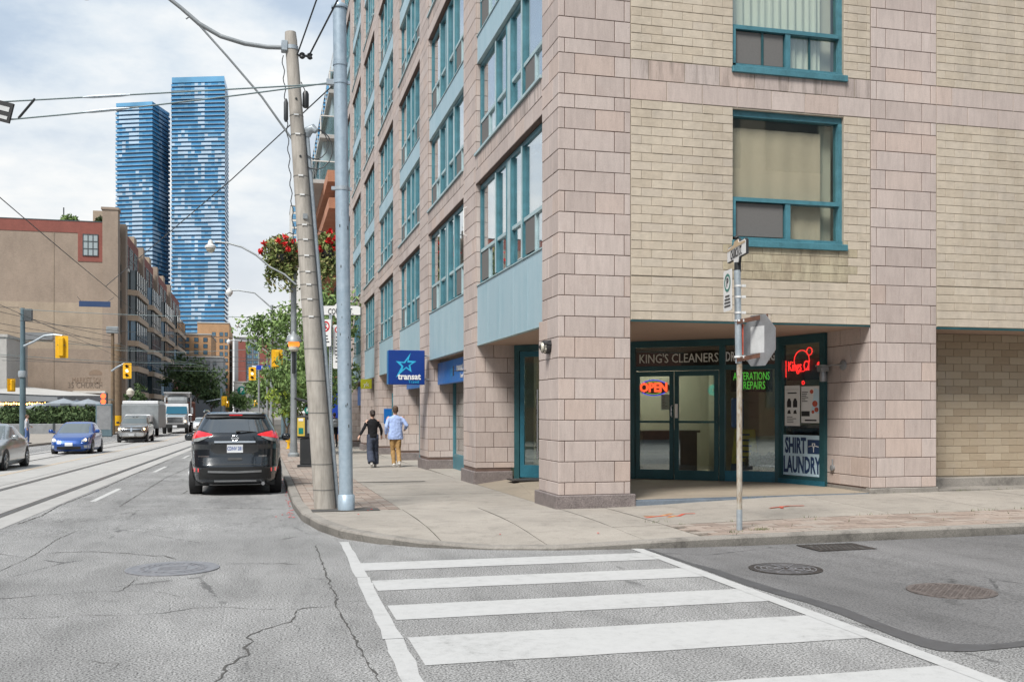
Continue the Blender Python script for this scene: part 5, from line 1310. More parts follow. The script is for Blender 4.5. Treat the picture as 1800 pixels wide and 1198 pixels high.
def wire_thing(name, label, pts, r=0.008, sag=0.0, mt='wire', cat='cable', n=14, group=None):
    L = []
    for i in range(len(pts) - 1):
        a_, b_ = Vector(pts[i]), Vector(pts[i + 1])
        for k in range(n):
            t_ = k / n; p = a_.lerp(b_, t_); p.z -= sag * 4 * t_ * (1 - t_); L.append(p)
    L.append(Vector(pts[-1])); t = MB(); t.tube(L, r, 5); o = t.build(name, M[mt], None, sm=True); return tag(o, label, cat, group)
A0 = Vector((SX - 0.09 - 0.12, SY + 0.02, SZ + 6.58))
e1, e2 = Vector((-6.9, 16.9, 6.05)), Vector((-6.9, 16.9, 5.72))
sw_ = empty('span_wire', tuple(A0), 0, 'pair of taut wires with a spacer from the blue steel pole over the tracks', 'cable')
for k, e in enumerate((e1, e2)):
    t = MB(); t.tube([Vector((0, 0, 0)).lerp(e - A0, q / 12) - Vector((0, 0, 0.10 * 4 * (q / 12) * (1 - q / 12) if k else 0.02)) for q in range(13)], 0.012, 6); t.build('strand', M['wire_teal'], sw_, sm=True)
    m_ = (e - A0) * 0.42 - Vector((0, 0, 0.095 if k else 0.02)); t = MB(); d_ = (e - A0).normalized(); t.tube([m_ - d_ * 0.35, m_ - d_ * 0.2, m_ + d_ * 0.2, m_ + d_ * 0.35], [0.012, 0.024, 0.024, 0.012], 6); t.build('turnbuckle', M['galvanised'], sw_, sm=True)
m1 = (e1 - A0) * 0.55; m2 = (e2 - A0) * 0.58 - Vector((0, 0, 0.09)); t = MB(); t.tube([m1, m2], 0.018, 6); t.build('spacer', M['plastic_black'], sw_)
t = MB(); t.obox((0, 0, 0), (1, 0, 0), (0, 1, 0), (0, 0, 1), 0.09, 0.04, 0.04); t.build('shackle', M['galvanised'], sw_)
# dark striped sign hanging from the span wire
hs = empty('hanging_sign', (-3.78, 16.35, 6.12), 0, 'small black and white striped sign hanging on the span wires', 'sign')
hs.rotation_euler = (0, 0.25, -0.25)
t = MB(); t.box(-0.3, -0.02, -0.14, 0.13, 0.02, 0.16); t.build('plate', M['ink_black'], hs); t = MB(); t.box(-0.25, -0.026, 0.02, 0.09, -0.021, 0.09); t.box(-0.25, -0.026, -0.10, 0.09, -0.021, -0.05); t.build('stripe', M['sticker'], hs)
wire_thing('overhead_wire', 'thin wire descending from the blue steel pole towards the trolley wire', [(SX - 0.1, SY + 0.1, SZ + 6.66), (-0.6, 20.8, 6.3), (-4.8, 33.5, 5.55)], 0.011)
wire_thing('overhead_wire', 'dark twisted wire rising steeply from the utility pole insulators', [(BX + TX + 0.10, BY + 0.1, BZ + 7.1), (1.0, 13.0, 7.9), (1.8, 5, 9.0)], 0.012)
wire_thing('overhead_wire', 'second dark wire rising from the insulators beside the steel pole top', [(BX + TX + 0.28, BY + 0.1, BZ + 7.1), (1.45, 12.6, 7.9), (2.6, 5, 9.0)], 0.014)
for i, (x, lb) in enumerate(((-4.8, 'trolley wire above the nearer streetcar track'), (-9.25, 'trolley wire above the farther streetcar track'))):
    wire_thing('trolley_wire', lb, [(x, -20, 5.75), (x, 17, 5.7), (x, 33.5, 5.55), (x, 60, 5.3), (x, 95, 5.0), (x, 140, 4.9)], 0.010, 0.02)
r1 = random.Random(3)
SPAN_LAB = ['span wire crossing to the grey signal pole high over the tracks', 'span wire just below the highest one over the tracks', 'slack span wire over the crossing by the brown pole', 'span wire above the blue hatchback']
SP = [((-14.6, 67, 7.9), (3.2, 62, 7.4)), ((-14.6, 67, 7.2), (3.2, 70, 6.6)), ((-14.6, 67, 7.6), (-13, 94, 7.6)), ((-13, 94, 7.0), (2.9, 90, 7.4)), ((-26, 64, 9.2), (-13, 94, 7.8)), ((-26, 60, 8.2), (-13, 94, 7.2)), ((-24, 70, 7.0), (2, 96, 6.3)), ((-26, 80, 6.4), (-4, 88, 5.4)), ((-20, 86, 5.6), (2, 86, 5.9)), ((-22, 76, 5.9), (-5, 80, 5.2)), ((-14, 100, 6.6), (2.5, 100, 6.9)), ((-13, 118, 6.8), (2, 120, 7.0)), ((-13, 94, 7.7), (-4, 150, 7.6)), ((-30, 52, 11.0), (-13, 94, 8.2)), ((-14.6, 67, 8.0), (-28, 60, 8.4)), ((-12, 140, 7), (2, 140, 7.2))]
for i, (p, q) in enumerate(SP): wire_thing('span_wire', 'thin overhead wire of the web strung above the far crossing', [p, q], 0.018, r1.uniform(0.1, 0.5), 'wire' if i % 3 else 'wire_teal', group='overhead wires above the far crossing')
# pull-off fittings look pale against the wall
ins = MB()

def plate(name, parent, w_, h_, mt, thick=0.006, shape=None):
    t = MB(); pts = shape or [(-w_ / 2, 0), (w_ / 2, 0), (w_ / 2, h_), (-w_ / 2, h_)]
    n = len(pts); t.mesh([(x, 0, z) for x, z in pts] + [(x, thick, z) for x, z in pts], [tuple(range(n)), tuple(reversed(range(n, 2 * n)))] + [(i, i + n, (i + 1) % n + n, (i + 1) % n) for i in range(n)])
    return t.build(name, M[mt], parent)
def rrect(w_, h_, r_, n=4, z0=0):
    o = []
    for cx_, cz_, a0 in ((w_ / 2 - r_, r_, -90), (w_ / 2 - r_, h_ - r_, 0), (-w_ / 2 + r_, h_ - r_, 90), (-w_ / 2 + r_, r_, 180)):
        for k in range(n + 1): a_ = R(a0 + 90 * k / n); o.append((cx_ + r_ * math.cos(a_), z0 + cz_ + r_ * math.sin(a_)))
    return o
def ring_(name, parent, r0, r1_, loc, mt, y=-0.004):
    t = MB(); n = 28
    for k in range(n):
        a_, b_ = 2 * math.pi * k / n, 2 * math.pi * (k + 1) / n
        t.face([(loc[0] + r0 * math.cos(a_), y, loc[1] + r0 * math.sin(a_)), (loc[0] + r1_ * math.cos(a_), y, loc[1] + r1_ * math.sin(a_)), (loc[0] + r1_ * math.cos(b_), y, loc[1] + r1_ * math.sin(b_)), (loc[0] + r0 * math.cos(b_), y, loc[1] + r0 * math.sin(b_))])
    return t.build(name, M[mt], parent, fix=False)
def lines(parent, rows, w_, z0, dz, mt='ink_black', y=-0.004, h_=0.02):
    t = MB()
    for k in range(rows):
        a_ = w_ * rnd.uniform(0.55, 0.95) / 2; t.box(-a_, y - 0.001, z0 - k * dz, a_, y, z0 - k * dz + h_)
    return t.build('print', M[mt], parent)
def street_sign(loc, rz, word, label, w_=0.86, sx=0.6, tanrow=True):
    o = empty('street_sign', loc, rz, label, 'street sign')
    sh = [(-w_ / 2, 0.07), (-0.13, 0.07), (-0.10, 0.0), (0.10, 0.0), (0.13, 0.07), (w_ / 2, 0.07), (w_ / 2, 0.24), (w_ / 2 - 0.05, 0.27), (0.14, 0.27), (0.09, 0.32), (-0.09, 0.32), (-0.14, 0.27), (-w_ / 2 + 0.05, 0.27), (-w_ / 2, 0.24)]
    plate('back_plate', o, 0, 0, 'plastic_black', 0.03, sh)
    k = [(x * 0.965, 0.155 + (z - 0.155) * 0.90) for x, z in sh]; f = plate('face', o, 0, 0, 'sign_face', 0.004, k); f.location.y = -0.005
    if tanrow:
        f2 = plate('top_band', o, 0, 0, 'tan_enamel', 0.003, [(-w_ / 2 * 0.93, 0.215), (w_ / 2 * 0.93, 0.215), (w_ / 2 * 0.93, 0.235), (0.12, 0.255), (0.08, 0.30), (-0.08, 0.30), (-0.12, 0.255), (-w_ / 2 * 0.93, 0.235)]); f2.location.y = -0.009
    text('word', word, M['ink_black'], (0, -0.007, 0.14), 0.165, 0, o, 0.002, sx, 0.003)
    t = MB(); t.lathe([(0.0, 0.37), (0.02, 0.36), (0.03, 0.34), (0.02, 0.32)], n=10, cap=False); t.lathe([(0.045, 0.02), (0.045, -0.10), (0.042, -0.10)], (0, 0.015, 0), 12); t.build('fitting', M['plastic_black'], o, sm=True)
    return o
# post with the CHURCH ST. sign
px_, py_ = 5.89, 11.60; pz_ = sz(px_, py_)
post = empty('sign_post', (px_, py_, pz_ - 0.02), 0, 'rusty galvanised sign post on the brick strip by the side street kerb', 'sign post')
t = MB(); t.tube([(0, 0, 0), (0, 0, 2.14)], 0.036, 14); t.build('lower_tube', M['post_rusty'], post, sm=True)
t = MB(); t.tube([(0, 0, 0), (0, 0, 0.28)], 0.0375, 14); t.build('foot_band', M['galvanised'], post, sm=True)
t = MB(); t.tube([(-0.01, 0, 2.14), (-0.03, 0.0, 3.32)], 0.043, 14); t.build('upper_tube', M['galvanised'], post, sm=True)
for z in (2.98, 3.12, 2.78, 2.68, 2.22):
    t = MB(); t.tube([(-0.02, 0, z - 0.012), (-0.02, 0, z + 0.012)], 0.05, 14); t.box(0.02, -0.06, z - 0.016, 0.06, -0.02, z + 0.016); t.build('clamp', M['sign_face'], post, sm=True)
street_sign((px_ - 0.035, py_ + 0.01, pz_ + 3.38), R(-101), 'CHURCH ST.', 'tan and white CHURCH ST. sign with black edge on top of the rusty post', sx=0.55)
o = empty('parking_sign', (px_ - 0.155, py_ + 0.02, pz_ + 2.78), R(-97), 'narrow white parking sign with a green P ring on the rusty post', 'parking sign')
plate('plate', o, 0, 0, 'sign_face', 0.005, rrect(0.31, 0.52, 0.03)); ring_('ring', o, 0.085, 0.115, (0, 0.36), 'sign_green'); text('letter', 'P', M['ink_black'], (0, -0.004, 0.36), 0.15, 0, o, 0.001, 1.0, 0.004)
lines(o, 4, 0.27, 0.18, 0.042)
st = empty('stop_sign', (px_ + 0.235, py_ - 0.06, pz_ + 2.41), R(103), 'bare metal back of an octagonal stop sign with a pale sticker', 'stop sign')
oc_ = [(0.325 * math.cos(R(22.5 + 45 * k)) / 0.924, 0.325 * math.sin(R(22.5 + 45 * k)) / 0.924) for k in range(8)]
plate('plate', st, 0, 0, 'sign_red', 0.003, [(x * 0.985, z * 0.985) for x, z in oc_]); f = plate('back', st, 0, 0, 'alu_back', 0.004, oc_); f.location.y = 0.005
f = plate('sticker', st, 0, 0, 'sticker', 0.001, [(-0.12, -0.16), (0.14, -0.16), (0.14, 0.18), (-0.12, 0.18)]); f.location.y = 0.0095
text('word', 'STOP', M['sign_white'], (0, -0.003, 0), 0.24, 0, st, 0.001, 0.8, 0.008)
for z in (2.68, 2.20):
    t = MB(); a_, b_ = Vector((-0.05, -0.03, z - 0.02)), Vector((0.34, -0.11, z + 0.06)); d_ = (b_ - a_).normalized(); s_ = Vector((0, 0, 1)); t.obox((a_ + b_) / 2, d_, d_.cross(s_).normalized(), s_, (b_ - a_).length / 2, 0.012, 0.028); t.build('bracket', M['rust'], post)
t = MB(); t.box(0.034, -0.02, 2.25, 0.046, 0.02, 2.64); t.build('reflector', M['spray_red'], post)
# post with the COURT ST. sign and parking regulations
cx_, cy_ = at(581, 20.0); cz_ = sz(cx_, cy_)
cp = empty('sign_post', (cx_, cy_, cz_), 0, 'grey perforated sign post partly hidden behind the blue steel pole', 'sign post')
t = MB(); t.box(-0.03, -0.03, 0, 0.03, 0.03, 3.5); t.build('tube', M['galvanised'], cp)
t = MB()
for k in range(60): t.box(-0.008, -0.0325, 0.3 + k * 0.05, 0.008, -0.0305, 0.316 + k * 0.05)
t.build('holes', M['plastic_black'], cp)
street_sign((cx_ + 0.20, cy_ - 0.04, cz_ + 3.42), -YAW, 'COURT ST.', 'white COURT ST. sign on the grey post behind the blue steel pole', w_=0.82, sx=0.62, tanrow=False)
o = empty('no_stopping_sign', (cx_ - 0.10, cy_ - 0.05, cz_ + 2.86), -YAW - 0.5, 'small white no stopping sign with a red ring beside the utility pole', 'parking sign')
plate('plate', o, 0, 0, 'sign_face', 0.005, rrect(0.27, 0.54, 0.03)); ring_('ring', o, 0.075, 0.105, (0, 0.40), 'sign_red'); text('letter', 'S', M['ink_black'], (0, -0.004, 0.40), 0.14, 0, o, 0.001, 1.0, 0.004)
t = MB(); t.obox((0, -0.006, 0.40), (0.7, 0, -0.7), (0.7, 0, 0.7), (0, 1, 0), 0.09, 0.012, 0.001); t.build('bar', M['sign_red'], o); lines(o, 3, 0.2, 0.20, 0.06)
o = empty('parking_sign', (cx_ + 0.20, cy_ - 0.05, cz_ + 2.42), -YAW, 'tall white parking times sign half hidden by the blue steel pole', 'parking sign')
plate('plate', o, 0, 0, 'sign_face', 0.005, rrect(0.32, 0.88, 0.03)); ring_('ring', o, 0.05, 0.07, (-0.05, 0.78), 'petal'); lines(o, 8, 0.28, 0.62, 0.07, h_=0.022)

# ------------------------------------------------------------------ pavement furniture along the main street
mx, my = 1.26, 30.2; mz = sz(mx, my)
pm = empty('parking_meter', (mx, my, mz), R(-12), 'black solar parking ticket machine with yellow and green front', 'parking meter')
t = MB(); t.box(-0.24, -0.22, 0, 0.24, 0.22, 0.07, ch=0.01); t.build('foot', M['plastic_black'], pm)
t = MB(); t.box(-0.17, -0.15, 0.07, 0.17, 0.15, 0.85, ch=0.02); t.build('pedestal', M['plastic_black'], pm)
t = MB(); t.box(-0.25, -0.19, 0.86, 0.25, 0.19, 1.52, ch=0.03); t.build('cabinet', M['plastic_black'], pm)
t = MB(); t.box(-0.235, -0.20, 0.92, -0.02, -0.191, 1.46); t.build('front_panel', M['yellow_board'], pm)
t = MB(); t.box(-0.20, -0.206, 0.98, -0.06, -0.2005, 1.16); t.build('green_sticker', M['sign_green'], pm); t = MB(); t.box(-0.20, -0.206, 1.36, -0.06, -0.2005, 1.44); t.build('white_sticker', M['sign_face'], pm)
t = MB(); t.box(0.06, -0.20, 1.0, 0.2, -0.191, 1.4); t.build('keypad', M['pole_grey'], pm)
t = MB(); t.tube([(0.05, 0, 1.52), (0.05, 0, 1.86)], 0.09, 10); t.build('neck', M['plastic_black'], pm, sm=True)
t = MB(); t.lathe([(0.0, -0.012), (0.10, -0.012), (0.10, 0.012), (0, 0.012)], (0.05, -0.10, 1.68), 20, axis='y', cap=False); t.build('p_disc', M['sign_green'], pm)
text('letter', 'P', M['sign_white'], (0.05, -0.114, 1.68), 0.13, 0, pm, 0.001, 1, 0.005)
t = MB(); t.T = Matrix.Translation((0.03, 0, 1.93)) @ Matrix.Rotation(R(16), 4, 'Y'); t.box(-0.36, -0.25, -0.03, 0.30, 0.25, 0.035, ch=0.015); t.build('solar_roof', M['plastic_black'], pm)
hy = empty('fire_hydrant', (1.24, 49.8, sz(1.24, 49.8)), 0, 'small yellow fire hydrant by the kerb', 'hydrant')
t = MB(); t.lathe([(0.14, 0), (0.14, 0.05), (0.09, 0.06), (0.09, 0.42), (0.12, 0.44), (0.12, 0.48), (0.1, 0.56), (0.05, 0.63), (0.03, 0.68), (0, 0.68)], n=14, cap=False); t.build('barrel', M['signal_yellow'], hy, sm=True)
t = MB(); t.lathe([(0.05, -0.16), (0.05, 0.16)], (0, 0, 0.36), 10, axis='x'); t.lathe([(0.06, -0.17), (0.06, 0)], (0, 0, 0.34), 10, axis='y'); t.build('outlet', M['signal_yellow'], hy, sm=True)

# lamp post with an acorn lamp, flower baskets and a road lamp arm
emit('lamp_warm', (1.0, 0.22, 0.02), 0.42, (0.5, 0.25, 0.06))
a = NT('foliage'); r = a.rand(); M['foliage'] = a.done(a.ramp(r, (0, (0.075, 0.12, 0.04)), (0.4, (0.12, 0.195, 0.06)), (0.8, (0.175, 0.26, 0.085)), (1, (0.24, 0.32, 0.12))), 0.75, 0, 0.25)
a = NT('foliage_dark'); r = a.rand(); M['foliage_dark'] = a.done(a.ramp(r, (0, (0.035, 0.06, 0.026)), (0.5, (0.06, 0.095, 0.04)), (1, (0.10, 0.14, 0.06))), 0.85, 0, 0.15)
a = NT('foliage_lime'); r = a.rand(); M['foliage_lime'] = a.done(a.ramp(r, (0, (0.16, 0.24, 0.02)), (1, (0.34, 0.42, 0.04))), 0.6)
a = NT('basket_leaf'); r = a.rand(); M['basket_leaf'] = a.done(a.ramp(r, (0, (0.08, 0.12, 0.045)), (0.4, (0.18, 0.23, 0.07)), (0.75, (0.32, 0.32, 0.13)), (1, (0.27, 0.19, 0.12))), 0.8, 0, 0.2)
paint('flower_red', (0.62, 0.02, 0.02), 0.55, var=0.2); paint('bark', (0.12, 0.09, 0.065), 0.9, var=0.3, scale=10, bump=0.4); paint('pole_teal', (0.12, 0.18, 0.21), 0.45, 0.2, var=0.12)
lx, ly = 1.14, 38.8; lz = sz(lx, ly)
lp = empty('lamp_post', (lx, ly, lz), 0, 'tall grey lamp post with an acorn lamp and two flower baskets', 'street lamp')
t = MB(); t.tube([(0, 0, 0), (0, 0, 1.0), (0, 0, 7.4)], [0.14, 0.12, 0.10], 16); t.build('shaft', M['pole_grey'], lp, sm=True)
t = MB(); t.lathe([(0.22, 0), (0.22, 0.1), (0.15, 0.16), (0.14, 0.5)], n=16, cap=False); t.build('base', M['pole_grey'], lp, sm=True)
t = MB(); t.tube([(0.0, -0.2, 3.15), (0.0, -0.2, 4.0)], 0.07, 10); t.tube([(0, 0, 3.3), (0, -0.2, 3.3)], 0.03, 6); t.build('lamp_bracket', M['plastic_black'], lp, sm=True)
t = MB(); t.lathe([(0.10, 3.98), (0.19, 4.05), (0.20, 4.2), (0.19, 4.33)], (0, -0.2, 0), 16); ac = t.build('acorn_lamp', M['lamp_glass'], lp, sm=True)
t = MB(); t.lathe([(0.0, 4.14), (0.195, 4.15), (0.215, 4.25), (0.20, 4.345), (0, 4.345)], (0, -0.2, 0), 14, cap=False); t.build('glow', M['lamp_warm'], ac, sm=True)
t = MB(); t.lathe([(0.30, 4.34), (0.29, 4.40), (0.22, 4.56), (0.08, 4.66), (0.03, 4.75), (0, 4.75)], (0, -0.2, 0), 16, cap=False); t.build('hood', M['pole_grey'], ac, sm=True)
t = MB(); L = [rel((*at(px, 36.9), zat(y, 36.9)), lp) for px, y in ((520, 500), (500, 482), (476, 470), (450, 448), (425, 434), (400, 427), (378, 425))]; t.tube(L, 0.035, 8); t.build('lamp_arm', M['pole_grey'], lp, sm=True)
t = MB(); q = rel((*at(370, 36.9), zat(432, 36.9)), lp); t.lathe([(0.03, 0.22), (0.08, 0.18), (0.10, 0.06), (0.2, 0.0), (0.2, -0.08)], q, 14); hd = t.build('lamp_head', M['sign_face'], lp, sm=True)
t = MB(); t.lathe([(0.17, -0.08), (0.15, -0.18), (0.05, -0.26), (0, -0.26)], q, 14, cap=False); t.build('lens', M['lamp_glass'], hd, sm=True)
def basket(cx_, cz_, seed, label, rr, nf):
    b = empty('flower_basket', (lx + cx_, ly - 0.15, lz + cz_), 0, label, 'flower basket')
    t = MB(); t.lathe([(0.0, -0.45), (0.25, -0.42), (0.45, -0.15), (0.48, 0.0)], n=16, cap=False); t.build('bowl', M['plastic_black'], b, sm=True)
    t = MB(); leafy(t, (0, 0, 0.12), (rr, rr * 0.8, 0.66), 1900, 0.095, seed); leafy(t, (0, 0, -0.35), (rr * 0.74, rr * 0.65, 0.6), 900, 0.09, seed + 1)
    r1 = random.Random(seed)
    for k in range(14):
        x, y = r1.uniform(-0.6, 0.5), r1.uniform(-0.5, 0.3); n = 40
        if k < 3: x = r1.uniform(0.0, 0.4)
        for i in range(n): leafy(t, (x + r1.gauss(0, 0.03), y, -0.5 - (i / n) * r1.uniform(0.3, 1.0)), (0.06, 0.06, 0.06), 1, 0.08, seed * 100 + k * 50 + i)
    t.build('foliage', M['basket_leaf'], b, fix=False)
    t = MB()
    for k in range(nf):
        a_ = r1.uniform(0, 6.28); e = r1.uniform(-0.3, 1.0); p = Vector((rr * 1.02 * math.cos(a_) * math.cos(e * 0.7), -abs(rr * 0.8 * math.sin(a_)) if k % 3 else rr * 0.7 * math.sin(a_), 0.15 + 0.72 * math.sin(e)))
        leafy(t, p, (0.11, 0.09, 0.10), 18, 0.09, seed * 7 + k)
    t.build('flower', M['flower_red'], b, fix=False)
    t = MB(); t.tube([(0, 0, 0), (0, 0, 0.7), (-cx_ * 0.6, 0.05, 0.9), (-cx_, 0.15, 0.85)], 0.02, 6); t.build('hook', M['plastic_black'], b)
basket(-0.42, 7.6, 11, 'big basket of green trailing plants with red flowers left of the utility pole'.replace('left of', 'beside'), 0.78, 10)
basket(1.30, 7.8, 23, 'basket with many bright red flowers between the utility pole and the blue steel pole', 0.72, 18)

def limb(mb, p, d, ln, r_, depth, r1, tips):
    n = 4; L = [Vector(p)]; rs = [r_]; dd = Vector(d).normalized()
    for i in range(n):
        dd = (dd + Vector((r1.gauss(0, 0.13), r1.gauss(0, 0.13), 0.05 + r1.gauss(0, 0.06)))).normalized(); L.append(L[-1] + dd * ln / n); rs.append(lerp(r_, r_ * 0.55, (i + 1) / n))
    mb.tube(L, rs, 6 if depth else 8)
    if depth >= 3: tips.append(L[-1]); return
    for k in range(3 if depth else 4):
        a_ = r1.uniform(0, 6.28); s_ = Vector((math.cos(a_), math.sin(a_), r1.uniform(0.2, 0.9)))
        limb(mb, L[-1] if k < 2 else L[r1.randint(2, 4)], (dd * 0.55 + s_ * 0.8), ln * r1.uniform(0.6, 0.8), rs[-1] * 0.75, depth + 1, r1, tips)
    if depth: tips.append(L[-1])
def tree(name, x, y, h, cr, seed, label, mt='foliage', trunk_h=None, leaf=0.11, n=3800, cat='tree', group=None, zc=None, flat=0.85, z=None):
    r1 = random.Random(seed); z = (sz(x, y) if z is None else z)
    o = empty(name, (x, y, z), r1.uniform(0, 6), label, cat, group); th = trunk_h or h * 0.33
    t = MB(); tips = []; t.tube([(0, 0, -0.1), (0.02, 0, th * 0.5), (0, 0.02, th)], [h * 0.022, h * 0.017, h * 0.014], 9)
    for k in range(4):
        a_ = k * 1.57 + r1.uniform(-0.4, 0.4); limb(t, (0, 0, th * r1.uniform(0.85, 1.0)), (math.cos(a_) * 0.7, math.sin(a_) * 0.7, 0.9), (h - th) * 0.36, h * 0.009, 1, r1, tips)
    t.build('trunk', M['bark'], o, sm=True)
    t = MB(); cc = Vector((0, 0, (h + th) / 2)); hh = (h - th) / 2 * 1.05; cl = [q for q in tips]
    for k in range(26):
        d = Vector((r1.gauss(0, 1), r1.gauss(0, 1), r1.gauss(0, 1))).normalized() * (r1.random() ** 0.38); cl.append(cc + Vector((d.x * cr, d.y * cr, d.z * hh)))
    per = max(6, n // len(cl))
    for i, c in enumerate(cl):
        rr = cr * r1.uniform(0.16, 0.36); leafy(t, c, (rr, rr, rr * flat), int(per * r1.uniform(0.6, 1.4)), leaf, seed * 91 + i, 0.7)
    t.build('crown', M[mt], o, fix=False); return o
tree('street_tree', 2.35, 48, 8.8, 2.6, 5, 'leafy green street tree rising behind the lamp post', n=5600, trunk_h=2.4)
tree('street_tree', 1.75, 41.5, 4.8, 1.6, 9, 'low leafy green tree between the ticket machine and the lamp post', n=4200, trunk_h=1.3, leaf=0.10)
tree('street_tree', 2.6, 58, 6.8, 1.9, 17, 'green street tree beyond the first leafy one on the same pavement', n=3600, trunk_h=2.2)
tree('street_tree', 1.5, 66, 4.6, 1.0, 27, 'narrow yellow green young tree at the kerb beyond the hydrant', 'foliage_lime', trunk_h=0.9, n=2200)
tree('street_tree', 3.2, 100, 7.5, 2.6, 33, 'grey green tree farthest along the near pavement', n=3000, trunk_h=2.2, leaf=0.17)

# ------------------------------------------------------------------ traffic signals
emit('signal_red', (1.0, 0.05, 0.01), 2.0); emit('signal_amber', (1.0, 0.75, 0.45), 1.3)
paint('lens_dark', (0.03, 0.02, 0.015), 0.3)
def signal(px, y0, y1, d, rz, label, lit=None, back=False, wide=1.0):
    z0 = zat(y1, d); h_ = zat(y0, d) - z0; x, y = at(px, d); o = empty('traffic_signal', (x, y, z0), rz, label, 'traffic signal'); w_ = h_ * 0.56 * wide
    t = MB(); t.mesh([(x_, 0, z_) for x_, z_ in rrect(w_, h_, 0.05)] + [(x_, 0.03, z_) for x_, z_ in rrect(w_, h_, 0.05)], [tuple(range(20)), tuple(reversed(range(20, 40)))] + [(i, i + 20, (i + 1) % 20 + 20, (i + 1) % 20) for i in range(20)]); t.build('backboard', M['signal_yellow'], o)
    t = MB()
    if back:
        t.box(-w_ * 0.2, -0.2, h_ * 0.08, w_ * 0.2, -0.002, h_ * 0.92, ch=0.03); t.build('housing', M['signal_yellow'], o)
        t = MB(); t.box(-w_ * 0.3, -0.09, h_ * 0.56, w_ * 0.3, -0.06, h_ * 0.60); t.build('bracket', M['pole_dark'], o); return o
    t.box(-w_ * 0.28, 0.03, h_ * 0.05, w_ * 0.28, 0.2, h_ * 0.95, ch=0.02); t.build('housing', M['signal_yellow'], o)
    for k in range(3):
        c = h_ * (0.80 - 0.29 * k); t = MB(); t.lathe([(0.0, -0.02), (w_ * 0.17, -0.015), (w_ * 0.17, 0.0)], (0, 0, c), 14, axis='y', cap=False); ln_ = t.build('lens', M[lit[1]] if lit and lit[0] == k else M['lens_dark'], o, sm=True)
        t = MB(); L = [R(a_) for a_ in range(-10, 191, 20)]
        for i in range(len(L) - 1): t.face([(w_ * 0.2 * math.cos(L[i]), -0.005, c + w_ * 0.2 * math.sin(L[i])), (w_ * 0.2 * math.cos(L[i + 1]), -0.005, c + w_ * 0.2 * math.sin(L[i + 1])), (w_ * 0.2 * math.cos(L[i + 1]), -0.2, c + w_ * 0.19 * math.sin(L[i + 1])), (w_ * 0.2 * math.cos(L[i]), -0.2, c + w_ * 0.19 * math.sin(L[i]))])
        t.build('visor', M['signal_yellow'], ln_, fix=False)
    return o
sgL = at(40, 62); zL = gz(*sgL) + 0.13
o = empty('signal_pole', (*sgL, zL), 0, 'grey steel signal pole at the crossing with a box on top', 'signal pole')
t = MB(); t.tube([(0, 0, 0), (0, 0, 4), (0, 0, 8.4)], [0.2, 0.17, 0.13], 14); t.build('shaft', M['pole_teal'], o, sm=True); t = MB(); t.box(0.1, -0.2, 7.6, 0.55, 0.2, 8.35, ch=0.02); t.build('top_box', M['pole_dark'], o)
t = MB(); L = [rel((*at(px, 60.5), zat(y, 60.5)), o) for px, y in ((42, 608), (60, 600), (78, 590), (95, 588), (110, 590))]; t.tube(L, 0.07, 8); t.build('mast_arm', M['galvanised'], o, sm=True)
t = MB(); t.lathe([(0.25, 0), (0.28, 0.2), (0.25, 0.4)], (0, 0, 4.1), 12); t.build('collar', M['galvanised'], o, sm=True)
signal(108.5, 590, 629, 60, -YAW + 0.1, 'yellow traffic signal seen from the back on the curved mast arm', back=True)
signal(20, 665, 688, 61, -YAW + 0.9, 'small yellow signal turned sideways on the grey signal pole', back=True, wide=1.1)
wpL = at(198, 88); o = empty('signal_pole', (*wpL, gz(*wpL) + 0.13), 0, 'slim brown signal pole with two arms in front of the brick wall', 'signal pole')
t = MB(); t.tube([(0, 0, 0), (0, 0, 9.4)], [0.2, 0.13], 10); t.build('shaft', M['pole_brown'], o, sm=True)
t = MB(); L = [rel((*at(px, 87), zat(y, 87)), o) for px, y in ((196, 652), (206, 645), (218, 639), (224, 641))]; t.tube(L, 0.08, 6); t.build('mast_arm', M['galvanised'], o, sm=True)
t = MB(); t.box(-0.5, -0.3, 8.9, 0.5, 0.3, 9.5, ch=0.05); t.build('pole_top', M['pole_grey'], o)
op_ = at(206, 98); o = empty('utility_pole', (*op_, gz(*op_) + 0.13), 0, 'thick pale brown wooden pole right behind the slim signal pole', 'utility pole')
t = MB(); t.tube([(0, 0, 0), (0, 0, 8.6)], [0.48, 0.4], 10); t.build('shaft', M['pole_brown'], o, sm=True); t = MB(); t.tube([(0, 0, 0.6), (0, 0, 1.6)], 0.5, 10, cap=False); t.build('guard', M['signal_yellow'], o, sm=True)
signal(223.5, 638, 665, 86.5, -YAW, 'yellow traffic signal with a pale lit lens on the slim brown pole', (1, 'signal_amber'))
rs = at(181.5, 87); o = empty('pedestrian_signal', (*rs, zat(711, 87)), -YAW, 'red lit double pedestrian signal beside the slim brown pole', 'pedestrian signal')
t = MB(); t.box(-0.3, 0, 0, 0.3, 0.3, 1.05, ch=0.03); t.build('housing', M['pole_dark'], o)
for z in (0.28, 0.76): t = MB(); t.lathe([(0, -0.03), (0.2, -0.02), (0.22, 0)], (0, 0, z), 12, axis='y', cap=False); t.build('lens', M['signal_red'], o, sm=True)
t = MB(); t.box(0.3, 0.1, 0.4, 0.85, 0.16, 0.5); t.build('bracket', M['pole_dark'], o)
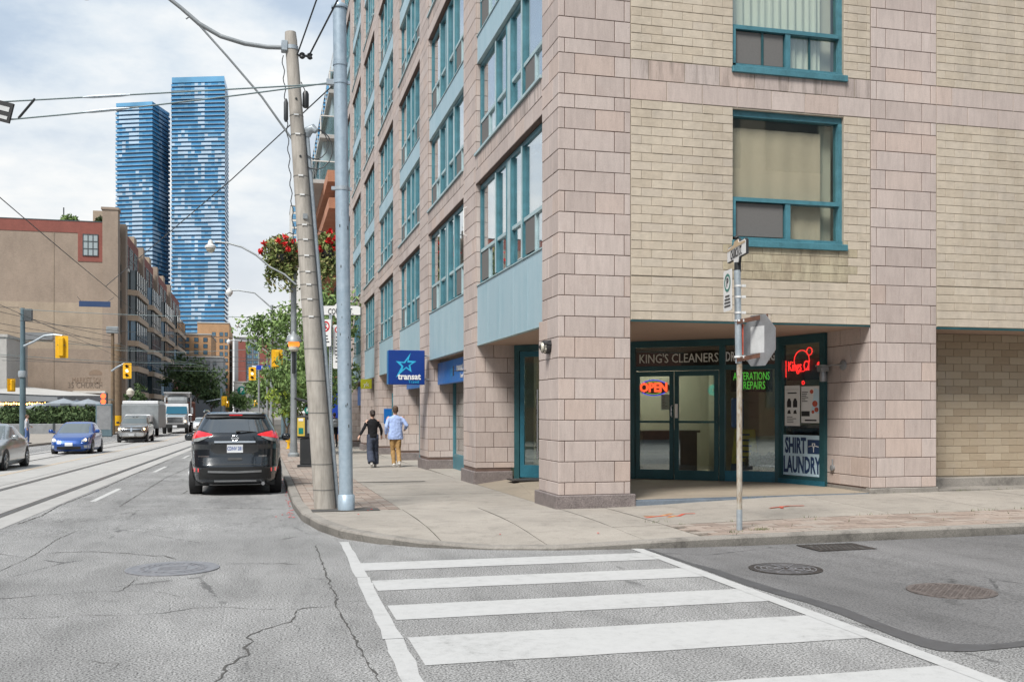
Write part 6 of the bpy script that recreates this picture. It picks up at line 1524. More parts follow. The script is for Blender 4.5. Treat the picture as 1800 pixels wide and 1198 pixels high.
# signals down the street
kp = at(503, 88); o = empty('signal_pole', (*kp, gz(*kp) + 0.13), 0, 'grey signal pole whose arm carries the blue King sign', 'signal pole')
t = MB(); t.tube([(0, 0, 0), (0, 0, 7.6)], [0.2, 0.14], 10); t.build('shaft', M['pole_grey'], o, sm=True)
t = MB(); L = [rel((*at(px, 86), zat(y, 86)), o) for px, y in ((503, 655), (492, 650), (470, 646), (443, 644))]; t.tube(L, 0.06, 6); t.build('mast_arm', M['galvanised'], o, sm=True)
signal(443.5, 645, 668, 85.5, -YAW, 'yellow traffic signal with a lit centre lens beside the blue King sign', (1, 'signal_amber'))
ks = at(464, 85); o = empty('street_sign', (*ks, zat(649.5, 85)), -YAW, 'blue King street name sign on the far signal arm', 'street sign'); plate('plate', o, 1.32, 0.38, 'street_blue', 0.02); text('word', 'King', M['sign_white'], (0.1, -0.012, 0.19), 0.36, 0, o, 0.004)
np_ = at(514, 43.5); o = empty('signal_pole', (*np_, gz(*np_) + 0.13), 0, 'slim grey signal pole among the street trees', 'signal pole')
t = MB(); t.tube([(0, 0, 0), (0, 0, 4.4)], [0.09, 0.07], 10); t.build('shaft', M['pole_grey'], o, sm=True); t = MB(); t.tube([(0, 0, 4.0), (-0.6, -0.2, 4.05)], 0.035, 6); t.build('mast_arm', M['galvanised'], o, sm=True)
signal(487, 614, 648, 43, -YAW + 0.25, 'yellow traffic signal seen from the back against the tree leaves', back=True)
signal(394, 696, 713, 150, -YAW, 'small yellow signal above the far end of the street, next to another', back=True); signal(399.5, 704, 715, 152, -YAW, 'lower of two small yellow signals at the far end of the street', (0, 'signal_amber'))
signal(449.5, 703, 714, 152, -YAW, 'tiny yellow signal in front of the concrete car park', (0, 'signal_amber'))
fp = at(389, 151); o = empty('signal_pole', (*fp, gz(*fp)), 0, 'thin blue grey signal pole at the far end of the street', 'signal pole'); t = MB(); t.tube([(0, 0, 0), (0, 0, 5.6)], 0.16, 8); t.build('shaft', M['pole_teal'], o, sm=True); t = MB(); t.tube([(0, 0, 4.0), (-2.2, 0, 3.6)], 0.09, 6); t.build('arm', M['galvanised'], o)
fp = at(463, 151); o = empty('signal_pole', (*fp, gz(*fp)), 0, 'thin grey signal pole beside the concrete car park', 'signal pole'); t = MB(); t.tube([(0, 0, 0), (0, 0, 5.2)], 0.14, 8); t.build('shaft', M['pole_grey'], o, sm=True); t = MB(); t.tube([(0, 0, 3.8), (-1.6, 0, 4.4)], 0.07, 6); t.build('arm', M['galvanised'], o)
# more road lamps down the street
for i, (px, hx_, y, d, lb) in enumerate(((478, 403, 513, 66, 'grey road lamp with a curved arm beyond the flower baskets'), (470, 402, 600, 105, 'small distant road lamp over the far crossing'), (455, 417, 572, 120, 'farthest road lamp with a bowed arm down the street'))):
    q = at(px, d); o = empty('street_lamp', (*q, gz(*q) + 0.13), 0, lb, 'street lamp'); zt = zat(y, d) - gz(*q)
    t = MB(); t.tube([(0, 0, 0), (0, 0, zt - 1.0)], [0.14, 0.09], 8); t.build('shaft', M['pole_grey'], o, sm=True)
    e = rel((*at(hx_, d), zat(y, d)), o); t = MB(); t.tube([(0, 0, zt - 1.2), (e[0] * 0.4, e[1] * 0.4, zt - 0.2), (e[0] * 0.8, e[1] * 0.8, e[2] + 0.12), (e[0], e[1], e[2] + 0.1)], 0.05, 6); t.build('arm', M['pole_grey'], o, sm=True)
    t = MB(); t.lathe([(0.05, 0.25), (0.22, 0.05), (0.22, -0.1), (0.08, -0.3)], e, 10); t.build('lamp_head', M['sign_face'], o, sm=True)
for i, (px, d, lb) in enumerate(((498, 70, 'first of two bare blue grey poles behind the ticket machine'), (505, 78, 'second bare blue grey pole behind the ticket machine'))):
    q = at(px, d); o = empty('pole', (*q, gz(*q) + 0.13), 0, lb, 'pole'); t = MB(); t.tube([(0, 0, 0), (0, 0, 5.6)], 0.15, 8); t.build('shaft', M['pole_teal'], o, sm=True); t = MB(); t.lathe([(0.22, 0), (0.2, 0.3), (0.16, 0.34)], n=8, cap=False); t.build('foot', M['pole_teal'], o)
# ------------------------------------------------------------------ the city around
def xat(px, Y):
    r = (px - 900) / 1750; d = Y / (-SN * r + CS); return (CS * r + SN) * d
def dat(px, Y): return Y / (-SN * ((px - 900) / 1750) + CS)
def brickish(name, c0, c1, sx=0.23, sz_=0.075, mort=0.6):
    a = NT(name); p = a.pos(); sp_ = a.new('ShaderNodeSeparateXYZ'); a.l(p, sp_.inputs[0]); cb = a.new('ShaderNodeCombineXYZ')
    a.l(a.math('ADD', sp_.outputs[0], sp_.outputs[1]), cb.inputs[0]); a.l(sp_.outputs[2], cb.inputs[1])
    b = a.new('ShaderNodeTexBrick'); a.l(cb.outputs[0], b.inputs[0]); b.inputs['Scale'].default_value = 1.0; b.inputs['Brick Width'].default_value = sx; b.inputs['Row Height'].default_value = sz_
    b.inputs['Mortar Size'].default_value = 0.008; b.inputs['Color1'].default_value = (*c0, 1); b.inputs['Color2'].default_value = (*c1, 1); b.inputs['Mortar'].default_value = (*[x * mort for x in c0], 1)
    n_ = a.noise(p, 0.25, 5, 0.6); col = a.mix(1.0, b.outputs[0], a.ramp(n_, (0.3, 0.86), (0.7, 1.06)), 'MULTIPLY')
    col = a.mix(1.0, col, a.ramp(a.noise(a.mapping(p, (1, 1, 0.4)), 1.1, 5, 0.7), (0.3, 0.88), (0.6, 1.03)), 'MULTIPLY'); M[name] = a.done(col, 0.9); return M[name]
brickish('tan_brick', (0.345, 0.272, 0.215), (0.31, 0.242, 0.188)); brickish('tan_brick_light', (0.41, 0.33, 0.25), (0.37, 0.295, 0.22)); brickish('red_brick', (0.27, 0.09, 0.07), (0.235, 0.078, 0.06)); brickish('orange_brick', (0.50, 0.30, 0.16), (0.46, 0.265, 0.14)); brickish('old_brick', (0.27, 0.12, 0.085), (0.22, 0.10, 0.075))
paint('trim_tan', (0.42, 0.31, 0.22), 0.8, space='pos'); paint('concrete_far', (0.40, 0.39, 0.37), 0.85, var=0.12, scale=0.4, space='pos'); paint('grey_clad', (0.20, 0.21, 0.22), 0.6, space='pos', scale=0.5); paint('white_trim', (0.62, 0.60, 0.56), 0.7)
a = NT('far_glass'); n_ = a.noise(a.pos(), 0.35, 3, 0.6); M['far_glass'] = a.done(a.ramp(n_, (0.35, (0.015, 0.025, 0.03)), (0.65, (0.06, 0.085, 0.095))), 0.08, 0, 0.8)
a = NT('far_glass_blue'); n_ = a.noise(a.pos(), 0.3, 3, 0.6); M['far_glass_blue'] = a.done(a.ramp(n_, (0.35, (0.04, 0.10, 0.16)), (0.65, (0.10, 0.20, 0.28))), 0.08, 0, 0.8)
a = NT('far_glass_pale'); M['far_glass_pale'] = a.done((0.30, 0.35, 0.36), 0.1, 0, 0.8)
paint('mullion_dark', (0.05, 0.06, 0.065), 0.5)

def win(parent, x0, x1, z0, z1, Y, nx=2, nz=2, mt='far_glass', fm='mullion_dark', axis='x', depth=0.12, name='window'):
    """window in a wall facing -Y (axis x) or facing +X / -X along y"""
    t = MB(); fr_ = max(0.05, (x1 - x0) * 0.05)
    def B(a0, a1, c0, c1, d0, d1):
        if axis == 'x': t.box(a0, Y - d1, c0, a1, Y - d0, c1)
        elif axis == '+x': t.box(Y + d0, a0, c0, Y + d1, a1, c1)
        else: t.box(Y - d1, a0, c0, Y - d0, a1, c1)
    B(x0, x1, z0, z0 + fr_, 0.005, 0.09); B(x0, x1, z1 - fr_, z1, 0.005, 0.09)
    for k in range(nx + 1): c = lerp(x0 + fr_ / 2, x1 - fr_ / 2, k / nx); B(c - fr_ / 2, c + fr_ / 2, z0 + fr_, z1 - fr_, 0.005, 0.088)
    for k in range(1, nz): c = lerp(z0, z1, k / nz); B(x0 + fr_, x1 - fr_, c - fr_ / 2, c + fr_ / 2, 0.005, 0.086)
    o = t.build(name, M[fm], parent)
    t = MB(); B(x0 + fr_ / 2, x1 - fr_ / 2, z0 + fr_ / 2, z1 - fr_ / 2, 0.004, 0.04); t.build('pane', M[mt], o); return o

# tan brick apartment block with the blank gable wall
GX, GY = -17.5, 132.0; GT = 24.9
cb_ = empty('brick_block', (GX, GY, 0), 0, 'tan brick block with blank end wall, red top storey and glazed bays along the street', 'building'); cb_.location = (0, 0, 0)
t = MB(); t.box(-62, GY, -1, GX, 229, 9.2); t.box(-62, GY, 14.9, GX, 229, GT - 1.4); t.build('wall', M['tan_brick'], cb_)
t = MB(); t.box(-62, GY, 9.2, GX, 229, 14.9); t.build('wall', M['tan_brick_light'], cb_)
t = MB(); t.box(-62, GY - 0.05, GT - 1.4, GX - 1.75, 229, GT); t.box(GX - 4.6, GY - 0.06, GT - 4.9, GX - 1.75, GY + 0.5, GT - 1.4); t.build('red_top', M['red_brick'], cb_)
t = MB(); t.box(GX - 1.75, GY - 0.25, -1, GX + 0.05, GY + 1.5, GT + 1.6); t.box(GX - 1.9, GY - 0.35, GT + 1.6, GX + 0.15, GY + 1.6, GT + 1.9); t.build('corner_pier', M['tan_brick'], cb_)
win(cb_, GX - 4.05, GX - 2.25, GT - 4.2, GT - 1.5, GY - 0.06, 3, 3, 'far_glass_pale')
t = MB(); t.box(-62, GY - 0.08, GT, GX - 1.8, GY + 0.3, GT + 0.12); t.build('coping', M['mullion_dark'], cb_)
for i, (y0, y1) in enumerate(((137, 152), (156, 172), (176, 196), (200, 224))):
    for f in range(6):
        z0 = 0.6 + f * 3.3; pr = 1.7; c = 1.5
        if z0 + 3.3 > 20.8: continue
        poly = [(GX, y0), (GX + pr, y0 + c), (GX + pr, y1 - c), (GX, y1)]
        t = MB(); t.prism([(x, y) for x, y in poly][::-1], z0 - 0.45, z0 + 0.25); t.build('bay_slab', M['trim_tan'], cb_)
        poly2 = [(GX, y0 + 0.3), (GX + pr - 0.25, y0 + c + 0.1), (GX + pr - 0.25, y1 - c - 0.1), (GX, y1 - 0.3)]
        t = MB(); t.prism(poly2[::-1], z0 + 0.25, z0 + 2.85); o = t.build('bay_window', M['far_glass' if (i + f) % 3 else 'far_glass_blue'], cb_)
        t = MB(); 
        for k in range(7): yy = lerp(y0 + c, y1 - c, k / 6); t.box(GX + pr - 0.26, yy - 0.07, z0 + 0.25, GX + pr - 0.18, yy + 0.07, z0 + 2.85)
        for q in (0, 0.5, 1): x_, y_ = lerp(GX, GX + pr - 0.25, q), lerp(y0 + 0.3, y0 + c + 0.1, q); t.box(x_ - 0.06, y_ - 0.12, z0 + 0.25, x_ + 0.08, y_ + 0.02, z0 + 2.85)
        t.box(GX + pr - 0.26, y0 + c, z0 + 1.0, GX + pr - 0.2, y1 - c, z0 + 1.1); t.build('mullion', M['mullion_dark'], o)
    t = MB(); t.box(GX - 0.5, y0 - 2.4, -0.5, GX + 0.6, y0 - 0.6, GT + 0.4); t.build('pier', M['tan_brick'], cb_)
    t = MB(); t.box(GX - 0.3, y0 - 0.6, 19.9, GX + 0.02, y1 + 1, GT); t.build('red_top', M['red_brick'], cb_)
    t = MB(); t.box(GX, y0 - 0.5, 19.6, GX + 0.7, y1 + 0.5, 19.95); t.build('cornice', M['white_trim'], cb_)
    for k in range(3):
        yy = lerp(y0, y1, (k + 0.15) / 3); win(cb_, yy, yy + (y1 - y0) / 4.2, 20.6, 23.6, GX + 0.02, 3, 2, 'far_glass_pale', axis='+x')
    t = MB(); t.box(GX - 3.5, y0 - 1, GT, GX - 0.8, y0 + 2.2, GT + 2.2); t.build('roof_pier', M['tan_brick_light'], cb_)
for f in range(6):
    win(cb_, GY + 2.3, GY + 3.6, 1.4 + f * 3.3, 3.6 + f * 3.3, GX + 0.02, 1, 2, axis='+x')
t = MB(); t.box(xat(-30, 150), 150, GT, xat(112, 150), 160, GT + 2.2); t.build('roof_house', M['concrete_far'], cb_)
t = MB(); t.box(xat(129, GY) , GY - 0.5, zat(691.5, 127), xat(186, GY), GY, zat(688, 127)); t.build('canopy_edge', M['white_trim'], cb_)
t = MB(); t.box(xat(94, GY), GY - 0.06, 0, xat(94.8, GY), GY, GT - 1.4); t.build('wall_seam', M['tan_brick_light'], cb_)
t = MB(); t.box(xat(41, GY), GY - 0.12, zat(602, 127), xat(93, GY), GY, zat(590, 127)); t.build('wall_band', M['grey_clad'], cb_)
for px in (112,): t = MB(); t.tube([(xat(px, GY + 4), GY + 4, GT), (xat(px, GY + 4), GY + 4, GT + 2.4)], 0.08, 6); t.build('roof_pipe', M['mullion_dark'], cb_)
paint('wall_letter', (0.25, 0.18, 0.13), 0.8); paint('wall_letter_dark', (0.18, 0.14, 0.11), 0.8)
text('wall_lettering', 'MARKET SQUARE', M['wall_letter'], (xat(162, GY), GY - 0.02, zat(670, 127)), 0.95, 0, cb_, 0.01, 0.62); text('wall_lettering', '35 CHURCH ST', M['wall_letter_dark'], (xat(158, GY), GY - 0.02, zat(678.5, 127)), 1.0, 0, cb_, 0.01, 0.75)
t = MB(); q = (xat(168, GY), zat(659, 127)); t.mesh([(q[0] + 0.8 * math.cos(k * 0.523), GY - 0.015, q[1] + 0.55 * max(-0.2, math.sin(k * 0.523))) for k in range(12)], [tuple(range(12))]); t.build('wall_emblem', M['wall_letter'], cb_, fix=False)
for px, sd, lb in ((122, 61, 'green and orange shrub on the brick block roof edge'), (177, 62, 'dark green shrub beside the tan corner pier on the roof')):
    o = empty('roof_shrub', (xat(px, 136), 136, GT), 0, lb, 'shrub'); t = MB(); leafy(t, (0, 0, 0.7), (1.3 if sd == 61 else 0.6, 0.9, 0.9), 260, 0.28, sd); t.build('foliage', M['foliage' if sd == 61 else 'foliage_dark'], o, fix=False)
    t = MB(); t.box(-0.7, -0.4, 0, 0.7, 0.4, 0.3); t.build('planter', M['concrete_far'], o)

# twin blue towers far away
def tower_mat(name, c, rough=0.15):
    a = NT(name); n_ = a.noise(a.pos(), 0.05, 3, 0.6); M[name] = a.done(a.ramp(n_, (0.3, tuple(x * 0.75 for x in c)), (0.7, tuple(min(1, x * 1.2) for x in c))), rough, 0, 0.6)
tower_mat('tower_blue', (0.05, 0.225, 0.43)); tower_mat('tower_mid', (0.12, 0.31, 0.50)); tower_mat('tower_deep', (0.03, 0.14, 0.30)); tower_mat('tower_white', (0.36, 0.49, 0.62), 0.4); tower_mat('tower_slab', (0.22, 0.33, 0.44), 0.6)  # softened, low-contrast tones stand in for haze over the distance
from mathutils import noise as mnoise
def tower(name, foot, ztop, label, seed, fh=2.78):
    o = empty(name, (foot[0][0], foot[0][1], 0), 0, label, 'tower'); o.location = (0, 0, 0); r1 = random.Random(seed); n = len(foot)
    cx_ = sum(p[0] for p in foot) / n; cy_ = sum(p[1] for p in foot) / n
    sh = lambda k: [(cx_ + (x - cx_) * k, cy_ + (y - cy_) * k) for x, y in foot]
    t = MB(); t.prism(sh(0.94), -5, ztop - 1, 0); t.build('core', M['tower_deep'], o)
    nf = int(ztop / fh)
    for f in range(nf):
        z = f * fh
        if z < 18: continue
        t = MB(); wob = 1.0 + 0.006 * math.sin(f * 0.45); P_f = sh(wob)
        t.prism(P_f, z - 0.22, z + 0.12, 3)
        u = 0.0
        for e in range(n):
            a_, b_ = P_f[e], P_f[(e + 1) % n]; L = math.dist(a_, b_); k = max(1, round(L / 2.3))
            for s_ in range(k):
                u_ = u + (s_ + 0.5) / k * L / 36.0
                val = mnoise.noise(Vector((u_ * 4.2, z * 0.034, seed * 3.7))) + 0.5 * mnoise.noise(Vector((u_ * 11, z * 0.09, seed * 9.1))) + r1.gauss(0, 0.11)
                m = 2 if val > 0.21 else (1 if val > -0.06 else 0)
                p0 = (lerp(a_[0], b_[0], s_ / k), lerp(a_[1], b_[1], s_ / k)); p1 = (lerp(a_[0], b_[0], (s_ + 1) / k), lerp(a_[1], b_[1], (s_ + 1) / k))
                t.face([(*p0, z + 0.12), (*p1, z + 0.12), (*p1, z + (1.55 if m == 2 else 1.35)), (*p0, z + (1.55 if m == 2 else 1.35))], m)
            u += L / 36.0
        t.build('balcony_row', [M['tower_blue'], M['tower_mid'], M['tower_white'], M['tower_slab']], o, fix=False)
    t = MB(); t.prism(sh(0.98), nf * fh - 0.5, ztop + 0.6, 0); t.build('crown', M['tower_mid'], o)
D = 650
def A(px, d): return at(px, d)
tower('glass_tower', [A(203, D), A(268, D - 4), A(299, D + 22), A(240, D + 40)], zat(183, D), 'shorter blue glass tower with patches of white balconies', 4)
tower('glass_tower', [A(301, D + 3), A(395, D), A(402, D + 30), A(310, D + 34)], zat(135, D), 'tallest blue glass tower, square topped, with white balcony patches', 8)

def house(name, label, x0, x1, y0, y1, z1, mt, z0=-1):
    o = empty(name, (x0, y0, 0), 0, label, 'building'); o.location = (0, 0, 0); t = MB(); t.box(x0, y0, z0, x1, y1, z1); t.build('wall', M[mt], o)
    t = MB(); t.box(x0 - 0.12, y0 - 0.12, z1, x1 + 0.12, y1 + 0.12, z1 + 0.3); t.build('coping', M['concrete_far'], o); return o
# orange brick blocks at the end of the street
Y = 262; o = house('orange_building', 'tall orange brick block below the square topped tower', xat(347, Y), xat(403, Y), Y, Y + 30, zat(568, dat(375, Y)), 'orange_brick')
for r_ in range(9):
    for c_ in range(3):
        z = zat(590 + r_ * 11.5, dat(375, Y)); px = (376, 389, 398)[c_]; win(o, xat(px, Y) - 0.45, xat(px, Y) + (0.45 if c_ < 2 else 0.3), z, z + 0.95, Y, 1, 2, 'far_glass_blue')
Y = 232; o = house('orange_building', 'lower orange brick block in front of the tall orange one', xat(310, Y), xat(371, Y), Y, Y + 25, zat(588, dat(340, Y)), 'orange_brick')
for r_ in range(4):
    for px in (329, 345, 361): z = zat(600 + r_ * 11, dat(340, Y)); win(o, xat(px, Y) - 0.45, xat(px, Y) + 0.45, z, z + 0.9, Y, 1, 2, 'far_glass_blue')
Y = 212; o = house('grey_building', 'low grey metal clad block with a pale roof edge below the orange blocks', xat(312, Y), xat(392, Y), Y, Y + 14, zat(628, dat(350, Y)), 'grey_clad')
t = MB(); t.box(xat(318, Y), Y - 0.25, zat(653, dat(340, Y)), xat(356, Y), Y - 0.01, zat(644, dat(340, Y))); paint('pink_board', (0.48, 0.36, 0.38), 0.7); t.build('billboard', M['pink_board'], o)
for k in range(5): win(o, xat(330 + k * 11, Y), xat(336 + k * 11, Y), zat(641, dat(350, Y)), zat(634, dat(350, Y)), Y, 1, 1)
Y0 = 196; o = house('old_brick_building', 'old dark red brick building with rows of windows at the street end', -34, -15.6, Y0, 250, zat(655, dat(350, Y0)), 'old_brick')
for r_ in range(2):
    for k in range(8): win(o, Y0 + 3 + k * 6, Y0 + 5.4 + k * 6, 1.5 + r_ * 4, 4 + r_ * 4, -15.58, 2, 2, axis='+x')
    for k in range(5): win(o, -33 + k * 3.6, -31.4 + k * 3.6, 1.5 + r_ * 4, 4 + r_ * 4, Y0, 1, 2)
# building with the green P
Y = 250; o = house('car_park', 'concrete car park with a round green P sign below a red and grey block', xat(411, Y), xat(500, Y), Y, Y + 30, zat(672, dat(430, Y)), 'concrete_far')
for k in range(3):
    for a_, b_ in ((416, 431), (437, 470)): t = MB(); z = zat(708 + k * 8 - 8, dat(430, Y)); t.box(xat(a_, Y), Y - 0.06, z, xat(b_, Y), Y - 0.01, z + 0.72); t.build('opening', M['room_dark'], o)
t = MB(); q = (xat(425, Y), zat(686, dat(425, Y))); t.lathe([(0, -0.3), (1.05, -0.3), (1.05, -0.02)], (q[0], Y, q[1]), 24, axis='y', cap=False); t.build('p_disc', M['sign_green'], o); text('letter', 'P', M['sign_white'], (q[0], Y - 0.33, q[1]), 1.7, 0, o, 0.02, 0.8, 0.02)
Y = 262; o = house('red_grey_block', 'dark grey apartment block with a red brick strip above the concrete car park', xat(412, Y), xat(505, Y), Y, Y + 25, zat(594, dat(440, Y)), 'grey_clad')
t = MB(); t.box(xat(419, Y), Y - 0.4, 5, xat(432, Y), Y - 0.01, zat(600, dat(430, Y))); t.box(xat(456, Y), Y - 0.4, 5, xat(480, Y), Y - 0.01, zat(606, dat(460, Y))); t.build('brick_strip', M['red_brick'], o)
for r_ in range(7):
    for a_, b_ in ((434, 443), (445, 454)): z = zat(612 + r_ * 9, dat(440, Y)); win(o, xat(a_, Y), xat(b_, Y), z, z + 0.95, Y, 2, 1, 'far_glass_blue')
# white and blue sliver of a tall block
Y = 420; o = house('pale_tower', 'narrow pale tower with blue windows seen beside the utility pole', xat(511, Y), xat(530, Y), Y, Y + 20, zat(362, dat(517, Y)), 'white_trim')
for r_ in range(16):
    z = zat(372 + r_ * 13, dat(517, Y)); win(o, xat(514, Y), xat(521, Y), z, z + 2.1, Y, 1, 2, 'tower_mid')
# next block on this side: glass balconies above orange brick
o = empty('balcony_block', (4.6, 78, 0), 0, 'block with stepped glass balconies above orange brick behind the two near poles', 'building'); o.location = (0, 0, 0)
brickish('salmon_brick', (0.50, 0.235, 0.14), (0.46, 0.21, 0.125))
glass('balcony_glass', (0.62, 0.74, 0.76), 0.30); paint('balcony_wall', (0.36, 0.46, 0.48), 0.35)
t = MB(); t.box(5.3, 66, -1, 30, 120, 17.4); t.build('wall', M['salmon_brick'], o)

for f in range(8):
    z = 17.6 + f * 3.15; x0 = 3.2 + f * 0.62; y0 = 70
    t = MB(); t.box(x0 + 0.9, y0 + 0.9, z, 30, 118, z + 2.9); t.build('tower_wall', M['balcony_wall'], o)
    t = MB(); t.box(x0, y0, z - 0.25, 29, 112, z); sl_ = t.build('balcony_slab', M['concrete_far'], o)
    for k in range(10): t = MB(); yy = lerp(y0 + 0.1, 110, k / 10); t.box(x0 + 0.04, yy, z + 0.05, x0 + 0.07, yy + 3.7, z + 1.25); t.build('balcony_pane', M['balcony_glass'], sl_)
    for k in range(3): t = MB(); xx = lerp(x0 + 0.1, 8.5, k / 3); t.box(xx, y0 + 0.04, z + 0.05, xx + (8.5 - x0) / 3 - 0.1, y0 + 0.07, z + 1.25); t.build('balcony_pane', M['balcony_glass'], sl_)
    t = MB(); t.box(x0 + 0.03, y0 + 0.02, z + 1.25, x0 + 0.1, 110, z + 1.32); t.box(x0 + 0.1, y0 + 0.02, z + 1.25, 8.6, y0 + 0.09, z + 1.32)
    for k in range(11): yy = lerp(y0 + 0.1, 110, k / 10); t.box(x0 + 0.02, yy - 0.06, z, x0 + 0.1, yy, z + 1.25)
    t.build('railing', M['white_trim'], sl_)
for f in range(4):
    t = MB(); t.box(4.2, 66.2, 3.2 + f * 3.9, 5.35, 110, 3.9 + f * 3.9); t.build('brick_ledge', M['salmon_brick'], o)
    for k in range(8): win(o, 67.5 + k * 5.3, 71 + k * 5.3, 4.2 + f * 3.9, 6.9 + f * 3.9, 5.29, 2, 1, 'far_glass_blue', axis='-x')
t = MB(); t.box(4.1, 66, 16.6, 5.4, 112, 17.35); t.build('brick_ledge', M['salmon_brick'], o)
fs = empty('wall_sign', (5.0, 62.0, 1.6), 0, 'tall deep blue sign panel past the end of the corner building', 'sign'); t = MB(); t.box(-1.1, 0, -1.4, -0.2, 0.1, 2.0); t.build('panel', M['street_blue'], fs)

# restaurant terrace across the street
zt_ = -0.55
pw = empty('planter_wall', (-24.8, 97, zt_), 0, 'low grey planter wall in front of the terrace hedge', 'wall')
for k in range(7):
    t = MB(); t.box(-18 + k * 4.1, -0.2, 0, -18 + k * 4.1 + 4.0, 0.5, 1.0, ch=0.02); t.build('panel', M['grey_metal'], pw)
    t = MB(); t.box(-18 + k * 4.1 - 0.08, -0.26, 0, -18 + k * 4.1 + 0.06, 0.52, 1.05); t.build('post', M['mullion_dark'], pw)
hg = MB(); r1 = random.Random(77)
for k in range(120): leafy(hg, (-43 + k * 0.245, 98.2 + r1.gauss(0, 0.4), zt_ + r1.uniform(1.1, 1.75)), (0.7, 0.6, 0.5), 60, 0.16, k)
tag(hg.build('hedge', M['foliage_dark'], fix=False), 'long dark green hedge above the grey planter wall', 'hedge')
for k, (px, lb) in enumerate(((20, 'bushy shrub under the left end of the terrace canopy'.replace('left end', 'string lights')), (75, 'pale green shrub behind the hedge between canopy and umbrellas'), (115, 'shrub with yellow flowers behind the hedge'), (150, 'dark shrub at the umbrella end of the hedge'))):
    q = at(px, 95); o = empty('shrub', (*q, zt_ + 0.8), 0, lb, 'shrub'); t = MB(); leafy(t, (0, 0, 0.95), (1.7, 1.0, 0.95), 700, 0.2, 300 + k); t.build('foliage', M['foliage_dark'], o, fix=False); t = MB(); t.tube([(0, 0, -0.6), (0, 0, 0.9)], 0.08, 6); t.build('stem', M['bark'], o)
pv_ = empty('terrace_canopy', (*at(40, 101), zt_), 0, 'grey terrace canopy with warm string lights beneath', 'canopy')
xr = lambda px: rel((*at(px, 99), 0), pv_)
t = MB(); a_, b_ = xr(-60), xr(101); hz_ = lambda y: zat(y, 99) - zt_
t.mesh([(a_[0], a_[1], hz_(706)), (b_[0], b_[1], hz_(705)), (b_[0] + 3, b_[1] + 12, hz_(705)), (a_[0] + 3, a_[1] + 12, hz_(706)), (a_[0], a_[1], hz_(689)), (b_[0], b_[1], hz_(695.5)), (b_[0] + 3, b_[1] + 12, hz_(693)), (a_[0] + 3, a_[1] + 12, hz_(676))], [(0, 3, 2, 1), (4, 5, 6, 7), (0, 1, 5, 4), (1, 2, 6, 5), (2, 3, 7, 6), (3, 0, 4, 7)]); t.build('roof', M['grey_clad'], pv_)
t = MB(); t.mesh([(a_[0], a_[1] - 0.1, hz_(688.5)), (b_[0], b_[1] - 0.1, hz_(695)), (b_[0] + 3, b_[1] + 12, hz_(692)), (a_[0] + 3, a_[1] + 12, hz_(674))], [(0, 1, 2, 3)]); t.build('roof_top', M['concrete_far'], pv_, fix=False)
for px in (-10, 6, 60, 98): q = xr(px); t = MB(); t.tube([(q[0], q[1] + 0.6, 0), (q[0], q[1] + 0.6, hz_(700))], 0.14, 6); t.build('post', M['mullion_dark'], pv_)
emit('bulb_warm', (1.0, 0.42, 0.10), 3.0)
for k in range(22):
    q = xr(-5 + k * 4.6); t = MB(); t.lathe([(0, -0.12), (0.12, 0), (0, 0.12)], (q[0], q[1] + 0.4, hz_(708.5 + (k % 3) * 0.6)), 6, cap=False); t.build('bulb', M['bulb_warm'], pv_)
t = MB(); a_, b_ = xr(-60), xr(101); t.box(a_[0] + 3, a_[1] + 9, 0, b_[0], b_[1] + 9.2, hz_(702)); t.build('back_wall', M['room_dark'], pv_)
paint('umbrella_pale', (0.24, 0.27, 0.30), 0.8); paint('umbrella_dark', (0.10, 0.12, 0.15), 0.8)
for k, (px, y, mt, lb) in enumerate(((68, 714, 'umbrella_pale', 'white terrace umbrella at the low front edge of the terrace'), (90, 710, 'umbrella_dark', 'dark terrace umbrella beside the canopy end'), (112, 706, 'umbrella_pale', 'tall white terrace umbrella in the middle of the umbrella row'), (135, 708, 'umbrella_dark', 'dark terrace umbrella past the tall white one'), (155, 707, 'umbrella_pale', 'pale umbrella next to last in the terrace row'), (172, 712, 'umbrella_dark', 'dark umbrella at the street end of the terrace row'))):
    q = at(px, 97 + (k % 2) * 3); o = empty('umbrella', (*q, zt_), 0, lb, 'umbrella', 'terrace umbrellas'); zt2 = zat(y, 98) - zt_
    t = MB(); n = 8
    for j in range(n):
        a_, b_ = 2 * math.pi * j / n, 2 * math.pi * (j + 1) / n; t.face([(0, 0, zt2 + 0.35), (1.7 * math.cos(a_), 1.7 * math.sin(a_), zt2 - 0.15), (1.7 * math.cos(b_), 1.7 * math.sin(b_), zt2 - 0.15)])
        t.face([(1.7 * math.cos(a_), 1.7 * math.sin(a_), zt2 - 0.15), (1.7 * math.cos(b_), 1.7 * math.sin(b_), zt2 - 0.15), (1.68 * math.cos(b_), 1.68 * math.sin(b_), zt2 - 0.35), (1.68 * math.cos(a_), 1.68 * math.sin(a_), zt2 - 0.35)])
    t.build('canopy', M[mt], o, fix=False); t = MB(); t.tube([(0, 0, 0), (0, 0, zt2 + 0.45)], 0.04, 6); t.build('pole', M['pole_grey'], o)
q = at(8, 108); o = house('concrete_house', 'pale grey concrete building at the very edge behind the canopy', q[0] - 14, q[0] + 0.2, q[1], q[1] + 10, zat(592, 108), 'concrete_far')
for k in range(3): win(o, q[0] - 2.4, q[0] - 0.6, 2.2 + k * 2.4, 3.8 + k * 2.4, q[1], 2, 1)
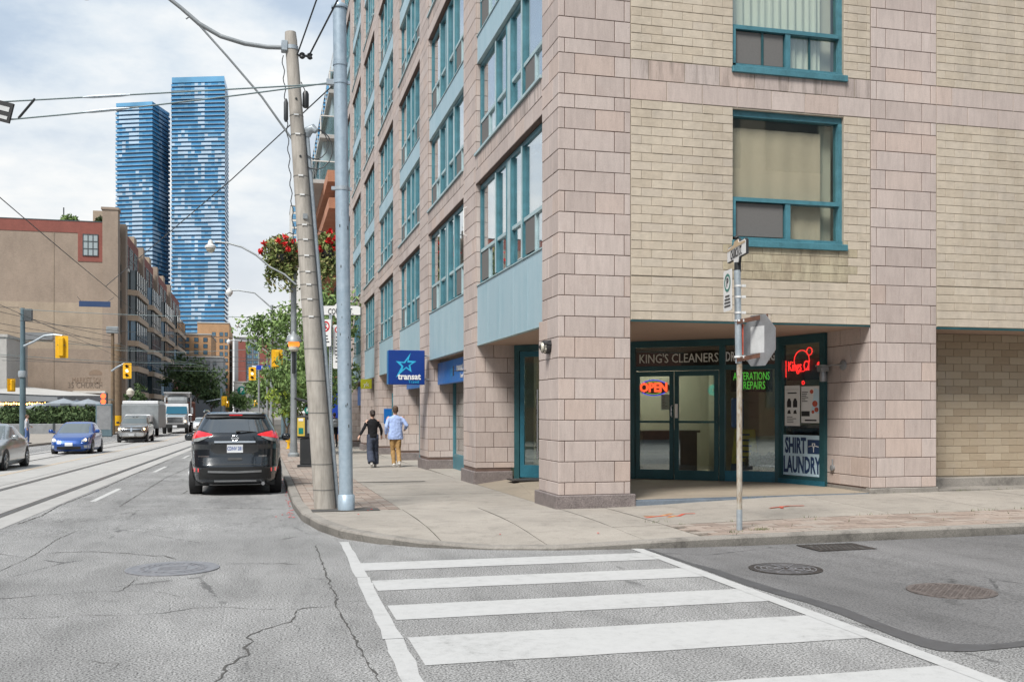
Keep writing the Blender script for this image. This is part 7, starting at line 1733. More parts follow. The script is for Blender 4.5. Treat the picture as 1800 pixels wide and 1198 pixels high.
q = at(181, 84); o = empty('info_pillar', (*q, zt_), 0, 'pale blue grey advertising pillar beside the slim brown signal pole', 'pillar'); t = MB(); t.box(-0.55, -0.2, 0, 0.75, 0.2, 2.75, ch=0.05); t.build('body', M['pole_teal'], o); t = MB(); t.box(-0.45, -0.215, 0.6, 0.65, -0.201, 2.6); t.build('panel', M['grey_metal'], o)
hs_ = at(167, 90); o = empty('overhead_sign', (*hs_, zat(539, 90)), 0, 'dark blue panel hung in the overhead wires before the brick wall', 'sign'); t = MB(); t.box(-1.35, 0, 0, 1.3, 0.08, 0.5, ch=0.01); t.build('panel', M['ink_navy'], o); t = MB(); t.tube([(-1.2, 0, 0.5), (-1.5, 0, 0.9)], 0.02, 4); t.tube([(1.1, 0, 0.5), (1.6, 0, 0.9)], 0.02, 4); t.build('hanger', M['wire'], o)
tree('street_tree', *at(338, 150), 11, 5.0, 51, 'broad dark green tree behind the white truck', 'foliage_dark', leaf=0.33, n=2600, z=-0.5)
tree('street_tree', *at(372, 190), 8, 3.6, 53, 'small dark tree beyond the broad one at the street end', 'foliage_dark', leaf=0.36, n=1300, z=-0.5)
tree('street_tree', *at(240, 118), 5.4, 1.3, 57, 'small round clipped tree before the brick block bays', 'foliage_dark', leaf=0.2, n=900, z=-0.5)
tree('street_tree', *at(470, 140), 8, 4.0, 59, 'pale green tree at the far end of the near pavement', 'foliage', leaf=0.3, n=1800, z=-0.5)
tree('street_tree', *at(418, 215), 6.5, 4.5, 63, 'leafy tree in front of the concrete car park', 'foliage', leaf=0.36, n=1200, z=-0.5)
gl = at(229, 112); o = empty('street_lamp', (*gl, -0.45), 0, 'small globe lamp before the brick block bays', 'street lamp'); t = MB(); t.tube([(0, 0, 0), (0, 0, 3.6)], 0.1, 6); t.build('post', M['pole_dark'], o); t = MB(); t.lathe([(0.1, 3.6), (0.42, 3.9), (0.42, 4.3), (0.15, 4.6), (0, 4.62)], n=10, cap=False); t.build('globe', M['lamp_glass'], o, sm=True)
paint('beige_stone', (0.50, 0.44, 0.35), 0.85, var=0.12, scale=0.5, space='pos')
# street walls behind the viewer and across, seen only in the glass
o = house('office_building', 'plain concrete office building across the side street, behind the viewer', 7, 46, -34, -9, 15, 'beige_stone', z0=0)
for f in range(4):
    for k in range(9):
        t = MB(); t.box(9 + k * 4, -9.0, 1.2 + f * 3.6, 11.8 + k * 4, -8.95, 3.5 + f * 3.6); t.build('window', M['far_glass'], o)
t = MB(); t.box(8, -8.4, 0.0, 20, -8.1, 0.6); tag(t.build('concrete_barrier', M['signal_yellow']), 'yellow painted concrete barrier across the side street, behind the viewer', 'barrier')
o = house('brick_row', 'brick street front across the main street, outside the view', -48, -23, -20, 48, 13, 'old_brick', z0=0)
for f in range(3):
    for k in range(11): win(o, -18 + k * 6, -15.6 + k * 6, 1.8 + f * 3.8, 4.2 + f * 3.8, -22.98, 2, 2, axis='+x')
# ------------------------------------------------------------------ vehicles
def carpaint(name, c, metal=0.3, rough=0.3):
    a = NT(name); n_ = a.noise(a.obj(), 2.0, 4, 0.6); M[name] = a.done(a.ramp(n_, (0.3, tuple(x * 0.93 for x in c)), (0.7, tuple(min(1, x * 1.05) for x in c))), rough, metal, 0.5, 1.0)
carpaint('paint_black', (0.012, 0.016, 0.021), 0.2, 0.22); carpaint('paint_blue', (0.012, 0.07, 0.30), 0.3); carpaint('paint_silver', (0.33, 0.35, 0.36), 0.6); carpaint('paint_grey', (0.12, 0.125, 0.13), 0.4); carpaint('paint_pewter', (0.20, 0.185, 0.165), 0.5); carpaint('paint_white', (0.62, 0.63, 0.64), 0.0, 0.35)
paint('trim_black', (0.018, 0.019, 0.02), 0.6, var=0.15, scale=8); paint('rubber', (0.02, 0.02, 0.021), 0.85, var=0.2, scale=9); paint('chrome', (0.62, 0.64, 0.66), 0.18, 0.95, var=0.05); paint('alloy', (0.32, 0.33, 0.34), 0.35, 0.7)
a = NT('car_glass'); a.b.inputs['IOR'].default_value = 2.1; M['car_glass'] = a.done((0.012, 0.016, 0.018), 0.03, 0, 0.9)
a = NT('car_glass_pale'); M['car_glass_pale'] = a.done((0.10, 0.12, 0.125), 0.05, 0, 0.9)
a = NT('tail_red'); n_ = a.noise(a.obj(), 30, 2, 0.5); M['tail_red'] = a.done(a.ramp(n_, (0.3, (0.40, 0.008, 0.015)), (0.7, (0.60, 0.02, 0.03))), 0.12, 0, 0.6, 0.6); M['tail_red'].node_tree.nodes['Principled BSDF'].inputs['Emission Color'].default_value = (1, 0.02, 0.02, 1); M['tail_red'].node_tree.nodes['Principled BSDF'].inputs['Emission Strength'].default_value = 0.12
paint('tail_clear', (0.28, 0.30, 0.30), 0.12, var=0.3, scale=20, coat=0.6); paint('head_clear', (0.45, 0.47, 0.48), 0.1, var=0.3, scale=16, coat=0.8); emit('head_glow', (1.0, 0.72, 0.38), 1.6); paint('plate_white', (0.62, 0.64, 0.66), 0.45, var=0.03); paint('plate_blue', (0.03, 0.08, 0.30), 0.5); paint('amber', (0.6, 0.22, 0.02), 0.3)

def prof(P, z):
    for i in range(len(P) - 1):
        if P[i][0] <= z <= P[i + 1][0]:
            t_ = (z - P[i][0]) / (P[i + 1][0] - P[i][0]); return [lerp(P[i][k], P[i + 1][k], t_) for k in range(4)]
    return P[0] if z < P[0][0] else P[-1]
def endy(P, x, z, front, n=5.0):
    _, yr, yf, w_ = prof(P, z); yc, L = (yr + yf) / 2, (yf - yr) / 2; k = max(0.0, 1 - abs(x / w_) ** n) ** (1 / n)
    return yc + L * k if front else yc - L * k
def car_body(root, P, mt, glass_z, side_win, gmat='car_glass', n=5.0, tint_front=0.80, tint_rear=0.72):
    zs = sorted({round(p[0], 3) for p in P} | {round(glass_z[0], 3), round(glass_z[1], 3)} | {round(lerp(P[0][0], P[-1][0], k / 22), 3) for k in range(23)}); N = 64; rings = []
    for z in zs:
        _, yr, yf, w_ = prof(P, z); yc, L = (yr + yf) / 2, (yf - yr) / 2; rg = []
        for j in range(N):
            a_ = 2 * math.pi * (j + 0.5) / N; c, s = math.cos(a_), math.sin(a_)
            rg.append((w_ * math.copysign(abs(c) ** (2 / n), c), yc + L * math.copysign(abs(s) ** (2 / n), s), z))
        rings.append(rg)
    t = MB(); t.loft(rings); o = t.build('body', M[mt], root, sm=True, angle=50)
    def shell(x0f, ya, yb, front, name, mat_, off=0.006, z0=glass_z[0], z1=glass_z[1]):
        t = MB(); nz, nx = 6, 14
        rows = []
        for k in range(nz + 1):
            z = lerp(z0, z1, k / nz); w_ = prof(P, z)[3] * x0f; rows.append([(lerp(-w_, w_, i / nx), endy(P, lerp(-w_, w_, i / nx), z, front, n) + (off if front else -off), z + 0.001) for i in range(nx + 1)])
        for k in range(nz):
            for i in range(nx): t.face([rows[k][i], rows[k][i + 1], rows[k + 1][i + 1], rows[k + 1][i]])
        return t.build(name, M[mat_], root, sm=True)
    if tint_front: shell(tint_front, 0, 0, True, 'windscreen', gmat)
    if tint_rear: shell(tint_rear, 0, 0, False, 'rear_window', gmat)
    for sx in (1, -1):
        for (ya, yb, yc2, yd) in side_win:       # bottom from ya to yb, top from yc2 to yd
            t = MB(); q = []
            for z, y0, y1 in ((glass_z[0] + 0.02, ya, yb), (glass_z[1] - 0.03, yc2, yd)):
                for y in (y0, y1):
                    _, yr, yf, w_ = prof(P, z); c_, L = (yr + yf) / 2, (yf - yr) / 2; q.append((sx * (w_ * max(0.0, 1 - abs((y - c_) / L) ** n) ** (1 / n) + 0.006), y, z))
            t.face([q[0], q[1], q[3], q[2]]); t.build('side_window', M['car_glass'], root, fix=False)
    return o
def wheel(root, x, y, r_=0.34, w_=0.23, rim='alloy'):
    sx = 1 if x > 0 else -1; t = MB(); t.lathe([(r_ * 0.62, -w_ / 2), (r_ * 0.93, -w_ / 2), (r_, -w_ / 2 + 0.035), (r_, w_ / 2 - 0.035), (r_ * 0.93, w_ / 2), (r_ * 0.62, w_ / 2)], n=28, axis='x'); o = t.build('wheel', M['rubber'], root, sm=True); o.location = (x, y, r_ - 0.005)
    t = MB(); t.lathe([(r_ * 0.64, 0.0), (r_ * 0.62, sx * 0.02), (r_ * 0.55, sx * 0.0), (r_ * 0.1, sx * 0.005), (0, sx * 0.02)], (sx * w_ / 2 * 0.97, 0, 0), 24, axis='x', cap=False)
    for k in range(5):
        a_ = k * 1.2566; t.obox((sx * (w_ / 2 + 0.005), math.cos(a_) * r_ * 0.32, math.sin(a_) * r_ * 0.32), (0, math.cos(a_), math.sin(a_)), (0, -math.sin(a_), math.cos(a_)), (1, 0, 0), r_ * 0.28, r_ * 0.09, 0.012)
    t.build('rim', M[rim], o, sm=True)
    return o
def arch(root, P, y, r_=0.40, mt='trim_black', z=0.335):
    for sx in (1, -1):
        t = MB(); n = 20; pts = []
        for k in range(n + 1):
            a_ = math.pi * k / n - 0.12 * (1 - 2 * k / n); pts.append((y + r_ * math.cos(a_), z + r_ * math.sin(a_)))
        def sxp(yy, zz):
            _, yr, yf, w_ = prof(P, max(P[0][0], zz)); c_, L = (yr + yf) / 2, (yf - yr) / 2; return sx * (w_ * max(0.0, 1 - abs((yy - c_) / L) ** 5) ** 0.2 + 0.008)
        for k in range(n): t.face([(sxp(*pts[k]), *pts[k]), (sxp(*pts[k + 1]), *pts[k + 1]), (sxp(y, z), y, max(0.2, z - 0.1))])
        t.build('wheel_arch', M[mt], root, fix=False)
def patch(root, name, P, mt, xs, lo, hi, front, off=0.012, nz=3, n=5.0):
    """piece that follows the curved front or rear of a body"""
    t = MB(); rows = []; s = 1 if front else -1
    for k in range(nz + 1):
        rows.append([(x, endy(P, x, lerp(l, h_, k / nz), front, n) + s * off, lerp(l, h_, k / nz)) for x, l, h_ in zip(xs, lo, hi)])
    m_ = len(xs)
    for k in range(nz):
        for i in range(m_ - 1): t.face([rows[k][i], rows[k][i + 1], rows[k + 1][i + 1], rows[k + 1][i]])
    per = [rows[0][i] for i in range(m_)] + [rows[k][-1] for k in range(1, nz + 1)] + [rows[-1][i] for i in range(m_ - 2, -1, -1)] + [rows[k][0] for k in range(nz - 1, 0, -1)]
    for i in range(len(per)):
        a_, b_ = per[i], per[(i + 1) % len(per)]; t.face([a_, b_, (b_[0], b_[1] - s * (off + 0.03), b_[2]), (a_[0], a_[1] - s * (off + 0.03), a_[2])])
    return t.build(name, M[mt], root, sm=True)
def lin_(a_, b_, n): return [lerp(a_, b_, k / (n - 1)) for k in range(n)]
def mirrors(root, y, z, w_, mt):
    for sx in (1, -1): t = MB(); t.box(min(sx * (w_ + 0.04), sx * (w_ + 0.24)), y, z, max(sx * (w_ + 0.04), sx * (w_ + 0.24)), y + 0.12, z + 0.16, ch=0.04); t.box(min(sx * (w_ - 0.05), sx * (w_ + 0.06)), y + 0.03, z + 0.02, max(sx * (w_ - 0.05), sx * (w_ + 0.06)), y + 0.09, z + 0.07); t.build('mirror', M[mt], root, sm=True)

# black sport utility seen from behind
rx, ry = -0.545, 20.72
rg = empty('parked_car', (rx, ry, gz(rx, ry + 2)), 0, 'black sport utility car seen from behind, standing at the kerb', 'car')
rg.rotation_euler = (-0.0095, 0, 0)
P = [(0.24, 0.22, 4.45, 0.80), (0.30, 0.06, 4.60, 0.865), (0.45, 0.02, 4.66, 0.895), (0.60, 0.0, 4.66, 0.905), (0.66, 0.03, 4.65, 0.91), (0.80, 0.09, 4.60, 0.915), (0.95, 0.11, 4.40, 0.912), (1.05, 0.10, 3.95, 0.905), (1.12, 0.11, 3.55, 0.895), (1.22, 0.14, 3.35, 0.865), (1.36, 0.24, 3.05, 0.80), (1.50, 0.34, 2.80, 0.725), (1.62, 0.42, 2.50, 0.655), (1.665, 0.40, 2.38, 0.63), (1.70, 0.55, 2.2, 0.58), (1.715, 0.9, 1.9, 0.42)]
car_body(rg, P, 'paint_black', (1.22, 1.60), [(0.62, 1.15, 0.80, 1.18), (1.22, 2.15, 1.26, 1.95), (2.22, 3.05, 2.0, 2.45)], tint_rear=0)
X = lin_(-0.66, 0.66, 17); patch(rg, 'rear_window', P, 'car_glass', X, [1.285 + 0.09 * max(0, abs(x) - 0.45) ** 1.2 / 0.2 for x in X], [1.60 - 0.02 * abs(x) - (max(0, abs(x) - 0.50) * 1.55) for x in X], False, 0.006, 6)
X = lin_(-0.60, 0.60, 13); patch(rg, 'spoiler', P, 'trim_black', X, [1.605 - 0.03 * abs(x) for x in X], [1.665 - 0.04 * abs(x) for x in X], False, 0.05)
X = lin_(-0.12, 0.14, 5); patch(rg, 'brake_light', P, 'tail_red', X, [1.632] * 5, [1.655] * 5, False, 0.06)
for s in (-1, 1):
    xs_ = [s * q for q in (0.865, 0.84, 0.80, 0.72, 0.60, 0.50, 0.44)]; xs2 = xs_ if s < 0 else xs_
    lo = [1.165, 1.165, 1.175, 1.19, 1.21, 1.225, 1.245]; hi = [1.22, 1.27, 1.315, 1.33, 1.30, 1.275, 1.255]
    patch(rg, 'tail_light', P, 'tail_red', xs_, lo, hi, False, 0.02)
    patch(rg, 'reverse_light', P, 'tail_clear', [s * q for q in (0.80, 0.72, 0.62, 0.52)], [1.105, 1.115, 1.15, 1.20], [1.165, 1.185, 1.205, 1.222], False, 0.016)
    patch(rg, 'reflector', P, 'tail_red', [s * q for q in (0.86, 0.80, 0.70)], [0.50] * 3, [0.575] * 3, False, 0.014)
    t = MB(); t.tube([(s * 0.63, 0.7, 1.715), (s * 0.62, 0.95, 1.745), (s * 0.61, 2.0, 1.75), (s * 0.6, 2.4, 1.70)], 0.018, 6); t.build('roof_rail', M['chrome'], rg, sm=True)
X = lin_(-0.40, 0.40, 9); patch(rg, 'chrome_bar', P, 'chrome', X, [1.085] * 9, [1.118] * 9, False, 0.022)
X = lin_(-0.46, 0.46, 9); patch(rg, 'plate_recess', P, 'trim_black', X, [0.87 + 0.10 * max(0, abs(x) - 0.36) * 4 for x in X], [1.07] * 9, False, 0.003)
X = lin_(-0.155, 0.155, 3); patch(rg, 'number_plate', P, 'plate_white', X, [0.885] * 3, [1.045] * 3, False, 0.014)
text('plate_number', 'CDNV 281', M['plate_blue'], (0, endy(P, 0, 0.965, False) - 0.017, 0.965), 0.10, 0, rg, 0.001, 0.66, 0.002)
t = MB(); c = (0.0, endy(P, 0, 1.18, False) - 0.022, 1.175); t.tube([(c[0] + 0.06 * math.cos(k * 0.314), c[1], c[2] + 0.055 * math.sin(k * 0.314)) for k in range(21)], 0.011, 6); t.box(-0.075, c[1] - 0.012, c[2] - 0.014, 0.075, c[1] + 0.01, c[2] + 0.014); t.build('badge', M['chrome'], rg, sm=True)
X = lin_(-0.80, 0.80, 15); patch(rg, 'bumper_cladding', P, 'trim_black', X, [0.27] * 15, [0.60 - 0.10 * max(0, abs(x) - 0.55) / 0.25 for x in X], False, 0.016)
X = lin_(-0.52, 0.52, 11); patch(rg, 'skid_strip', P, 'alloy', X, [0.475 + 0.03 * abs(x) for x in X], [0.515 + 0.03 * abs(x) for x in X], False, 0.03)
X = lin_(-0.40, 0.42, 9); patch(rg, 'diffuser_strip', P, 'alloy', X, [0.30] * 9, [0.335] * 9, False, 0.026)
X = lin_(-0.14, 0.14, 5); patch(rg, 'hatch_grip', P, 'trim_black', X, [0.735] * 5, [0.785] * 5, False, 0.012)
X = lin_(-0.72, 0.72, 15); patch(rg, 'hatch_seam', P, 'trim_black', X, [0.645 + 0.10 * max(0, abs(x) - 0.5) / 0.2 for x in X], [0.655 + 0.10 * max(0, abs(x) - 0.5) / 0.2 for x in X], False, 0.004, 1)
for x0, x1, z in ((-0.72, -0.50, 0.80), (0.46, 0.62, 0.80)):
    X = lin_(x0, x1, 5); patch(rg, 'name_badge', P, 'chrome', X, [z] * 5, [z + 0.028] * 5, False, 0.006, 1)
t = MB(); c = endy(P, 0, 1.30, False) - 0.03; t.tube([(0.02, c, 1.305), (0.12, c - 0.01, 1.315), (0.42, endy(P, 0.4, 1.31, False) - 0.012, 1.30)], [0.03, 0.014, 0.008], 6); t.build('wiper', M['trim_black'], rg, sm=True)
t = MB(); t.tube([(0.02, 0.9, 1.71), (0.02, 0.86, 1.755), (0.02, 0.80, 1.775)], [0.03, 0.02, 0.006], 6); t.build('antenna', M['trim_black'], rg, sm=True)
t = MB(); t.tube([(0.55, 0.15, 0.27), (0.55, 0.02, 0.26)], 0.035, 10); t.tube([(-0.5, 0.3, 0.25), (0.5, 0.3, 0.25)], 0.03, 6); t.build('exhaust', M['alloy'], rg, sm=True)
t = MB(); t.box(-0.78, 0.35, 0.22, 0.78, 4.2, 0.32); t.build('underbody', M['trim_black'], rg)
for x in (-0.80, 0.80):
    for y in (0.93, 3.65): wheel(rg, x, y, 0.36, 0.235)
arch(rg, P, 0.93, 0.43); arch(rg, P, 3.65, 0.43); mirrors(rg, 2.75, 1.08, 0.92, 'paint_black')

def front_set(root, P, w_, zl, grille, lights, plate, mt_g='trim_black', glow=True):
    x0, z0, z1 = grille; X = lin_(-x0, x0, 9); patch(root, 'grille', P, mt_g, X, [z0] * 9, [z1] * 9, True, 0.014)
    for s in (-1, 1):
        xs_ = [s * q for q in lights[0]]; patch(root, 'headlight', P, 'head_clear', xs_, lights[1], lights[2], True, 0.016)
    if glow:
        xg = lights[0][len(lights[0]) // 2]
        for s in (-1, 1):
            zc_ = (lights[1][1] + lights[2][1]) / 2; t = MB(); t.lathe([(0, 0.03), (0.05, 0.02), (0.06, 0)], (s * xg, endy(P, xg, zc_, True) + 0.012, zc_), 10, axis='y', cap=False); t.build('bulb', M['head_glow'], root, sm=True)
    if plate: X = lin_(-0.16, 0.16, 3); patch(root, 'number_plate', P, 'plate_white', X, [plate] * 3, [plate + 0.15] * 3, True, 0.03)
def car(name, x, y, label, P, mt, gz_, side, wb, w_, front, gm='car_glass_pale', extra=None, r_=0.32):
    o = empty(name, (x, y, gz(x, y)), math.pi, label, 'car'); car_body(o, P, mt, gz_, side, gm, tint_front=0.86)
    for sx in (-1, 1):
        for yy in wb: wheel(o, sx * (w_ - 0.11), yy, r_, 0.21)
    for yy in wb: arch(o, P, yy, r_ + 0.06, 'trim_black', r_)
    front(o, P); t = MB(); L = P[1][2]; t.box(-w_ + 0.12, 0.3, 0.16, w_ - 0.12, L - 0.3, 0.28); t.build('underbody', M['trim_black'], o); return o
PH = [(0.18, 0.15, 4.25, 0.80), (0.30, 0.03, 4.42, 0.86), (0.50, 0.0, 4.46, 0.875), (0.66, 0.02, 4.38, 0.88), (0.78, 0.04, 4.18, 0.88), (0.90, 0.06, 3.75, 0.87), (0.98, 0.08, 3.30, 0.85), (1.10, 0.20, 2.98, 0.80), (1.25, 0.50, 2.60, 0.73), (1.40, 0.95, 2.20, 0.65), (1.47, 1.3, 1.9, 0.56), (1.49, 1.5, 1.75, 0.3)]
def f_blue(o, P):
    front_set(o, P, 0.87, 0.7, (0.50, 0.26, 0.40), ([0.84, 0.78, 0.66, 0.52], [0.62, 0.60, 0.60, 0.62], [0.74, 0.78, 0.76, 0.68]), 0.42)
    for s in (-1, 1): patch(o, 'fog_light', P, 'head_clear', [s * q for q in (0.78, 0.70, 0.62)], [0.33] * 3, [0.45] * 3, True, 0.014)
    mirrors(o, 3.0, 0.98, 0.86, 'paint_blue')
bcar = car('car', -8.45, 52.6, 'small bright blue hatchback with lit headlights driving towards the viewer', PH, 'paint_blue', (0.98, 1.40), [(0.7, 1.7, 1.1, 1.75), (1.78, 2.85, 1.8, 2.3)], (0.75, 3.45), 0.87, f_blue)
PS = [(0.18, 0.2, 4.55, 0.80), (0.30, 0.03, 4.70, 0.88), (0.50, 0.0, 4.74, 0.90), (0.68, 0.02, 4.66, 0.90), (0.80, 0.05, 4.40, 0.895), (0.90, 0.12, 3.9, 0.88), (0.97, 0.55, 3.45, 0.86), (1.10, 0.95, 3.15, 0.80), (1.25, 1.25, 2.80, 0.73), (1.38, 1.6, 2.45, 0.66), (1.44, 1.85, 2.2, 0.56), (1.455, 1.95, 2.1, 0.3)]
def f_sed(mt):
    def f(o, P):
        front_set(o, P, 0.89, 0.7, (0.42, 0.42, 0.58), ([0.86, 0.80, 0.68, 0.54], [0.60, 0.58, 0.58, 0.60], [0.70, 0.72, 0.71, 0.68]), 0.34, glow=False); mirrors(o, 3.15, 0.95, 0.88, mt)
        X = lin_(-0.55, 0.55, 5); patch(o, 'tail_panel', P, 'tail_red', X, [0.68] * 5, [0.76] * 5, False, 0.008)
    return f
car('car', -8.5, 37.0, 'silver grey saloon cut by the picture edge, driving past the tracks'.replace('picture edge', 'edge of the view'), PS, 'paint_silver', (0.97, 1.38), [(1.15, 2.2, 1.55, 2.15), (2.28, 3.1, 2.2, 2.6)], (0.85, 3.7), 0.89, f_sed('paint_silver'))
PPk = [(0.35, 0.2, 5.45, 0.90), (0.50, 0.03, 5.62, 0.98), (0.70, 0.0, 5.66, 1.0), (0.95, 0.0, 5.62, 1.0), (1.10, 0.0, 5.50, 1.0), (1.18, 0.02, 5.2, 0.99), (1.26, 2.0, 4.2, 0.97), (1.32, 2.2, 4.05, 0.95), (1.50, 2.25, 3.80, 0.90), (1.70, 2.3, 3.5, 0.84), (1.84, 2.4, 3.2, 0.77), (1.90, 2.6, 3.0, 0.6), (1.91, 2.7, 2.9, 0.3)]
def f_pick(o, P):
    X = lin_(-0.62, 0.62, 9); patch(o, 'grille', P, 'trim_black', X, [0.78] * 9, [1.12] * 9, True, 0.014)
    X = lin_(-0.64, 0.64, 9); patch(o, 'grille_frame', P, 'chrome', X, [1.10] * 9, [1.15] * 9, True, 0.04); patch(o, 'grille_bar', P, 'chrome', X, [0.92] * 9, [0.97] * 9, True, 0.03)
    patch(o, 'grille_bar', P, 'chrome', [-0.06, 0, 0.06], [0.78] * 3, [1.12] * 3, True, 0.034)
    for s in (-1, 1):
        patch(o, 'headlight', P, 'head_clear', [s * q for q in (0.94, 0.85, 0.70)], [0.84, 0.80, 0.80], [1.06, 1.12, 1.10], True, 0.02)
        t = MB(); t.lathe([(0, 0.03), (0.06, 0.02), (0.08, 0)], (s * 0.80, endy(P, 0.8, 0.96, True) + 0.015, 0.96), 10, axis='y', cap=False); t.build('bulb', M['head_glow'], o, sm=True)
    X = lin_(-0.92, 0.92, 11); patch(o, 'bumper', P, 'chrome', X, [0.46] * 11, [0.72] * 11, True, 0.07)
    X = lin_(-0.17, 0.17, 3); patch(o, 'number_plate', P, 'plate_white', X, [0.50] * 3, [0.62] * 3, True, 0.09); mirrors(o, 3.75, 1.30, 0.97, 'trim_black')
pk = car('pickup_truck', -8.75, 78.2, 'pewter pickup truck with a broad dark grille and lit headlights', PPk, 'paint_pewter', (1.32, 1.84), [(2.4, 3.1, 2.5, 3.05), (3.15, 3.75, 3.1, 3.4)], (1.1, 4.7), 1.0, f_pick, r_=0.40)
pk['category'] = 'pickup truck'
wv = empty('box_van', (-10.1, 92.0, gz(-9, 92)), math.pi, 'grey box van with white roof almost hidden behind the pewter pickup', 'van')
t = MB(); t.box(-1.5, -4, 0.7, 1.5, 2.2, 2.75, ch=0.05); t.build('box', M['pole_grey'], wv); t = MB(); t.box(-1.45, -3.9, 2.75, 1.45, 2.1, 3.05, ch=0.06); t.build('roof', M['paint_white'], wv); t = MB(); t.box(-1.05, 2.2, 0.5, 1.05, 4.0, 1.9, ch=0.12); t.build('cab', M['paint_white'], wv)
t = MB(); t.box(-0.92, 4.0, 1.15, 0.92, 4.01, 1.8); t.build('windscreen', M['car_glass'], wv); 
for x in (-0.9, 0.9):
    for y in (-2.2, 3.2): wheel(wv, x, y, 0.42, 0.26)
# white dump truck
tk = empty('dump_truck', (-8.15, 104.2, gz(-8, 104)), math.pi, 'big white dump truck with blue windscreen and rusty red box', 'truck')
t = MB(); t.loft([[(-0.95, 2.2, 0.95), (0.95, 2.2, 0.95), (0.95, 2.2, 1.85), (-0.95, 2.2, 1.85)], [(-0.88, 4.1, 0.95), (0.88, 4.1, 0.95), (0.88, 4.1, 1.65), (-0.88, 4.1, 1.65)]]); t.build('bonnet', M['paint_white'], tk)
t = MB(); t.loft([[(-1.12, 0.6, 0.8), (1.12, 0.6, 0.8), (1.08, 0.6, 2.95), (-1.08, 0.6, 2.95)], [(-1.12, 2.3, 0.8), (1.12, 2.3, 0.8), (1.04, 1.9, 2.9), (-1.04, 1.9, 2.9)]]); t.build('cab', M['paint_white'], tk)
a = NT('truck_glass'); M['truck_glass'] = a.done((0.01, 0.10, 0.16), 0.05, 0, 0.8)
t = MB(); t.mesh([(-0.98, 2.27, 1.9), (0.98, 2.27, 1.9), (0.93, 2.02, 2.62), (-0.93, 2.02, 2.62)], [(0, 1, 2, 3)]); t.build('windscreen', M['truck_glass'], tk, fix=False)
t = MB(); t.box(-0.72, 4.1, 1.05, 0.72, 4.14, 1.6, ch=0.01); t.build('grille', M['chrome'], tk)
for k in range(4): t = MB(); t.box(-0.66, 4.14, 1.1 + k * 0.12, 0.66, 4.15, 1.15 + k * 0.12); t.build('grille_bar', M['trim_black'], tk)
t = MB(); t.box(-1.2, 3.9, 0.55, 1.2, 4.25, 0.92, ch=0.05); t.build('bumper', M['trim_black'], tk)
t = MB(); t.box(-0.2, 4.25, 0.62, 0.2, 4.26, 0.82); t.build('number_plate', M['plate_white'], tk)
for s in (-1, 1):
    t = MB(); t.box(min(s * 0.76, s * 1.1), 3.7, 1.0, max(s * 0.76, s * 1.1), 4.12, 1.35, ch=0.04); hl = t.build('headlight', M['head_clear'], tk); t = MB(); t.lathe([(0, 0.03), (0.09, 0)], (s * 0.93, 4.125, 1.18), 10, axis='y', cap=False); t.build('bulb', M['head_glow'], hl)
    t = MB(); t.tube([(s * 1.1, 2.0, 1.8), (s * 1.45, 2.1, 1.8), (s * 1.45, 2.1, 2.6)], 0.03, 6); t.box(min(s * 1.36, s * 1.54), 2.05, 1.9, max(s * 1.36, s * 1.54), 2.15, 2.5, ch=0.02); t.build('mirror', M['chrome'], tk)
    t = MB(); t.box(min(s * 0.9, s * 1.2), 2.6, 0.75, max(s * 0.9, s * 1.2), 3.9, 1.25, ch=0.08); t.build('mudguard', M['paint_white'], tk)
    for y in (3.25, -1.6, -3.0): wheel(tk, s * 1.02, y, 0.52, 0.3, 'alloy')
t = MB(); t.box(-1.0, -4.6, 0.6, 1.0, 3.6, 0.85); t.build('chassis', M['trim_black'], tk)
t = MB(); t.box(-1.25, -5.0, 1.15, 1.25, 0.5, 3.1, ch=0.03)
for k in range(6): t.box(-1.31, -4.8 + k * 1.02, 1.2, 1.31, -4.66 + k * 1.02, 3.05)
paint('rust_red', (0.26, 0.12, 0.09), 0.8, var=0.3, scale=3); t.build('dump_box', M['rust_red'], tk)
t = MB()
for s in (-1, 1): t.box(s * 1.22 - 0.05, 0.5, 1.2, s * 1.22 + 0.05, 0.62, 4.0)
t.box(-1.27, 0.5, 3.5, 1.27, 0.62, 4.0, ch=0.02); t.box(-1.27, 0.3, 3.95, 1.27, 1.5, 4.02); t.build('headboard', M['paint_white'], tk)
t = MB(); t.lathe([(0.45, -0.9), (0.5, -0.6), (0.5, 0.6), (0.45, 0.9)], (0, 0.9, 3.25), 12, axis='x'); t.build('tarp_roll', M['pole_grey'], tk)
car('car', -6.6, 118, 'light coloured car farther back between the dump truck and the black car', PS, 'paint_white', (0.97, 1.38), [(1.15, 2.2, 1.55, 2.15), (2.28, 3.1, 2.2, 2.6)], (0.85, 3.7), 0.89, f_sed('paint_white'))
# ------------------------------------------------------------------ people
def skin_mat(name, c): 
    a = NT(name); a.b.inputs['Subsurface Weight'].default_value = 0.08; a.b.inputs['Subsurface Radius'].default_value = (0.02, 0.01, 0.005); M[name] = a.done(c, 0.5)
skin_mat('skin', (0.50, 0.30, 0.22)); skin_mat('skin_tan', (0.42, 0.24, 0.16))
def cloth(name, c, sc_=6):
    a = NT(name); v = a.obj(); n_ = a.noise(a.mapping(v, (1, 1, 0.45)), sc_, 5, 0.6); f_ = a.noise(v, 150, 2, 0.5)
    col = a.ramp(n_, (0.3, tuple(x * 0.8 for x in c)), (0.7, tuple(min(1, x * 1.12) for x in c))); a.bump(n_, 0.35, 0.03); M[name] = a.done(col, 0.9, 0, 0.2)
cloth('cloth_black', (0.014, 0.014, 0.016)); cloth('cloth_denim', (0.055, 0.065, 0.095)); cloth('cloth_blue', (0.34, 0.44, 0.70)); cloth('cloth_tan', (0.36, 0.225, 0.095)); cloth('cloth_grey', (0.42, 0.44, 0.48)); cloth('cloth_mid', (0.10, 0.16, 0.34))
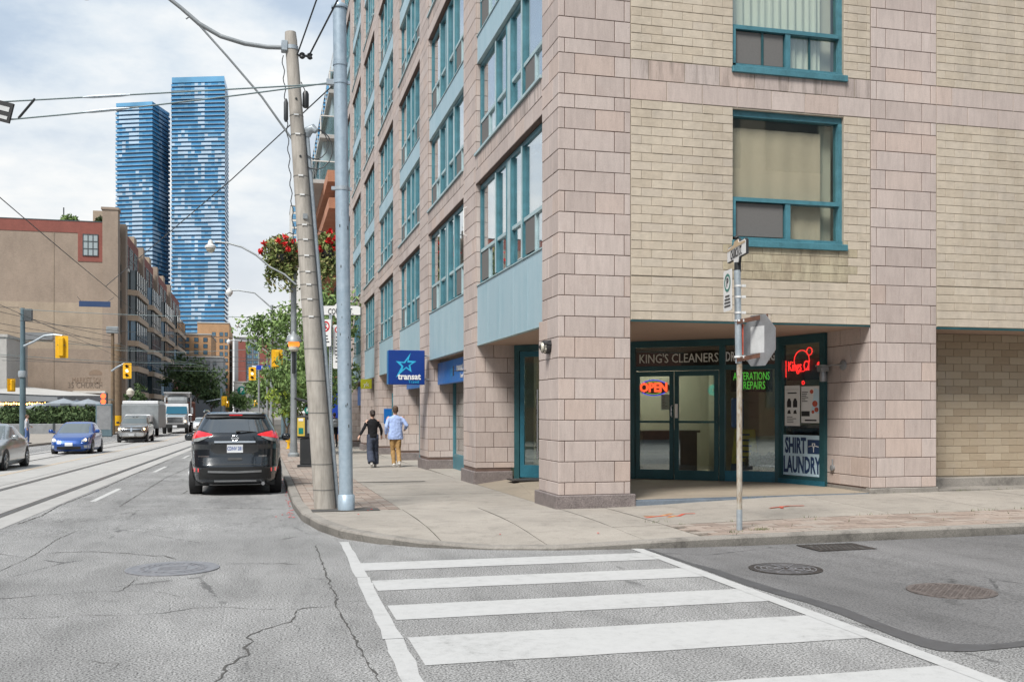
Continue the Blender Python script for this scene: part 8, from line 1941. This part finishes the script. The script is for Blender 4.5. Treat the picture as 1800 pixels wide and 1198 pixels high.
paint('hair_dark', (0.03, 0.018, 0.012), 0.6, var=0.4, scale=40, bump=0.5); paint('hair_brown', (0.085, 0.048, 0.026), 0.6, var=0.4, scale=40, bump=0.5); paint('shoe_white', (0.55, 0.53, 0.50), 0.6); paint('eye_dark', (0.02, 0.015, 0.012), 0.3); paint('lip', (0.36, 0.13, 0.11), 0.5)
def ell(mb, rings, n=14):
    """stack of flattened rings (x, y, z, rx, ry)"""
    mb.loft([[(x + rx_ * math.cos(2 * math.pi * j / n), y + ry_ * math.sin(2 * math.pi * j / n), z) for j in range(n)] for x, y, z, rx_, ry_ in rings])
def fuse(o, vox, sm=4, fold=0.0):
    """joins overlapping volumes into one continuous smooth surface"""
    m = o.modifiers.new('fuse', 'REMESH'); m.mode = 'VOXEL'; m.voxel_size = vox; m.use_smooth_shade = True
    s = o.modifiers.new('smooth', 'SMOOTH'); s.factor = 0.5; s.iterations = sm
    if fold:
        tx = bpy.data.textures.get('folds') or bpy.data.textures.new('folds', 'CLOUDS'); tx.noise_scale = 0.075; tx.noise_depth = 2
        d = o.modifiers.new('fold', 'DISPLACE'); d.texture = tx; d.strength = fold; d.mid_level = 0.5; d.texture_coords = 'LOCAL'
    dg = bpy.context.evaluated_depsgraph_get(); dg.update(); me = bpy.data.meshes.new_from_object(o.evaluated_get(dg)); mats = list(o.data.materials)
    o.modifiers.clear(); me.materials.clear()
    for q in mats: me.materials.append(q)
    o.data = me; return o
def person(loc, rz, h, label, J, skin, hair, top, bottom, shoe, hairstyle='short', build=1.0, wide=0.0, shirt_long=0.0, sleeve=1.0, bag=False, bun=False):
    """J: joints in a 1.75 m figure that faces +y: elbows, wrists, knees, ankles of both sides (l, r)"""
    k = h / 1.75; o = empty('person', loc, rz, label, 'person'); V = lambda p: Vector(p) * k
    sh = {s: V((0.175 * build * (1 if s == 'r' else -1), J.get('lean', 0.0), 1.43)) for s in 'lr'}; hip = {s: V((0.09 * (1 if s == 'r' else -1), 0, 0.92)) for s in 'lr'}
    b = MB(); ln_ = J.get('lean', 0.0)
    def E(mb, L, g=0.0): ell(mb, [(x * k, y * k, z * k, rx_ * k + g, ry_ * k + g) for x, y, z, rx_, ry_ in L])
    torso = [(0, 0, 0.84, 0.12, 0.09), (0, 0, 0.93, 0.165 * build, 0.115), (0, 0, 1.05, 0.14 * build, 0.10), (0, ln_ * .5, 1.18, 0.145 * build, 0.10), (0, ln_, 1.32, 0.18 * build, 0.11), (0, ln_, 1.41, 0.175 * build, 0.095), (0, ln_, 1.47, 0.10, 0.07), (0, ln_, 1.50, 0.06, 0.055)]
    E(b, torso)
    hy_ = ln_ + 0.015
    E(b, [(0, hy_ - 0.01, 1.47, 0.056, 0.056), (0, hy_, 1.56, 0.054, 0.056), (0, hy_ + 0.015, 1.575, 0.062, 0.075), (0, hy_ + 0.015, 1.62, 0.071, 0.088), (0, hy_ + 0.008, 1.67, 0.077, 0.097), (0, hy_, 1.71, 0.074, 0.094), (0, hy_, 1.74, 0.054, 0.068), (0, hy_, 1.755, 0.02, 0.03)])
    E(b, [(0, hy_ + 0.092, 1.615, 0.014, 0.02), (0, hy_ + 0.098, 1.628, 0.015, 0.026), (0, hy_ + 0.085, 1.66, 0.009, 0.018)])       # nose
    for s in (-1, 1): E(b, [(s * 0.076, hy_ + 0.0, 1.60, 0.010, 0.015), (s * 0.081, hy_ - 0.005, 1.63, 0.012, 0.024), (s * 0.079, hy_ - 0.008, 1.655, 0.008, 0.018)])  # ears
    sl = MB(); tr = MB(); so_ = MB()
    for s in 'lr':
        e, w_ = V(J['elbow'][s]), V(J['wrist'][s]); sg = 1 if s == 'r' else -1
        b.tube([sh[s] + V((-0.02 * sg, 0, 0)), sh[s], sh[s].lerp(e, 0.5), e, e.lerp(w_, 0.35), w_], [0.052 * k, 0.052 * k, 0.044 * k, 0.038 * k, 0.040 * k, 0.027 * k], 10)
        end = e.lerp(w_, 0.9) if sleeve >= 1 else sh[s].lerp(e, 0.7)
        L = [sh[s] + V((-0.06 * sg, 0, -0.02)), sh[s] + V((-0.01 * sg, 0, -0.015)), sh[s].lerp(e, 0.5), e] + ([e.lerp(w_, 0.5), end] if sleeve >= 1 else [])
        g_ = 1.0 + shirt_long * 1.2; rr = [0.058, 0.058, 0.053 * g_, 0.05 * g_] + ([0.046 * g_, 0.038 * g_] if sleeve >= 1 else [])
        if sleeve < 1: L[-1] = end
        sl.tube(L, [q * k for q in rr], 10)
        # hand: palm, four bent fingers, thumb
        d = (w_ - e).normalized(); side = Vector((0, 1, 0)); side = (side - d * side.dot(d)).normalized(); nrm = d.cross(side)
        b.tube([w_, w_ + d * 0.04 * k, w_ + d * 0.085 * k], [0.026 * k, 0.034 * k, 0.032 * k], 8)
        for q in range(4):
            f0 = w_ + d * 0.08 * k + side * (0.027 - 0.018 * q) * k; ln2 = (0.062, 0.072, 0.068, 0.052)[q] * k
            f1 = f0 + d * ln2 * 0.55 - nrm * sg * 0.006 * k; f2 = f1 + (d * 0.75 - nrm * sg * 0.65).normalized() * ln2 * 0.5; b.tube([f0 - d * 0.02 * k, f0, f1, f2], [0.010 * k, 0.0095 * k, 0.009 * k, 0.008 * k], 6)
        t0 = w_ + d * 0.025 * k + side * 0.025 * k; b.tube([t0, t0 + (d + side * 0.9).normalized() * 0.035 * k, t0 + (d * 1.2 + side * 0.5).normalized() * 0.066 * k], [0.013 * k, 0.011 * k, 0.009 * k], 6)
        kn, an = V(J['knee'][s]), V(J['ankle'][s])
        b.tube([hip[s] + V((0, 0, 0.04)), hip[s], hip[s].lerp(kn, 0.5), kn, kn.lerp(an, 0.35), an], [0.085 * k, 0.088 * k, 0.072 * k, 0.054 * k, 0.052 * k, 0.036 * k], 10)
        tr.tube([hip[s] + V((0, 0, 0.10)), hip[s] + V((0, 0, 0.02)), hip[s].lerp(kn, 0.5), kn, kn.lerp(an, 0.5), kn.lerp(an, 0.98)], [(0.088) * k, (0.10) * k, (0.086 + wide * 0.3) * k, (0.07 + wide * 0.6) * k, (0.064 + wide * 0.9) * k, (0.056 + wide) * k], 12)
        fd = Vector(J['foot'][s]).normalized(); up_ = Vector((0, 0, 1)); hl = an - fd * 0.055 * k - Vector((0, 0, 0.045 * k)); 
        b.tube([an, an + fd * 0.03 * k - Vector((0, 0, 0.03 * k)), an + fd * 0.13 * k - Vector((0, 0, 0.05 * k))], [0.034 * k, 0.035 * k, 0.028 * k], 8)
        so_.tube([hl, hl + fd * 0.06 * k, hl + fd * 0.15 * k - Vector((0, 0, 0.008 * k)), hl + fd * 0.25 * k - Vector((0, 0, 0.012 * k))], [0.040 * k, 0.046 * k, 0.045 * k, 0.032 * k], 10); so_.tube([hl + V((0, 0, 0.0)), an + V((0, 0, 0.015))], [0.045 * k, 0.044 * k], 8)
    bo = b.build('body', M[skin], o); fuse(bo, 0.011, 3)
    hem = 0.90 - shirt_long
    E(sl, [(0, 0, hem, (0.165 + shirt_long * 0.3) * build, 0.125), (0, 0, hem + 0.06, (0.172 + shirt_long * 0.3) * build, 0.13), (0, 0, 1.06, (0.155 + shirt_long * 0.25) * build, 0.118), (0, ln_ * .5, 1.18, (0.16 + shirt_long * 0.2) * build, 0.118), (0, ln_, 1.32, 0.192 * build, 0.125), (0, ln_, 1.42, 0.185 * build, 0.108), (0, ln_, 1.475, 0.105, 0.08), (0, ln_, 1.505, 0.068, 0.066)])
    to = sl.build('shirt', M[top], o); fuse(to, 0.012, 5, 0.024)
    E(tr, [(0, 0, 0.80, 0.14, 0.10), (0, 0, 0.86, 0.17 * build, 0.125), (0, 0, 0.95, 0.17 * build, 0.122), (0, 0, 1.03, 0.148 * build, 0.108)]); po = tr.build('trousers', M[bottom], o); fuse(po, 0.013, 5, 0.026)
    sh_o = so_.build('shoes', M[shoe], o); fuse(sh_o, 0.010, 2)
    hm = MB(); E(hm, [(0, hy_ - 0.05, 1.57 if hairstyle == 'short' else 1.55, 0.05, 0.05), (0, hy_ - 0.03, 1.62, 0.081, 0.078), (0, hy_ - 0.018, 1.68, 0.086, 0.096), (0, hy_ - 0.008, 1.725, 0.083, 0.103), (0, hy_, 1.76, 0.06, 0.078), (0, hy_, 1.775, 0.02, 0.03)])
    if bun: E(hm, [(0, hy_ - 0.11, 1.60, 0.03, 0.03), (0, hy_ - 0.125, 1.64, 0.052, 0.045), (0, hy_ - 0.115, 1.685, 0.03, 0.03)])
    ho = hm.build('hair', M[hair], o); fuse(ho, 0.010, 3)
    t = MB()
    for s in (-1, 1): t.lathe([(0, 0.006), (0.011, 0.0)], (s * 0.031 * k, (hy_ + 0.096) * k, 1.648 * k), 8, axis='y', cap=False)
    t.build('eyes', M['eye_dark'], bo); t = MB(); t.box(-0.022 * k, (hy_ + 0.088) * k, 1.585 * k, 0.022 * k, (hy_ + 0.094) * k, 1.594 * k); t.build('mouth', M['lip'], bo)
    if bag:
        t = MB(); t.box(-0.15, -0.30, 1.02, 0.15, -0.13, 1.44, ch=0.05); t.box(-0.11, -0.335, 1.05, 0.11, -0.30, 1.25, ch=0.02); bg_ = t.build('backpack', M['grey_metal'], None, sm=True); bg_.location = loc; bg_.rotation_euler = (0, 0, rz); tag(bg_, 'dark grey backpack carried by the person in black', 'backpack')
        t = MB()
        for s in (-1, 1): t.tube([(s * 0.1, -0.14, 1.44), (s * 0.12, 0.0, 1.52), (s * 0.12, 0.13, 1.38), (s * 0.13, 0.08, 1.1)], 0.018, 6)
        t.build('strap', M['ink_black'], bg_)
    return o
wx, wy = 3.12, 29.25
person((wx, wy, sz(wx, wy)), R(4), 1.66, 'woman in a black long sleeved top and wide dark trousers walking away, hair tied up',
       dict(elbow={'l': (-0.30, -0.10, 1.19), 'r': (0.27, 0.05, 1.17)}, wrist={'l': (-0.43, -0.14, 0.97), 'r': (0.30, 0.16, 0.97)}, knee={'l': (-0.09, -0.03, 0.49), 'r': (0.10, 0.16, 0.50)}, ankle={'l': (-0.08, -0.24, 0.15), 'r': (0.10, 0.13, 0.085)}, foot={'l': (0, 0.75, -0.75), 'r': (0.1, 1, 0.0)}, lean=0.02),
       'skin', 'hair_dark', 'cloth_black', 'cloth_denim', 'shoe_white', build=0.94, wide=0.058, bun=True)
mx_, my_ = 3.80, 29.35
person((mx_, my_, sz(mx_, my_)), R(-2), 1.78, 'man in a loose light blue shirt and tan trousers walking away from the viewer',
       dict(elbow={'l': (-0.27, -0.05, 1.17), 'r': (0.32, -0.05, 1.20)}, wrist={'l': (-0.27, 0.06, 0.94), 'r': (0.30, 0.17, 1.10)}, knee={'l': (-0.07, 0.07, 0.49), 'r': (0.08, -0.02, 0.49)}, ankle={'l': (-0.05, -0.04, 0.085), 'r': (0.09, -0.22, 0.14)}, foot={'l': (0, 1, 0), 'r': (0.1, 0.8, -0.6)}, lean=0.03),
       'skin', 'hair_brown', 'cloth_blue', 'cloth_tan', 'shoe_white', build=1.12, wide=0.004, shirt_long=0.10)
bx_, by_ = 3.58, 52.0
person((bx_, by_, sz(bx_, by_)), R(6), 1.75, 'person dressed all in black walking far ahead with a rucksack',
       dict(elbow={'l': (-0.25, -0.1, 1.17), 'r': (0.25, 0.06, 1.17)}, wrist={'l': (-0.26, -0.08, 0.93), 'r': (0.26, 0.16, 0.95)}, knee={'l': (-0.08, 0.08, 0.49), 'r': (0.08, -0.05, 0.49)}, ankle={'l': (-0.07, 0.06, 0.085), 'r': (0.08, -0.26, 0.16)}, foot={'l': (0, 1, 0), 'r': (0, 0.7, -0.7)}),
       'skin_tan', 'hair_dark', 'cloth_black', 'cloth_black', 'rubber', sleeve=0.5, bag=True)
q = at(47, 60); person((q[0], q[1], gz(*q) + 0.13), R(-75), 1.75, 'person in a grey top beside the grey signal pole across the street',
       dict(elbow={'l': (-0.26, 0.05, 1.17), 'r': (0.26, -0.05, 1.17)}, wrist={'l': (-0.25, 0.22, 1.05), 'r': (0.26, 0.0, 0.93)}, knee={'l': (-0.08, 0.1, 0.49), 'r': (0.08, -0.03, 0.49)}, ankle={'l': (-0.08, 0.08, 0.085), 'r': (0.08, -0.2, 0.12)}, foot={'l': (0, 1, 0), 'r': (0, 0.9, -0.3)}),
       'skin', 'hair_brown', 'cloth_grey', 'cloth_mid', 'rubber')
